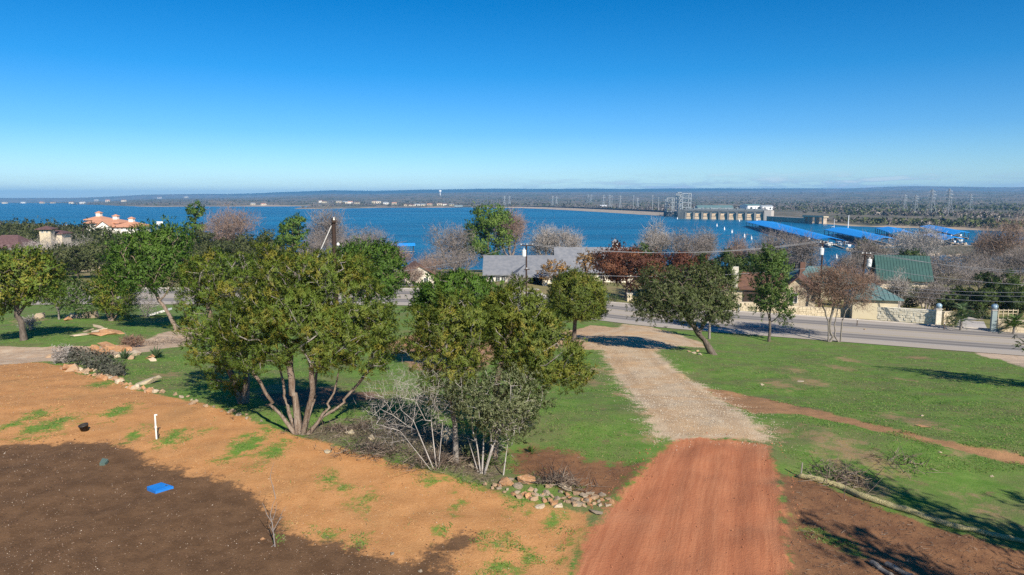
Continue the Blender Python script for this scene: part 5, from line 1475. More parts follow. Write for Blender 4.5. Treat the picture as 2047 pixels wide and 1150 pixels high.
def make_boat(label, loc, rz, s=1.0, grp=None, cabin=True):
    o = empty('boat', loc, rz, label, 'boat', grp); o.scale = (s, s, s)
    prof = [(-3.4, 1.15), (-1.5, 1.3), (.8, 1.2), (2.4, .8), (3.6, .05)]
    P = []
    for x, w in prof: P += [(x, -w, .95 + .05 * max(x, 0)), (x, w, .95 + .05 * max(x, 0)), (x, -w * .7, .1), (x, w * .7, .1), (x, 0, -.25)]
    F = []
    for i in range(4):
        a, b = i * 5, i * 5 + 5
        F += [(a, b, b + 2, a + 2), (a + 1, a + 3, b + 3, b + 1), (a + 2, b + 2, b + 4, a + 4), (a + 3, a + 4, b + 4, b + 3), (a, a + 1, b + 1, b)]
    F += [(0, 2, 4, 3, 1)]
    MB().poly(P, F).build('hull', M['white'], o)
    MB().poly([(-1.2, -.8, .96), (1.0, -.75, .98), (1.0, .75, .98), (-1.2, .8, .96), (-1.0, -.6, 1.5), (.3, -.55, 1.5), (.3, .55, 1.5), (-1.0, .6, 1.5)], [(4, 5, 6, 7), (0, 1, 5, 4), (1, 2, 6, 5), (2, 3, 7, 6), (3, 0, 4, 7)]).build('cabin', M['glass'], o)
    if cabin:
        c = MB().slab([(-1.6, -.95, 2.3), (.6, -.95, 2.3), (.6, .95, 2.3), (-1.6, .95, 2.3)], .1)
        for sx in (-1.4, .4):
            for sy in (-.8, .8): c.tube((sx, sy, .9), (sx, sy, 2.25), .04, .04, 5)
        c.build('canopy', M['white'], o)
    return o
docks = [dock([(1491, 443.5), (1547, 443.5), (1691, 481), (1632, 478)], 'longest blue-roofed boat dock running from the dam side toward the near shore', 14, 1),
 dock([(1648, 459.5), (1694, 455.5), (1792, 477), (1745, 480)], 'blue-roofed boat dock in the middle, with a white cruiser at its corner', 9, 2),
 dock([(1750, 456), (1800, 456.5), (1826, 466), (1778, 465)], 'blue-roofed dock behind the middle one, left of the white-limbed tree', 6, 3),
 dock([(1838, 452.5), (1876, 452.5), (1938, 464.5), (1905, 469)], 'blue-roofed boat dock at the right with a taller roof', 8, 4),
 dock([(1843, 470), (1885, 467.5), (1928, 477), (1887, 480)], 'smallest blue-roofed dock in front of the right one, near the spit', 6, 5)]
B0 = make_boat('white cruiser with a canopy moored at the corner of the middle dock', on_z(1664, 461, WATER), 0.4, 1.6)
def boat(px, py, rz, s, label, grp=None):
    c = copy_tree(B0); c.location = [float(v) for v in on_z(px, py, WATER)]; c.rotation_euler = (0, 0, rz); c.scale = (s, s, s); c['label'] = label
    if grp: c['group'] = grp
boat(1674, 491, 1.9, 1.2, 'white boat moored under the near end of the longest dock, leftmost', 'boats at the docks')
boat(1688, 492, 1.9, 1.2, 'white boat beside the last posts of the longest dock', 'boats at the docks')
boat(1652, 489, 0.3, 1.3, 'long white pontoon boat along the near side of the longest dock', 'boats at the docks')
boat(1677, 463, 1.2, 1.1, 'small white boat behind the white cruiser', 'boats at the docks')
boat(1918, 482, 1.2, 1.2, 'white boat moored at the smallest dock', 'boats at the docks')
for (px, py) in ((1610, 478), (1585, 471), (1560, 464), (1713, 480), (1730, 483), (1700, 476), (1876, 483), (1900, 484), (1893, 472), (1912, 471)):
    boat(px, py, 1.8 + .2 * math.sin(px), 1.05, 'boat lying in its slip in the shade of a blue dock roof', 'boats in the slips')
# floating pier finger with rails in front of the longest dock
o = empty('pier', on_z(1655, 491, WATER), -.05, 'low white floating pier at the near end of the longest dock', 'pier')
MB().box(0, 0, .5, 22, 2.5, .7).build('deck', M['trim'], o); MB().box(8, 1, 1.5, 5, .1, .1).build('rail', M['trim'], o)
M['buoy'] = M['white']
for i, (px, py) in enumerate(((1433, 453), (1448, 460), (1463, 466), (1488, 475), (1502, 479), (1354, 438.5), (1478, 443), (1513, 442), (1544, 442.5), (1672, 517))):
    o = empty('buoy', on_z(px, py, WATER), 0, 'white marker buoy floating on the open lake before the dam' if i < 9 else 'tall white buoy in the little cove at the near shore', 'buoy', 'lake buoys')
    s = py / 1365 * 0 + (1.0 if i < 9 else .75)
    MB().lathe([(.55 * s, -.2), (.75 * s, .3 * s), (.6 * s, .9 * s), (.3 * s, 2.4 * s), (.12 * s, 2.8 * s)], n=10).build('float', M['white'], o, True)
    MB().lathe([(.16 * s, 2.8 * s), (.2 * s, 3.2 * s), (.05 * s, 3.4 * s)], n=8).build('top_mark', M['globe'], o, True)
for px, top, base, lb in ((1695, 432, 459, 'tall white mast standing behind the middle blue dock'), (1667, 440, 459, 'shorter slim mast left of the tall white mast')):
    b = on_z(px, base, WATER); H = at_y(px, top, b[1])[2] - b[2]
    o = empty('mast', b, 0, lb, 'mast'); MB().tube((0, 0, -.5), (0, 0, H), .42 if px == 1695 else .2, .3 if px == 1695 else .15, 8).build('pole', M['white'], o)
    MB().lathe([(.5, H), (.6, H + .2), (.1, H + .5)], n=8).build('cap', M['white'], o)
# blue boat-lift roof on the near shore
b = on_z(812, 505, WATER)
o = empty('boat_dock', b, 0.2, 'small blue-roofed boat lift on the near shore left of the bare trees', 'boat dock')
gable(MB(), 9, 6, 4.0, 1.0, .4).build('roof', M['roof_blue'], o)
for x in (-4, 4):
    for y in (-2.6, 2.6): MB().tube((x, y, -.5), (x, y, 4.0), .12, .12, 6).build('post', M['dark'], o)
MB().box(0, 0, .5, 9, 1.2, .3).build('walkway', M['wood_grey'], o)

# rocks lining the spit: too many to count
def hull_rock(rng, n=13):
    import bmesh
    bm = bmesh.new()
    p = rng.randn(n, 3); p /= np.linalg.norm(p, axis=1)[:, None]; p *= (0.75 + .4 * rng.rand(n, 1))
    vs = [bm.verts.new(q) for q in p]
    r = bmesh.ops.convex_hull(bm, input=vs)
    bmesh.ops.delete(bm, geom=[e for e in r['geom_interior'] if isinstance(e, bmesh.types.BMVert)], context='VERTS')
    bm.verts.ensure_lookup_table(); bm.faces.ensure_lookup_table(); bm.verts.index_update()
    v = np.array([q.co[:] for q in bm.verts]); f = [[w.index for w in fc.verts] for fc in bm.faces]
    bm.free(); return v, f
_rr = np.random.RandomState(77)
ROCKS = [hull_rock(_rr) for _ in range(10)]
def rock_mass(name, pts, size, mat, seed):
    rng = np.random.RandomState(seed); mb = MB()
    for p in pts:
        v, f = ROCKS[rng.randint(10)]; s = size * (.5 + .9 * rng.rand()); a = rng.rand() * 6.28
        q = v * s * np.array([1.2, 1, .7]); q = np.stack([q[:, 0] * math.cos(a) - q[:, 1] * math.sin(a), q[:, 0] * math.sin(a) + q[:, 1] * math.cos(a), q[:, 2]], 1) + p
        mb.poly(q, f)
    o = mb.build(name, mat); o['kind'] = 'stuff'; return o
rng = np.random.RandomState(5); pts = []
for i in range(len(SPIT)):
    a, b = SPIT[i], SPIT[(i + 1) % len(SPIT)]; n = int(np.linalg.norm(b - a) / 1.6)
    for k in range(n):
        p = a + (b - a) * (k + rng.rand()) / max(n, 1) + rng.randn(2) * 1.2; pts.append((p[0], p[1], WATER + .2 + .8 * rng.rand()))
rock_mass('shore_rocks', pts, 1.2, M['riprap'], 9)

# ------------------------------------------------------------------ the dam
A_ = on_z(1370, 437.8, WATER); B_ = on_z(1527, 440.6, WATER)
L_ = np.linalg.norm((B_ - A_)[:2]); rz = math.atan2(B_[1] - A_[1], B_[0] - A_[0])
dm = empty('dam', A_, rz, 'concrete gated dam with nine sandy-coloured spillway gates across the lake', 'dam')
nb = 9; bw = L_ / nb; DH = 14.0
for i in range(nb + 1):
    x = bw * i; pr = MB()
    pr.box(x, 5, 4.2, bw * .26, 14, 12.4)
    pr.poly([(x - bw * .15, -2, -2), (x + bw * .15, -2, -2), (x, -3.4, -2), (x - bw * .15, -2, 9.5), (x + bw * .15, -2, 9.5), (x, -3.4, 9.5)], [(0, 2, 5, 3), (2, 1, 4, 5), (3, 5, 4)])
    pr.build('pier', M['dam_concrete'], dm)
    MB().box(x, 2.2, 15.7, .8, .8, 3.4).build('light_post', M['steel'], dm)
for i in range(nb):
    g_ = MB(); x0, x1 = bw * (i + .15) + .01, bw * (i + .85) - .01
    n = 6; P = []
    for k in range(n + 1):
        t = k / n; P += [(x0, -1.2 + 2.2 * t * t, -1 + 9.2 * t), (x1, -1.2 + 2.2 * t * t, -1 + 9.2 * t)]
    P += [(x0, 5.4, -1), (x1, 5.4, -1), (x1, 5.4, 8.2), (x0, 5.4, 8.2)]
    g_.poly(P, [(2 * k, 2 * k + 1, 2 * k + 3, 2 * k + 2) for k in range(n)] + [(2 * n, 2 * n + 1, 2 * n + 4, 2 * n + 5)])
    gt = g_.build('gate', M['dam_gate'], dm)
    MB().box((x0 + x1) / 2, -.9, 4.0, x1 - x0 - .3, .35, .4).box((x0 + x1) / 2, -.1, 6.0, x1 - x0 - .3, .35, .4).build('stiffener', M['riprap'], gt)
    MB().box((x0 + x1) / 2, 1.0, 9.6, x1 - x0, 1.2, 1.6).build('girder', M['dam_steel'], dm)
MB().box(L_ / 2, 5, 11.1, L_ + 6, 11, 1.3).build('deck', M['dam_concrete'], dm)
rl = MB()
for z in (12.6, 13.6): rl.box(L_ / 2, -.2, z, L_ + 4, .3, .35)
rl.build('railing', M['steel'], dm)
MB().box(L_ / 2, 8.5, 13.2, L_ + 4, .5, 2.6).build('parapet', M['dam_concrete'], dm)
MB().box(L_ / 2, 3.5, 14.6, L_ - 8, .9, .9).build('gantry_beam', M['dam_steel'], dm)
for x in (L_ + 5, -6): MB().box(x, 5, 5.5, 9, 15, 15).build('abutment', M['concrete'] if x > 0 else M['dam_concrete'], dm)
# lifting towers at the left end
def frame_tower(px0, px1, top, base, label, n, d=10, shelves=2):
    a = on_z(px0, base, WATER); b = on_z(px1, base, WATER); W = np.linalg.norm((b - a)[:2]) * .55
    H = at_y(px0, top, a[1])[2] - WATER
    o = empty('hoist_tower', ((a[0] + b[0]) / 2, (a[1] + b[1]) / 2, WATER), 0.1, label, 'tower')
    W = (px1 - px0) / 1365. * a[1]
    for sx in (-1, 1):
        for sy in (-1, 1): MB().box(sx * W / 2, sy * d / 2, H / 2 - 2, .9, .9, H + 4).build('leg', M['steel'], o)
    lv = np.linspace(8, H, n)
    for z in lv:
        f = MB()
        for sy in (-1, 1): f.box(0, sy * d / 2, z, W - .9, .6, .7)
        for sx in (-1, 1): f.box(sx * W / 2, 0, z, .6, d - .9, .7)
        f.build('frame', M['steel'], o)
    c = MB()
    for z0, z1 in zip(lv[:-1], lv[1:]):
        c.tube((-W / 2, -d / 2, z0), (W / 2, -d / 2, z1), .18, .18, 4); c.tube((W / 2, d / 2, z0), (-W / 2, d / 2, z1), .18, .18, 4)
        c.tube((-W / 2, -d / 2, z0), (-W / 2, d / 2, z1), .18, .18, 4); c.tube((W / 2, -d / 2, z1), (W / 2, d / 2, z0), .18, .18, 4)
    c.build('lattice', M['dam_steel'], o)
    MB().box(0, 0, 3, W + 4, d + 4, 9).build('base', M['dam_concrete'], o)
    return o
frame_tower(1361, 1378, 387, 434, 'tall open steel hoist tower at the left end of the spillway gates', 5)
frame_tower(1352, 1359, 385, 433.5, 'narrow darker steel tower beside the tall hoist tower', 6, 8)
frame_tower(1331, 1345, 396, 432.5, 'shorter open steel frame left of the tall hoist tower', 4, 8)
b = on_z(1361, 435.5, WATER)
o = empty('intake_building', b, -.2, 'pale concrete intake block at the water between the towers and the gates', 'building')
MB().box(0, 0, 5, 9, 8, 14).build('wall', M['riprap'], o); MB().box(0, 0, 12.2, 10, 9, .5).build('roof', M['dam_concrete'], o); MB().box(0, -4.1, 8, 2, .2, 3).build('door', M['dark'], o)
# earth embankment curving away to the left
ep = [(1345, 433.6), (1320, 431.8), (1290, 429.6), (1260, 427.6), (1200, 424.2), (1140, 420.8), (1080, 417.6), (1040, 416.2), (1000, 415.4), (940, 414.8)]
EP = [on_z(x, y, WATER) for x, y in ep]
em = empty('embankment', EP[0], 0, 'long curving earth dam with a pale rock slope and a dark crest wall', 'dam')
sl, pa, cr_ = MB(), MB(), MB()
def off(i):
    a = EP[max(i - 1, 0)]; b = EP[min(i + 1, len(EP) - 1)]; d = (b - a)[:2]; d /= np.linalg.norm(d); n = np.array([d[1], -d[0]])
    if n[1] < 0: n = -n
    return n
for i in range(len(EP) - 1):
    Q = []
    for j in (i, i + 1):
        n = off(j); h = np.interp(j, [0, 5, 9], [8.5, 8.0, 3.0]); p = EP[j] - EP[0]
        Q.append([(p[0] + n[0] * t, p[1] + n[1] * t, z) for t, z in ((-1, -1.0), (12, h * .62), (14, h * .62), (14, h), (15, h), (15, h * .62), (26, h * .62), (60, -1))])
    a, b = Q
    for mb, idx in ((sl, ((0, 1), (6, 7))), (cr_, ((1, 2), (5, 6))), (pa, ((2, 3), (3, 4), (4, 5)))):
        for s, e in idx: mb.poly([a[s], b[s], b[e], a[e]], [(0, 1, 2, 3)])
sl.build('slope', M['riprap'], em); cr_.build('crest_road', M['concrete'], em); pa.build('parapet', M['asphalt_dark'], em)
# right abutment wall and the small bridge beyond
a = on_z(1530, 441.6, WATER); b = on_z(1606, 446.5, WATER); Lw = np.linalg.norm((b - a)[:2])
o = empty('wing_wall', a, math.atan2(b[1] - a[1], b[0] - a[0]), 'long low concrete wing wall on the right of the spillway gates', 'wall')
MB().box(Lw / 2, 4, 2.2, Lw, 5, 7).build('wall', M['riprap'], o); MB().box(Lw / 2, 4, 5.9, Lw, 5.6, .4).build('coping', M['concrete'], o)
a = on_z(1604, 446.5, WATER); b = on_z(1643, 448.5, WATER); Lw = np.linalg.norm((b - a)[:2])
o = empty('bridge', a, math.atan2(b[1] - a[1], b[0] - a[0]), 'small flat concrete bridge with tan piers right of the dam', 'bridge')
MB().box(Lw / 2, 4, 8.2, Lw + 3, 7, 1.2).build('deck', M['stone_tan'], o)
for t in (0.02, .25, .6, .97): MB().box(Lw * t, 4, 3.2, 2.2, 5, 9).build('pier', M['riprap'], o)
MB().box(Lw / 2, .6, 9.3, Lw + 3, .2, .9).build('parapet', M['stone_tan'], o)

def shed(px0, px1, eave, base, rise, d, wall, roof, label, name='shed', rz=0, cat='building', win=0, grp=None):
    b = G((px0 + px1) / 2, base); k = b[1] / 1365.; w = (px1 - px0) * k; h = (base - eave) * k
    o = empty(name, b, rz, label, cat, grp)
    foundation(MB(), w, d, h, 0, d / 2).build('wall', M[wall], o)
    gable_ends(MB(), w, d, h, rise * k, 'x', 0, d / 2).build('gable_wall', M[wall], o)
    gable(MB(), w, d, h, rise * k, .4, .25, 0, d / 2).build('roof', M[roof], o)
    for i in range(win): MB().box(-w / 2 + w * (i + .5) / win, -.06, h * .45, w * .3 / win, .1, h * .5).build('window', M['glass'], o)
    return o
shed(1395, 1466, 415.5, 420.5, 4.5, 22, 'steel', 'roof_teal', 'long low powerhouse shed with a pale green roof behind the gates', 'powerhouse', win=10)
shed(1492, 1526, 411.5, 420, 3.0, 26, 'white', 'roof_teal', 'larger pale green hangar-like building right of the powerhouse', 'warehouse', .3, win=2)
shed(1524, 1545, 413, 420, 2.2, 16, 'white', 'steel', 'white gabled building at the right end of the dam yard', 'warehouse', win=2)
shed(1478, 1494, 412.5, 416.5, 1.2, 14, 'dark', 'steel', 'small dark open shed left of the hangar-like building', 'shed')
shed(1200, 1213, 411.5, 414.8, 1.2, 18, 'white', 'white', 'white flat building beyond the curve of the embankment', 'warehouse')
# homes along the far shores
FS = [(8, 408, 405), (46, 408, 405), (82, 408, 405), (104, 408, 405), (142, 408, 404.3), (163, 408, 404.3),
      (192, 403, 400), (215, 404, 401), (246, 403.5, 400.5), (318, 397, 395), (372, 396, 393.5),
      (505, 410, 407), (525, 410.5, 408), (642, 405, 401.5), (648, 406, 403), (676, 406, 402.5), (690, 407, 404), (700, 407, 404), (712, 408, 405), (748, 407, 402.5), (757, 407, 403), (770, 409, 405.5), (788, 409, 406),
      (812, 412, 409), (822, 412, 409.5), (834, 411.5, 408.5), (846, 412, 409), (858, 411.5, 408.5), (878, 411, 407), (890, 411, 408), (902, 411.5, 408.5)]
for i, (px, bs, ev) in enumerate(FS):
    big = px > 630
    o = shed(px - (4.5 if big else 4), px + (4.5 if big else 4), ev, bs, 1.3, 14, ('stucco', 'stucco_white', 'beige', 'stone_tan')[i % 4], ('shingle_grey', 'tile', 'roof_dark', 'steel', 'shingle_brown')[(i * 3) % 5],
         'small pale house on the distant left shore of the lake' if px < 560 else 'pale lakeside house on the distant tree-lined point', 'house', .2 * math.sin(i * 2), 'house', 2, 'houses on the distant shore' if px < 560 else 'houses on the distant point')
b = G(917, 412)
o = empty('intake_house', on_z(917, 415.5, WATER), 0, 'dark stilted pump house standing in the water off the distant point', 'building')
kk = o.location.y / 1365.
MB().box(0, 0, 5.2, 16 * kk, 12, 4.0).build('wall', M['dam_steel'], o); MB().box(0, 0, 7.5, 17 * kk, 14, .5).build('roof', M['steel'], o)
for x in (-7, -3.5, 0, 3.5, 7): MB().box(x * kk, 0, 1.0, 1.4, 8, 4.4).build('pile', M['asphalt_dark'], o)
# water tower on the far ridge
b = G(880, 391); k = b[1] / 1365.
o = empty('water_tower', b, 0, 'white water tower rising against the far blue ridge', 'water tower')
MB().lathe([(1.3 * k, 0), (.9 * k, 3 * k), (.9 * k, 6.5 * k), (2.3 * k, 7.2 * k)], n=12).build('stem', M['white'], o, True)
MB().lathe([(2.3 * k, 7.2 * k), (2.6 * k, 7.8 * k), (2.6 * k, 9.6 * k), (1.4 * k, 10.4 * k), (.1, 10.6 * k)], n=14).build('tank', M['white'], o, True)

# lattice transmission towers
def pylon(px, top, base, label, wpx, r, grp, slim=False):
    b = G(px, base); k = b[1] / 1365.; H = at_y(px, top, b[1])[2] - b[2]; W = wpx * k
    o = empty('pylon', b, .35, label, 'pylon', grp)
    lv = [0, .22, .42, .60, .74, .86, 1.0]; hw = [W * .5, W * .36, W * .25, W * .17, W * .13, W * .10, W * .04]
    C4 = [(-1, -1), (1, -1), (1, 1), (-1, 1)]
    for sx, sy in C4:
        mb = MB()
        for i in range(6): mb.tube((sx * hw[i], sy * hw[i], H * lv[i]), (sx * hw[i + 1], sy * hw[i + 1], H * lv[i + 1]), r, r, 4)
        mb.build('leg', M['steel'], o)
    mb = MB()
    for i in range(6):
        for j in range(4):
            a, c = C4[j], C4[(j + 1) % 4]
            mb.tube((a[0] * hw[i], a[1] * hw[i], H * lv[i]), (c[0] * hw[i + 1], c[1] * hw[i + 1], H * lv[i + 1]), r * .6, r * .6, 3)
            mb.tube((c[0] * hw[i], c[1] * hw[i], H * lv[i]), (a[0] * hw[i + 1], a[1] * hw[i + 1], H * lv[i + 1]), r * .6, r * .6, 3)
    mb.build('lattice', M['steel'], o)
    for z, l in ((.66, .62), (.78, .75), (.90, .55)) if not slim else ((.78, .6), (.92, .6)):
        mb = MB()
        for s in (-1, 1):
            tip = (s * W * l, 0, H * z)
            for sy in (-1, 1):
                mb.tube((s * W * .1, sy * W * .1, H * z), tip, r * .8, r * .6, 3); mb.tube((s * W * .1, sy * W * .1, H * (z + .05)), tip, r * .6, r * .5, 3)
            mb.tube(tip, (s * W * l, 0, H * (z - .05)), r * .7, r * .7, 3)
        mb.build('crossarm', M['steel'], o)
    return o
pylon(1860, 378, 432, 'tall steel lattice pylon, left one of the tallest pair at the right', 17, .22, 'pylons beyond the marina')
pylon(1894, 377, 432, 'tall steel lattice pylon, right one of the tallest pair at the right', 17, .22, 'pylons beyond the marina')
pylon(1806, 388, 426, 'smaller lattice pylon at the left end of the right-hand row', 13, .20, 'pylons beyond the marina')
pylon(1828, 389, 428, 'smaller lattice pylon, second of the right-hand row', 13, .20, 'pylons beyond the marina')
pylon(1938, 388, 421, 'smaller distant lattice pylon right of the tallest pair', 11, .22, 'pylons beyond the marina')
for i, (px, tp, bs) in enumerate(((1008, 392, 411), (1018, 392, 411), (1104, 392, 412), (1112, 393, 412), (1175, 389, 405), (1181, 389, 405), (1206, 390, 413), (1218, 390, 417), (1239, 391, 418), (1274, 396, 417))):
    pylon(px, tp, bs, 'distant slender pylon on the plain behind the curving embankment', 6, .32, 'pylons behind the embankment', True)
for px, tp, bs in ((1223, 392, 418), (1266, 392, 421), (1304, 392, 424), (1316, 396, 423)):
    b = G(px, bs); H = at_y(px, tp, b[1])[2] - b[2]
    o = empty('light_mast', b, 0, 'thin tall steel mast in the switchyard behind the embankment', 'mast', 'masts in the switchyard')
    MB().tube((0, 0, -1), (0, 0, H), .5, .35, 6).build('pole', M['steel'], o); MB().box(0, 0, H + .3, 3.0, .6, .6).build('head', M['steel'], o)

# ------------------------------------------------------------------ scrub woodland beyond the lake (one mass)
rng = np.random.RandomState(44)
N = 60000
r = 1 / (1 / 7500 + rng.rand(N) * (1 / 520 - 1 / 7500)); az = (rng.rand(N) - .5) * 1.62
X = r * np.sin(az); Y = r * np.cos(az)
P = np.stack([X, Y], 1); dl = -sdf(P, LAKE)
keep = (dl > 30) & (Y > 430)
dA = np.array([A_[0], A_[1]]); 
for c, rad_ in (((A_ + B_) / 2, 150), (on_z(1500, 441, WATER) + [60, 130, 0], 120)):
    keep &= np.hypot(X - c[0], Y - c[1]) > rad_
for q in EP: keep &= np.hypot(X - q[0], Y - q[1]) > 75
dens = fbm(X / 160, Y / 220, 4) + 0.15 + np.where(dl < 140, -0.05, 0)
keep &= dens + 0.35 * rng.rand(N) > np.where(r < 1100, 0.52, 0.16)
X, Y, r = X[keep][:17000], Y[keep][:17000], r[keep][:17000]
n = len(X); Zt = T(X, Y)
gm = fbm(X / 300 + 9, Y / 260 + 3, 3) + 0.25 * rng.randn(n)
green = gm > 0.10
H = 3.5 + 4.0 * rng.rand(n); H *= np.where(green, 1.0, .9); Wd = H * (.5 + .25 * rng.rand(n))
KT = 20
cc = np.repeat(np.stack([X, Y, Zt + H * .5], 1), KT, 0); hh = np.repeat(H, KT); ww = np.repeat(Wd, KT)
u = rng.randn(n * KT, 3); u /= np.linalg.norm(u, axis=1)[:, None]
C = cc + u * np.stack([ww * .75, ww * .75, hh * .42], 1) * (rng.rand(n * KT, 1) ** .4)
a = rng.randn(n * KT, 3); b = rng.randn(n * KT, 3)
s = (ww * .40)[:, None]
v = np.stack([C + a * s * .6, C + b * s * .6, C - (a + b) * s * .35], 1).reshape(-1, 3)
base = np.where(green[:, None], pal_pick(rng, 'oak_far', n) * 1.15, pal_pick(rng, 'bare', n) * 1.05)
tint = np.repeat(base, KT * 3, 0) * np.repeat(.75 + .5 * rng.rand(n * KT, 1), 3, 0)
nrm = np.repeat(u * .6 + np.array([0, -.2, .7]), 3, 0); nrm /= np.linalg.norm(nrm, axis=1)[:, None]
np_mesh('woodland', v, 3, np.arange(len(v)), M['dry'], tint=tint, kind='stuff', normals=nrm)

# ------------------------------------------------------------------ winter haze over the whole valley
hz = MB().box(-300, 7000, 40, 24000, 16000, 220).build('haze', None) if False else None
m, g = new_mat('valley_haze')
pv = g.n('ShaderNodeVolumePrincipled')
pv.inputs['Color'].default_value = (0.20, 0.56, 1.0, 1)
pv.inputs['Density'].default_value = 1.0e-4
pv.inputs['Anisotropy'].default_value = 0.0
om = g.n('ShaderNodeOutputMaterial'); g.t.links.new(pv.outputs[0], om.inputs['Volume'])
M['haze'] = m
hb = MB().box(0, 7500, 52.5, 40000, 17000, 205)
o = hb.build('haze', m); o['kind'] = 'stuff'
# ------------------------------------------------------------------ the near ground: rocks, timber, lids, brush
M['rock_tan'] = pm('tan_fieldstone', (0.410, 0.271, 0.156), (0.328, 0.221, 0.139), 1.6, 0.95, 0.6, 8, c3=(0.34, 0.29, 0.24))
M['rock_orange'] = pm('rusty_fieldstone', (0.451, 0.238, 0.107), (0.377, 0.205, 0.107), 1.6, 0.95, 0.6, 8, c3=(0.58, 0.42, 0.27))
M['rock_grey'] = pm('grey_fieldstone', (0.36, 0.285, 0.205), (0.28, 0.22, 0.155), 1.6, 0.95, 0.6, 8, c3=(0.46, 0.37, 0.26))
M['rock_pale'] = pm('pale_limestone_rock', (0.541, 0.451, 0.328), (0.443, 0.353, 0.246), 1.6, 0.95, 0.6, 8, c3=(0.58, 0.36, 0.18))
M['rock_moss'] = pm('lichened_boulder', (0.33, 0.29, 0.22), (0.46, 0.36, 0.22), 1.2, 0.95, 0.7, 6, c3=(0.24, 0.25, 0.16))
RM = {}
def rock_data(i, mat):
    if (i, mat) not in RM:
        v, f = ROCKS[i]
        me = bpy.data.meshes.new('rock'); me.from_pydata([tuple(q) for q in v], [], f); me.materials.append(M[mat]); RM[(i, mat)] = me
    return RM[(i, mat)]
_rk = np.random.RandomState(101)
def rock(px, py, wpx, label, mat='rock_tan', grp=None, asp=(1.0, .8, .62), sink=.25, rz=None, name='rock', tilt=0.15):
    p = G(px, py); k = np.linalg.norm(p) / 1365.0; s = wpx * k / 2.0
    o = bpy.data.objects.new(name, rock_data(_rk.randint(10), mat))
    o.scale = (s * asp[0], s * asp[1], s * asp[2])
    o.location = (p[0], p[1], p[2] + s * asp[2] * (1 - 2 * sink) * .75)
    o.rotation_euler = (_rk.randn() * tilt, _rk.randn() * tilt, _rk.rand() * 6.28 if rz is None else rz)
    link(o); return tag(o, label, 'rock', grp)
# loose stone row beside the red track: (px, py base, width px)
ROW = [(1012, 968, 34, 'rock_orange'), (1052, 962, 32, 'rock_orange'), (997, 980, 12, 'rock_grey'), (971, 970, 11, 'rock_tan'), (985, 976, 9, 'rock_tan'), (1006, 985, 11, 'rock_tan'), (1034, 975, 20, 'rock_grey'), (1022, 960, 16, 'rock_grey'),
       (1030, 988, 12, 'rock_orange'), (1038, 994, 14, 'rock_tan'), (1047, 988, 15, 'rock_orange'), (1058, 994, 16, 'rock_orange'), (1069, 1001, 17, 'rock_tan'), (1072, 986, 17, 'rock_grey'), (1085, 992, 13, 'rock_grey'), (1098, 985, 18, 'rock_grey'),
       (1086, 1003, 13, 'rock_orange'), (1098, 1003, 12, 'rock_tan'), (1114, 1006, 17, 'rock_orange'), (1112, 995, 12, 'rock_grey'), (1125, 998, 16, 'rock_tan'), (1137, 1004, 13, 'rock_tan'), (1146, 1000, 20, 'rock_grey'), (1145, 1011, 12, 'rock_tan'),
       (1160, 1008, 19, 'rock_grey'), (1165, 994, 17, 'rock_grey'), (1175, 1002, 14, 'rock_orange'), (1182, 1008, 15, 'rock_orange'), (1192, 997, 18, 'rock_tan'), (1197, 1012, 13, 'rock_grey'), (1213, 1014, 16, 'rock_grey'), (1215, 1000, 15, 'rock_tan'), (1225, 1008, 14, 'rock_orange'),
       (1080, 1014, 15, 'rock_pale'), (1113, 1012, 26, 'rock_pale'), (1130, 974, 32, 'rock_pale'), (1192, 1024, 26, 'rock_grey'), (1120, 985, 14, 'rock_grey'), (1180, 988, 18, 'rock_grey'), (1205, 992, 16, 'rock_grey'), (1092, 974, 18, 'rock_tan'), (1060, 978, 13, 'rock_tan'),
       (1152, 990, 14, 'rock_tan'), (1135, 992, 12, 'rock_orange'), (1170, 1014, 11, 'rock_tan')]
rng0 = np.random.RandomState(12)
for i, (px, py, w, mt) in enumerate(ROW):
    big = {0: 'largest rusty boulder at the head of the stone row by the red dirt track', 1: 'second large rusty boulder behind the head of the stone row', 35: 'pale slab lying flat behind the middle of the stone row', 36: 'flat grey slab in front of the track end of the stone row'}.get(i)
    rock(px + (rng0.randn() * 2 if i not in (0, 1, 35, 36) else 0), py + (rng0.randn() * 1.5 if i not in (0, 1, 35, 36) else 0), w * (1.05 + .45 * rng0.rand()), big or {'rock_orange': 'rusty orange fieldstone in the loose stone row by the red dirt track', 'rock_tan': 'tan fieldstone in the loose stone row by the red dirt track', 'rock_grey': 'grey fieldstone in the loose stone row by the red dirt track', 'rock_pale': 'pale fieldstone at the foot of the stone row by the red dirt track'}[mt],
         mt, None if big else 'stone row by the red track', asp=(1.05, .8, .55) if mt != 'rock_pale' and i != 36 else (1.1, .8, .25), sink=.34)
pl = np.array([(985, 972), (1030, 986), (1075, 996), (1120, 1001), (1165, 1006), (1215, 1010)], float)
for i in range(34):
    t = (i + rng0.rand()) / 34 * 5; j = min(int(t), 4); q = pl[j] + (pl[j + 1] - pl[j]) * (t - j)
    mt = ('rock_tan', 'rock_grey', 'rock_orange')[i % 3]
    rock(q[0], q[1] + rng0.randn() * 4.5 - 2, 9 + 7 * rng0.rand(), {'rock_orange': 'rusty orange fieldstone in the loose stone row by the red dirt track', 'rock_tan': 'tan fieldstone in the loose stone row by the red dirt track', 'rock_grey': 'grey fieldstone in the loose stone row by the red dirt track'}[mt], mt, 'stone row by the red track', asp=(1.05, .8, .6), sink=.25)
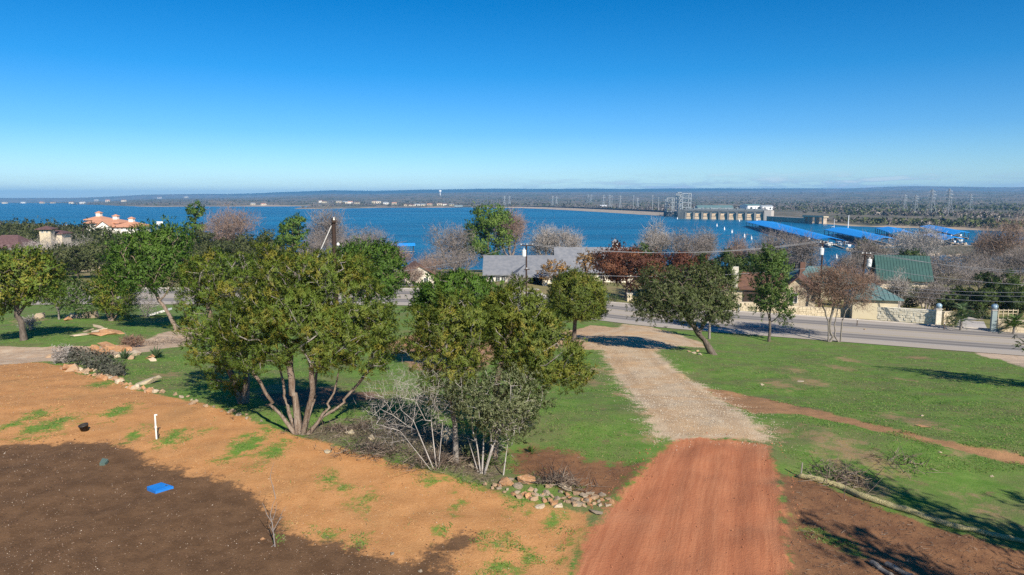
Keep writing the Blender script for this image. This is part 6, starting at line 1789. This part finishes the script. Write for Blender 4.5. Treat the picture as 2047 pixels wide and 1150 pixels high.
# the stone edging of the orange soil on the left
rng = np.random.RandomState(8)
pl = np.array([(128, 738), (152, 742), (172, 748), (196, 752), (220, 760), (244, 768), (262, 776), (290, 782), (318, 786)], float)
for i in range(56):
    t = (i + rng.rand()) / 56 * (len(pl) - 1); j = min(int(t), len(pl) - 2); q = pl[j] + (pl[j + 1] - pl[j]) * (t - j)
    mt = ('rock_tan', 'rock_orange', 'rock_tan', 'rock_orange', 'rock_pale')[i % 5]
    rock(q[0] + rng.randn() * 4, q[1] + rng.randn() * 2.6, 10 + 14 * rng.rand() ** 2 + (6 if i in (5, 6, 31, 34) else 0), {'rock_tan': 'tan', 'rock_orange': 'rusty orange', 'rock_pale': 'pale'}[mt] + ' stone in the ragged stone edging of the orange soil', mt, 'stone edging of the orange soil')
pl = np.array([(345, 792), (400, 808), (470, 830), (520, 846)], float)
for i in range(16):
    t = (i + rng.rand()) / 16 * 3; j = min(int(t), 2); q = pl[j] + (pl[j + 1] - pl[j]) * (t - j)
    rock(q[0] + rng.randn() * 3, q[1] + rng.randn() * 3, 7 + 9 * rng.rand(), 'small stone half buried along the soil edge under the big junipers', ('rock_tan', 'rock_grey')[i % 2], 'stones under the big junipers')
for px, py, w, lb, mt in ((190, 700, 22, 'broad rusty rock lying nearest the sage bushes beyond the stone edging', 'rock_orange'), (222, 699, 34, 'biggest rusty rock in the group by the dirt track', 'rock_orange'), (246, 702, 30, 'rusty rock right against the biggest one by the dirt track', 'rock_orange'), (205, 708, 26, 'flat orange rock in front of the biggest rusty rock', 'rock_orange'),
                          (270, 710, 24, 'pale two-tone rock right of the rusty rock group', 'rock_pale'), (264, 718, 14, 'small rock below the pale two-tone rock', 'rock_tan'), (235, 716, 18, 'small pale rock below the rusty rock group', 'rock_pale'), (300, 716, 16, 'orange rock beside the agave', 'rock_orange'), (306, 722, 14, 'pinkish rock just below the orange rock by the agave', 'rock_pale'), (102, 715, 14, 'tan rock at the end of the stone edging by the dirt track', 'rock_tan'),
                          (240, 748, 24, 'flat grey-green rock in the grass above the stone edging', 'rock_grey'), (290, 768, 60, 'long lichened ledge of rock above the end of the stone edging', 'rock_moss')):
    rock(px, py, w * (1.2 if w != 60 else 1), lb, mt, asp=(1.1, .8, .55) if w != 60 else (1.1, .35, .22))
for px, py, w, lb, a in ((893, 884, 42, 'tall lichened boulder beside the thin half-dead juniper', (.85, .8, 1.05)), (860, 902, 24, 'squat boulder below the tall lichened boulder', (1, .8, .6)), (985, 915, 30, 'mossy flat rock at the foot of the grey-green shrub', (1.1, .8, .5)), (700, 868, 24, 'grey rock in the leaf litter right of the fan-trunked juniper', (1, .8, .5)), (742, 878, 20, 'small grey rock in the leaf litter', (1, .8, .5)), (655, 905, 16, 'low grey rock at the edge of the leaf litter', (1, .8, .5)),
                         (945, 935, 20, 'pale rock between the white stems of the grey-green shrub', (1, .8, .6)), (830, 888, 18, 'brown rock under the arching pale stems', (1, .8, .6))):
    rock(px, py, w, lb, 'rock_moss', asp=a, sink=.15)
for px, py, w, lb, mt in ((172, 636, 44, 'large rounded pinkish boulder on the left lawn before the road', 'rock_grey'), (142, 635, 30, 'pale boulder left of the large pinkish boulder', 'rock_pale'), (138, 640, 18, 'orange boulder below the pale one on the left lawn', 'rock_orange'), (76, 636, 30, 'boulder standing near the dark-trunked oak at the left', 'rock_grey'),
                          (1388, 707, 12, 'pale rock left of the leaning oak trunk foot', 'rock_pale'), (1400, 710, 13, 'pale rock nearest the leaning oak trunk foot', 'rock_pale'), (1394, 703, 10, 'small tan rock behind the two pale rocks by the oak', 'rock_tan'), (1378, 704, 10, 'outermost tan rock by the leaning oak', 'rock_tan'),
                          (1843, 832, 9, 'small white stone on the right-hand lawn above the pink bare patch', 'rock_pale'), (1848, 853, 34, 'flat pink rock ledge in the right-hand lawn', 'rock_pale'), (1600, 763, 22, 'flat pale rock in the lawn right of the gravel drive', 'rock_pale'), (1525, 770, 16, 'smaller flat pale rock in the lawn near the drive', 'rock_pale'),
                          (526, 1079, 10, 'rusty stone at the edge of the dark soil near the dead sapling', 'rock_orange'), (783, 1108, 14, 'single grey stone lying at the dark soil edge', 'rock_grey'), (840, 1143, 11, 'flat grey stone at the bottom of the dark soil', 'rock_grey'), (1880, 905, 9, 'white stone low in the right-hand lawn', 'rock_pale'), (1690, 1000, 6, 'white pebble-like stone on the brown soil by the straw roll', 'rock_pale'),
                          (1983, 953, 10, 'white stone in the lawn near the right edge', 'rock_pale'), (1730, 660, 8, 'small tan stone at the roadside right of the bare tree', 'rock_tan')):
    rock(px, py, w * (.8 if py > 740 and px > 1500 else 1), lb, 'rock_orange' if w == 34 else mt, asp=(1, .8, .55) if w not in (22, 34, 16) else (1, .8, .12))
# pile of broken flagstones on the left lawn
for px, py, w, a, tl, mt, lb in ((165, 671, 34, (1.2, .7, .16), (0.0, -.08), 'rock_pale', 'long cream flagstone at the bottom left of the slab heap'), (195, 670, 40, (1.2, .7, .15), (0, .05), 'rock_orange', 'wide yellow flagstone at the base of the slab heap'), (225, 668, 44, (1.1, .8, .22), (0, .18), 'rock_orange', 'thick yellow flagstone at the right end of the slab heap'),
                                 (175, 664, 24, (1.1, .6, .2), (0, -.3), 'rock_grey', 'grey flagstone tipped up at the left of the slab heap'), (208, 661, 34, (1.3, .5, .2), (0, .45), 'rock_grey', 'grey flagstone leaning on top of the slab heap'), (197, 664, 26, (1.1, .7, .25), (0, -.2), 'rock_pale', 'cream flagstone in the middle of the slab heap')):
    o = rock(px, py, w, lb, mt, asp=a, sink=-.1 if py < 668 else .1, rz=.1, name='flagstone'); o.rotation_euler = (tl[0], tl[1], .1)
# leaning pale slab beside the leaning trunk
p = G(320, 632)
o = MB().slab([(-1.1, -.8, .25), (1.0, -.8, .85), (1.0, .8, .85), (-1.1, .8, .25)], .22).build('concrete_slab', M['trim']); o.location = p
tag(o, 'tilted pale concrete slab on the lawn beyond the slanting juniper trunk', 'slab')

# blue utility lid, stone-coloured lid, pot, white stake
M['blue_lid'] = pm('blue_plastic_lid', (0.018, 0.20, 0.62), (0.014, 0.17, 0.54), 3, 0.45, spec=0.5)
q = [G(294, 981), G(323, 970.5), G(347, 977), G(311, 987.5)]
c = sum(q) / 4; o = empty('blue_lid', c, 0, 'bright blue rectangular plastic lid lying on the dark soil', 'lid')
Lq = [Vector((p - c)[:2].tolist() + [.09]) for p in q]
MB().slab(Lq, .12).build('cover', M['blue_lid'], o)
cq = Vector((0, 0, .09))
MB().slab([cq + (p - cq) * .82 + Vector((0, 0, .012)) for p in Lq], .011).build('panel', M['blue_lid'], o)
MB().slab([cq + (p - cq) * .12 + Vector((.18, .05, .016)) for p in Lq], .012).build('grip', M['asphalt_dark'], o)
q = [G(199, 931), G(205, 922.5), G(217, 925.5), G(210, 931)]
c = sum(q) / 4; o = empty('green_lid', c, 0, 'small grey-green valve box lid tilted on the dark soil', 'lid')
M['lid_green'] = pm('faded_green_plastic', (0.10, 0.15, 0.13), (0.08, 0.12, 0.10), 4, 0.6)
Lq = [Vector((p - c)[:2].tolist() + [.07 + .05 * (i in (1, 2))]) for i, p in enumerate(q)]
MB().slab(Lq, .10).build('cover', M['lid_green'], o)
MB().slab([p * .5 + Vector((0, 0, .055)) for p in Lq], .02).build('rim', M['lid_green'], o)
M['black_plastic'] = pm('black_plastic', (0.025, 0.024, 0.022), (0.04, 0.037, 0.033), 5, 0.5)
p = G(170, 861); k = np.linalg.norm(p) / 1365
o = empty('plant_pot', p, 0.3, 'black plastic nursery pot left on the orange soil', 'pot'); o.rotation_euler = (.15, -.12, 0)
MB().lathe([(5.5 * k, 0), (7 * k, 9 * k), (7.6 * k, 9 * k), (7.6 * k, 11 * k), (6.6 * k, 11 * k), (5.4 * k, 1.0 * k)], n=16).build('pot', M['black_plastic'], o, True)
MB().lathe([(6.3 * k, 8.4 * k), (.5 * k, 8.9 * k)], n=14).build('soil', M['dark'], o)
p = G(313, 878); H = at_y(313, 829, p[1])[2] - p[2]; k = np.linalg.norm(p) / 1365
o = empty('white_pipe', p, 0, 'white plastic standpipe with a short bent top on the orange soil', 'pipe')
MB().tube((0, 0, -.1), (.0, 0, H), .028, .028, 10).tube((0, 0, H - .01), (.08, 0, H - .015), .026, .026, 10).build('pipe', M['trim'], o)
MB().lathe([(.034, H * .45), (.036, H * .46), (.036, H * .52), (.034, H * .53)], n=10).build('coupling', M['white'], o)
MB().tube((.035, .02, -.1), (.05, .05, H * .42), .018, .016, 6).build('stake', M['dark'], o)

# straw roll along the brown soil
M['straw'] = pm('straw_netting', (0.44, 0.38, 0.19), (0.36, 0.31, 0.15), 9, 0.95, 0.9, 30, stretch=(1, 1, 1), c3=(0.56, 0.48, 0.28))
pts = [(1593, 954), (1612, 958), (1645, 966), (1685, 979), (1720, 996), (1765, 1010), (1810, 1023), (1850, 1038), (1900, 1054), (1960, 1067), (2020, 1080), (2060, 1088), (2140, 1102)]
W3 = [G(*q) for q in pts]; c0 = W3[0]
o = empty('straw_roll', c0, 0, 'long curving straw erosion roll lying along the edge of the brown soil', 'straw roll')
Vv = []; F = []; n = 10
WS = []
for i in range(len(W3) - 1):
    for t in np.linspace(0, 1, 6, endpoint=False): WS.append(W3[i] + (W3[i + 1] - W3[i]) * t)
WS.append(W3[-1]); WS = np.array(WS)
for _ in range(3): WS[1:-1] = (WS[:-2] + WS[1:-1] * 2 + WS[2:]) / 4
rngw = np.random.RandomState(4)
for i, p in enumerate(WS):
    d = WS[min(i + 1, len(WS) - 1)] - WS[max(i - 1, 0)]; d[2] = 0; d /= np.linalg.norm(d); s = np.array([d[1], -d[0], 0])
    r = np.interp(i / len(WS), [0, .03, .3, 1], [.04, .085, .09, .05]) * (1 + .06 * rngw.randn())
    zz = Tz(p[0], p[1]) + r * .75
    for k in range(n):
        a = 2 * math.pi * k / n; Vv.append((p[0] - c0[0] + s[0] * r * math.cos(a), p[1] - c0[1] + s[1] * r * math.cos(a), zz - c0[2] + r * math.sin(a)))
for i in range(len(WS) - 1):
    for k in range(n): F.append((i * n + k, i * n + (k + 1) % n, (i + 1) * n + (k + 1) % n, (i + 1) * n + k))
F += [tuple(range(n))[::-1], tuple(range((len(WS) - 1) * n, len(WS) * n))]
MB().poly(Vv, F).build('roll', M['straw'], o, True)
MB().tube((.12, 0.02, -.1), (.14, .0, .45), .02, .02, 6).build('stake', M['wood_grey'], o)
# two weathered logs at the bottom right
for (a, b, r, lb) in (((1742, 1128), (1800, 1168), .06, 'grey weathered log on the brown soil, the left one of two at the bottom'), ((1772, 1132), (1850, 1172), .065, 'pale split log on the brown soil, the right one of two at the bottom')):
    pa, pb = G(*a), G(*b); o = empty('log', pa, 0, lb, 'log')
    d = pb - pa; mb = MB(); pr = np.array([0, 0, r * .8]); N = 6
    for i in range(N): mb.tube(pr + d * i / N + [0, 0, .02 * math.sin(i * 2)], pr + d * (i + 1) / N + [0, 0, .02 * math.sin(i * 2 + 2)], r * (1 - .05 * i), r * (1 - .05 * (i + 1)), 9)
    mb.build('bark', M['bark_grey'], o)
    MB().lathe([(r * .9, -.004), (r * .85, .01)], n=10).build('cut_end', M['rock_pale'], o).rotation_euler = (math.pi / 2, 0, math.atan2(d[1], d[0]) - math.pi / 2)
    o.children[-1].location = tuple(pr - d / np.linalg.norm(d) * .005)

# dead saplings standing at the dark soil edge
def stems(name, label, px, base, lines, r, mat, cat='sapling'):
    b = G(px, base); Yb = b[1]; o = empty(name, b, 0, label, cat)
    for i, L in enumerate(lines):
        pts = []
        for j, q in enumerate(L):
            pts.append(at_y(q[0], q[1], Yb + (q[2] if len(q) > 2 else 0)) - b)
        mb = MB()
        for j in range(len(pts) - 1):
            n = len(pts) - 1
            mb.tube(pts[j], pts[j + 1], r * (1 if i == 0 else .6) * (1 - .8 * j / n), r * (1 if i == 0 else .6) * (1 - .8 * (j + 1) / n), 6)
        mb.build('stem' if i == 0 else 'branch', M[mat], o)
    return o
stems('dead_sapling', 'thin dead sapling with forked bare twigs standing at the edge of the dark soil', 550, 1093,
      [[(550, 1095), (547, 1070), (544, 1045), (540, 1030), (545, 1010), (551, 995)], [(551, 997), (546, 975), (540, 955), (543, 938), (548, 925)], [(544, 1045), (534, 1030), (528, 1012), (524, 1005)], [(545, 1040), (551, 1022), (553, 1004)], [(549, 1070), (541, 1055), (537, 1048)], [(547, 1060), (558, 1040), (565, 1022), (572, 1012)], [(549, 1088), (538, 1098), (526, 1110)], [(558, 1040), (566, 1032)]], .016, 'bark_bare')
stems('dead_sapling', 'leafless twig leaning over the grass beyond the flagstone heap', 258, 684, [[(258, 684), (252, 670), (246, 657)], [(252, 670), (250, 664)]], .015, 'bark_bare')

# yuccas and sage
def rosette(px, py, s, label, pal, seed, n=46, name='yucca', cat='plant'):
    rng = np.random.RandomState(seed); b = G(px, py); V = []; C = []
    o = empty(name, b, 0, label, cat); pc = pal_pick(rng, pal, n)
    for i in range(n):
        a = rng.rand() * 6.28; el = .15 + 1.3 * rng.rand(); L = s * (.7 + .4 * rng.rand())
        d = np.array([math.cos(a) * math.cos(el), math.sin(a) * math.cos(el), math.sin(el)]); sd = np.array([-math.sin(a), math.cos(a), 0]) * .035 * s / .5
        q = d * .03; m_ = d * L * .55 + [0, 0, -.02]; t = d * L + [0, 0, -.10 * L]
        V += [q - sd * .6, q + sd * .6, m_ + sd, q - sd * .6, m_ + sd, m_ - sd, m_ - sd, m_ + sd, t]; C += [pc[i]] * 9
    np_mesh('leaves', np.array(V), 3, np.arange(len(V)), M['leaf'], o, tint=np.array(C))
rosette(936, 918, .62, 'spiky yucca between the boulder and the white-stemmed shrub', 'shrub_grey', 1)
rosette(975, 930, .45, 'small spiky yucca right of the white stems', 'elm', 2)
rosette(250, 717, .75, 'grey-green agave left of the pale two-tone rock', 'palm', 3, name='agave')
rosette(312, 716, .85, 'pale agave just right of the orange rock', 'palm', 4, name='agave')
rosette(1062, 905, .30, 'tuft of coarse leaves on the brown soil near the stone row', 'elm', 5)
def bush(px, py, wpx, hpx, label, pal, seed, n=46, name='sage_bush'):
    px_tree(name, label, 'bush', (px, py), [(px, py - hpx * .5, wpx * .42, hpx * .42), (px - wpx * .25, py - hpx * .4, wpx * .25, hpx * .35), (px + wpx * .25, py - hpx * .42, wpx * .26, hpx * .36)],
            [[(px, py), (px - 2, py - hpx * .3), (px - wpx * .1, py - hpx * .6)], [(px + 2, py), (px + wpx * .15, py - hpx * .5)]], pal=pal, n_clump=n, cr=.14, n_sub=6, n_leaf=5, L=.16, W=.035, step=.3, bark='bark_grey', r_base=.035, r_tip=.007, seed=seed, mat='dry', tidy=.9, shell=.3)
bush(128, 726, 34, 34, 'grey twiggy bush at the left end of the stone edging', 'bare_grey', 61)
bush(160, 730, 44, 36, 'blue-grey sage bush behind the stone edging, between the twiggy one and the rusty rocks', 'sage', 62)
bush(195, 740, 56, 40, 'widest blue-grey sage bush above the stone edging', 'sage', 63, 64)
bush(228, 752, 40, 28, 'low sage bush spreading toward the grey-green rock', 'sage', 64)
bush(60, 660, 40, 30, 'faint twiggy bush right of the bent oak trunk', 'bare_grey', 65, 50, 'twiggy_bush')
bush(262, 694, 46, 22, 'heap-like brown twiggy bush by the dirt track under the left trees', 'bare_brown', 66, 70, 'twiggy_bush')
bush(1480, 618, 20, 14, 'clipped green bush against the low tan wall, nearer the live oak', 'elm', 68, 40, 'garden_bush')
bush(1508, 622, 26, 14, 'second clipped green bush against the low tan wall', 'elm', 69, 40, 'garden_bush')
bush(1628, 630, 26, 14, 'green bush against the tan wall right of the gable', 'elm', 70, 40, 'garden_bush')
bush(1225, 605, 36, 20, 'dark green bush under the rust-brown oak beyond the road', 'dark', 71, 60, 'garden_bush')
bush(1905, 655, 30, 34, 'dark bush at the foot of the pale palm', 'dark', 72, 70, 'garden_bush')
bush(1962, 640, 26, 30, 'dark bush inside the gateway', 'dark', 73, 60, 'garden_bush')

# trees standing beyond the frame whose shade falls into the view
px_tree('juniper_tree', 'leafy tree at the right edge whose twig tips reach in over the road', 'tree', (2245, 790), [(2190, 690, 120, 40, 0), (2230, 640, 110, 60, 0), (2270, 660, 120, 60, 0), (2130, 685, 78, 14, .2), (2240, 590, 80, 50, 0)],
        [[(2245, 790), (2238, 740), (2230, 690), (2240, 640)]], pal='dark', n_clump=240, cr=.3, n_sub=7, n_leaf=6, L=.2, W=.09, step=.6, bark='bark_dark', r_base=.25, r_tip=.016, seed=81)
for i, (x, y, H, w) in enumerate(((12.6, 6.6, 7.2, 1.5), (15.2, 9.4, 7.6, 1.6), (18.5, 9.0, 6.5, 2.0), (8.9, 4.2, 6.0, 1.0))):
    z = Tz(x, y)
    tree('juniper_tree', ('slender juniper outside the lower right corner, casting the long shade over the straw roll', 'taller juniper outside the right edge, casting shade across the straw roll', 'bushy juniper outside the right edge behind the taller one', 'small juniper below the frame, casting shade by the two logs')[i], 'tree', (x, y, z),
         [[(0, 0, 0), (.1, 0, H * .4), (0, .1, H * .9)]], [((0, 0, H * f), (w * (1.05 - f * .7), w * (1.05 - f * .7), H * .12)) for f in (.35, .5, .65, .8, .93)],
         pal='juniper', n_clump=130, cr=.22, n_sub=6, n_leaf=6, L=.18, W=.07, step=.5, bark='bark_juniper', r_base=.16, r_tip=.012, seed=90 + i, bare_frac=.25)

# ------------------------------------------------------------------ what nobody could count: grass, litter, pebbles, gravel
def zval(k, P): return sdf(P, Z[k])
def scatter(n, seed, y0, y1, xr=0.80, pw=1.7):
    rng = np.random.RandomState(seed)
    u = rng.rand(n); e = 1 - pw
    y = (y0 ** e + u * (y1 ** e - y0 ** e)) ** (1 / e)
    x = (rng.rand(n) * 2 - 1) * xr * y
    return rng, np.stack([x, y], 1)
# grass
rng, P = scatter(150000, 21, 20, 78)
P = P[P[:, 1] < road_near(P[:, 0]) - .6]
wob = fbm(P[:, 0] * 1.3, P[:, 1] * 1.3, 3) * .7
bad = np.full(len(P), -9.)
for k in ('pad', 'top', 'red', 'gravel', 'dirtfork', 'track', 'brown', 'ltrack', 'brownb', 'bare2', 'bare3', 'litter', 'rshoulder'): bad = np.maximum(bad, zval(k, P))
bad = np.maximum(bad, discs(P, SPOT))
keep = (bad + wob < -.05) & (fbm(P[:, 0] / 2.5, P[:, 1] / 2.5, 3) + .55 * rng.rand(len(P)) > .12)
Pg = P[keep][:62000]
rng2, Pt = scatter(60000, 22, 14, 40)
tz_ = np.maximum(discs(Pt, TUFT), sdf(Pt, GREENR)) + fbm(Pt[:, 0] * 1.6, Pt[:, 1] * 1.6, 3) * .9
Pt = Pt[tz_ > .12][:9000]
def tufts(name, P, h0, h1, pal, seed, blades=4, lean=.5, w=.022, mat='leaf'):
    rng = np.random.RandomState(seed); n = len(P); z = T(P[:, 0], P[:, 1])
    d = np.hypot(P[:, 0], P[:, 1])
    B = np.repeat(np.stack([P[:, 0], P[:, 1], z - .01], 1), blades, 0) + np.concatenate([rng.randn(n * blades, 2) * .05, np.zeros((n * blades, 1))], 1)
    h = (h0 + (h1 - h0) * rng.rand(n * blades) ** 2)[:, None]
    dr = np.concatenate([rng.randn(n * blades, 2) * lean, np.ones((n * blades, 1))], 1)
    sd = rng.randn(n * blades, 3); sd[:, 2] = 0; sd /= np.linalg.norm(sd, axis=1)[:, None]
    ww = np.repeat(np.maximum(w, d * .00075), blades)[:, None]
    ng = np.cross(sd, dr); fl = np.where(ng[:, 2:3] < 0, -1.0, 1.0); sd = sd * fl
    v = np.stack([B - sd * ww, B + sd * ww, B + dr * h], 1).reshape(-1, 3)
    big = np.repeat(pal_pick(rng, pal, n), blades, 0)
    return np_mesh(name, v, 3, np.arange(len(v)), M[mat], tint=np.repeat(big, 3, 0), kind='stuff')
PAL['grass'] = [((0.115, 0.220, 0.038), 5), ((0.160, 0.265, 0.054), 4), ((0.220, 0.255, 0.085), 2), ((0.30, 0.25, 0.12), 1)]
PAL['drygrass'] = [((0.54, 0.33, 0.15), 5), ((0.46, 0.24, 0.09), 4), ((0.34, 0.18, 0.07), 1), ((0.24, 0.26, 0.08), 1)]
PAL['litter'] = [((0.24, 0.19, 0.15), 4), ((0.16, 0.115, 0.085), 4), ((0.34, 0.28, 0.22), 1), ((0.10, 0.07, 0.055), 3)]
tufts('grass', Pg, .012, .045, 'grass', 31, 3, 2.0)
tufts('grass_tufts', Pt, .012, .05, 'grass', 32, 4, 1.8)
# dry thatch on the orange soil
rng, P = scatter(60000, 23, 11, 45)
k = (zval('pad', P) > .2) & (zval('top', P) < -.2) & (fbm(P[:, 0] / 1.4, P[:, 1] / 1.4, 3) + .5 * rng.rand(len(P)) > .15)
tufts('dry_grass', P[k][:16000], .01, .035, 'drygrass', 33, 3, 2.6, .010, 'dry')
# twigs and litter under the junipers, on the brush heap and the brown soil
def twigs(name, P, lmin, lmax, r, pal, seed, up=.25, lift=.0):
    rng = np.random.RandomState(seed); n = len(P); z = T(P[:, 0], P[:, 1])
    C = np.stack([P[:, 0], P[:, 1], z + .02 + lift * rng.rand(n)], 1); L = (lmin + (lmax - lmin) * rng.rand(n) ** 2)[:, None]
    d = rng.randn(n, 3); d[:, 2] = np.abs(d[:, 2]) * up; d /= np.linalg.norm(d, axis=1)[:, None]
    s = np.cross(d, rng.randn(n, 3)); s /= np.linalg.norm(s, axis=1)[:, None]; t = np.cross(d, s)
    rr = r * (.5 + rng.rand(n, 1))
    a = C; b = C + d * L
    v = np.stack([a + s * rr, a - s * rr * .5 + t * rr * .8, a - s * rr * .5 - t * rr * .8, b], 1).reshape(-1, 3)
    q = np.arange(n)[:, None] * 4
    lp = np.concatenate([q + [0, 1, 3], q + [1, 2, 3], q + [2, 0, 3]], 1).ravel()
    return np_mesh(name, v, 3, lp, M['dry'], tint=np.repeat(pal_pick(rng, pal, n), 4, 0), kind='stuff')
rng, P = scatter(60000, 24, 17, 32)
k = zval('litter', P) + fbm(P[:, 0], P[:, 1], 2) * .8 > 0
twigs('leaf_litter', P[k][:5000], .06, .45, .006, 'litter', 41, .35, .12)
rng, P = scatter(30000, 25, 12, 30)
k = (np.maximum(zval('brown', P), zval('brownb', P)) > 0)
twigs('litter', P[k][:2600], .03, .22, .006, 'litter', 42, .15)
def heap(name, px, py, rx, ry, n, h, seed, pal='litter', L=(.2, .9)):
    rng = np.random.RandomState(seed); c = G(px, py); k = np.linalg.norm(c) / 1365
    P = np.stack([c[0] + rng.randn(n) * rx * k * .5, c[1] + rng.randn(n) * ry * k * .5 * 2.4], 1)
    o = twigs(name, P, L[0], L[1], .011, pal, seed, .6, h); return o
for px, py, rx, ry, n, h, sd, nm in ((1690, 962, 48, 22, 300, .10, 51, 'brush_pile'), (1075, 966, 30, 8, 60, .06, 52, 'brush_pile'), (1145, 976, 40, 9, 70, .06, 53, 'brush_pile'), (760, 905, 90, 16, 350, .18, 54, 'brush_pile'), (880, 928, 60, 18, 320, .2, 55, 'brush_pile'), (700, 860, 70, 20, 260, .15, 56, 'brush_pile'), (330, 686, 60, 14, 300, .2, 57, 'brush_pile'),
                                     (1120, 968, 26, 8, 260, .2, 58, 'brush_pile'), (1800, 930, 40, 20, 90, .04, 59, 'brush_pile')):
    heap(nm, px, py, rx, ry, n, h, sd)
# pebbles on the dark soil, stones in the gravel, clods along the red track
def pebbles(name, P, s0, s1, pal, seed):
    rng = np.random.RandomState(seed); n = len(P); z = T(P[:, 0], P[:, 1]); d = np.hypot(P[:, 0], P[:, 1])
    s = (s0 + (s1 - s0) * rng.rand(n) ** 3) * (.6 + .4 * d / d.mean())
    O = np.array([(1, 0, 0), (-.5, .87, 0), (-.5, -.87, 0), (.1, .05, .75), (0, 0, -.6)], float)
    v = np.repeat(O[None], n, 0) * (.7 + .6 * rng.rand(n, 5, 1)) * s[:, None, None]
    a = rng.rand(n) * 6.28; ca, sa = np.cos(a)[:, None], np.sin(a)[:, None]
    v = np.stack([v[..., 0] * ca - v[..., 1] * sa, v[..., 0] * sa + v[..., 1] * ca, v[..., 2]], 2) + np.stack([P[:, 0], P[:, 1], z + s * .2], 1)[:, None]
    q = np.arange(n)[:, None] * 5
    lp = np.concatenate([q + [0, 1, 3], q + [1, 2, 3], q + [2, 0, 3]], 1).ravel()
    return np_mesh(name, v.reshape(-1, 3), 3, lp, M['dry'], tint=np.repeat(pal_pick(rng, pal, n), 5, 0), kind='stuff')
PAL['pebble'] = [((0.46, 0.36, 0.27), 4), ((0.34, 0.25, 0.18), 4), ((0.60, 0.52, 0.43), 1), ((0.24, 0.16, 0.11), 2)]
PAL['gravel'] = [((0.60, 0.49, 0.35), 4), ((0.68, 0.60, 0.48), 3), ((0.44, 0.34, 0.23), 3), ((0.36, 0.31, 0.26), 1)]
PAL['clod'] = [((0.42, 0.16, 0.08), 4), ((0.32, 0.12, 0.06), 3), ((0.48, 0.22, 0.11), 2)]
PAL['darkclod'] = [((0.13, 0.075, 0.045), 3), ((0.20, 0.12, 0.075), 2), ((0.08, 0.05, 0.03), 2)]
rng, P = scatter(40000, 26, 8, 26)
k = (zval('top', P) > .05) & (fbm(P[:, 0] / 1.2, P[:, 1] / 1.2, 3) + .6 * rng.rand(len(P)) > .22)
pebbles('pebbles', P[k][:6500], .004, .018, 'pebble', 71)
rng, P = scatter(60000, 27, 8, 26)
k = (zval('top', P) > -.3); pebbles('soil_clods', P[k][:12000], .008, .030, 'darkclod', 72)
rng, P = scatter(160000, 28, 20, 60, .45)
k = zval('gravel', P) + fbm(P[:, 0] * 1.2, P[:, 1] * 1.2, 3) * 1.6 + .5 * rng.randn(len(P)) > .0; pebbles('gravel', P[k][:30000], .008, .030, 'gravel', 73)
rng, P = scatter(90000, 29, 9, 26, .45)
rv = zval('red', P); k = (np.abs(rv + .1 + fbm(P[:, 0] * 1.5, P[:, 1] * 1.5, 2) * .5) < .35) | ((rv > 0) & (rng.rand(len(P)) < .06))
pebbles('dirt_clods', P[k][:6000], .008, .032, 'clod', 74)
rng, P = scatter(30000, 30, 11, 40, .8)
k = (zval('pad', P) > 0) & (zval('top', P) < 0); pebbles('small_stones', P[k][:2000], .008, .022, 'pebble', 75)
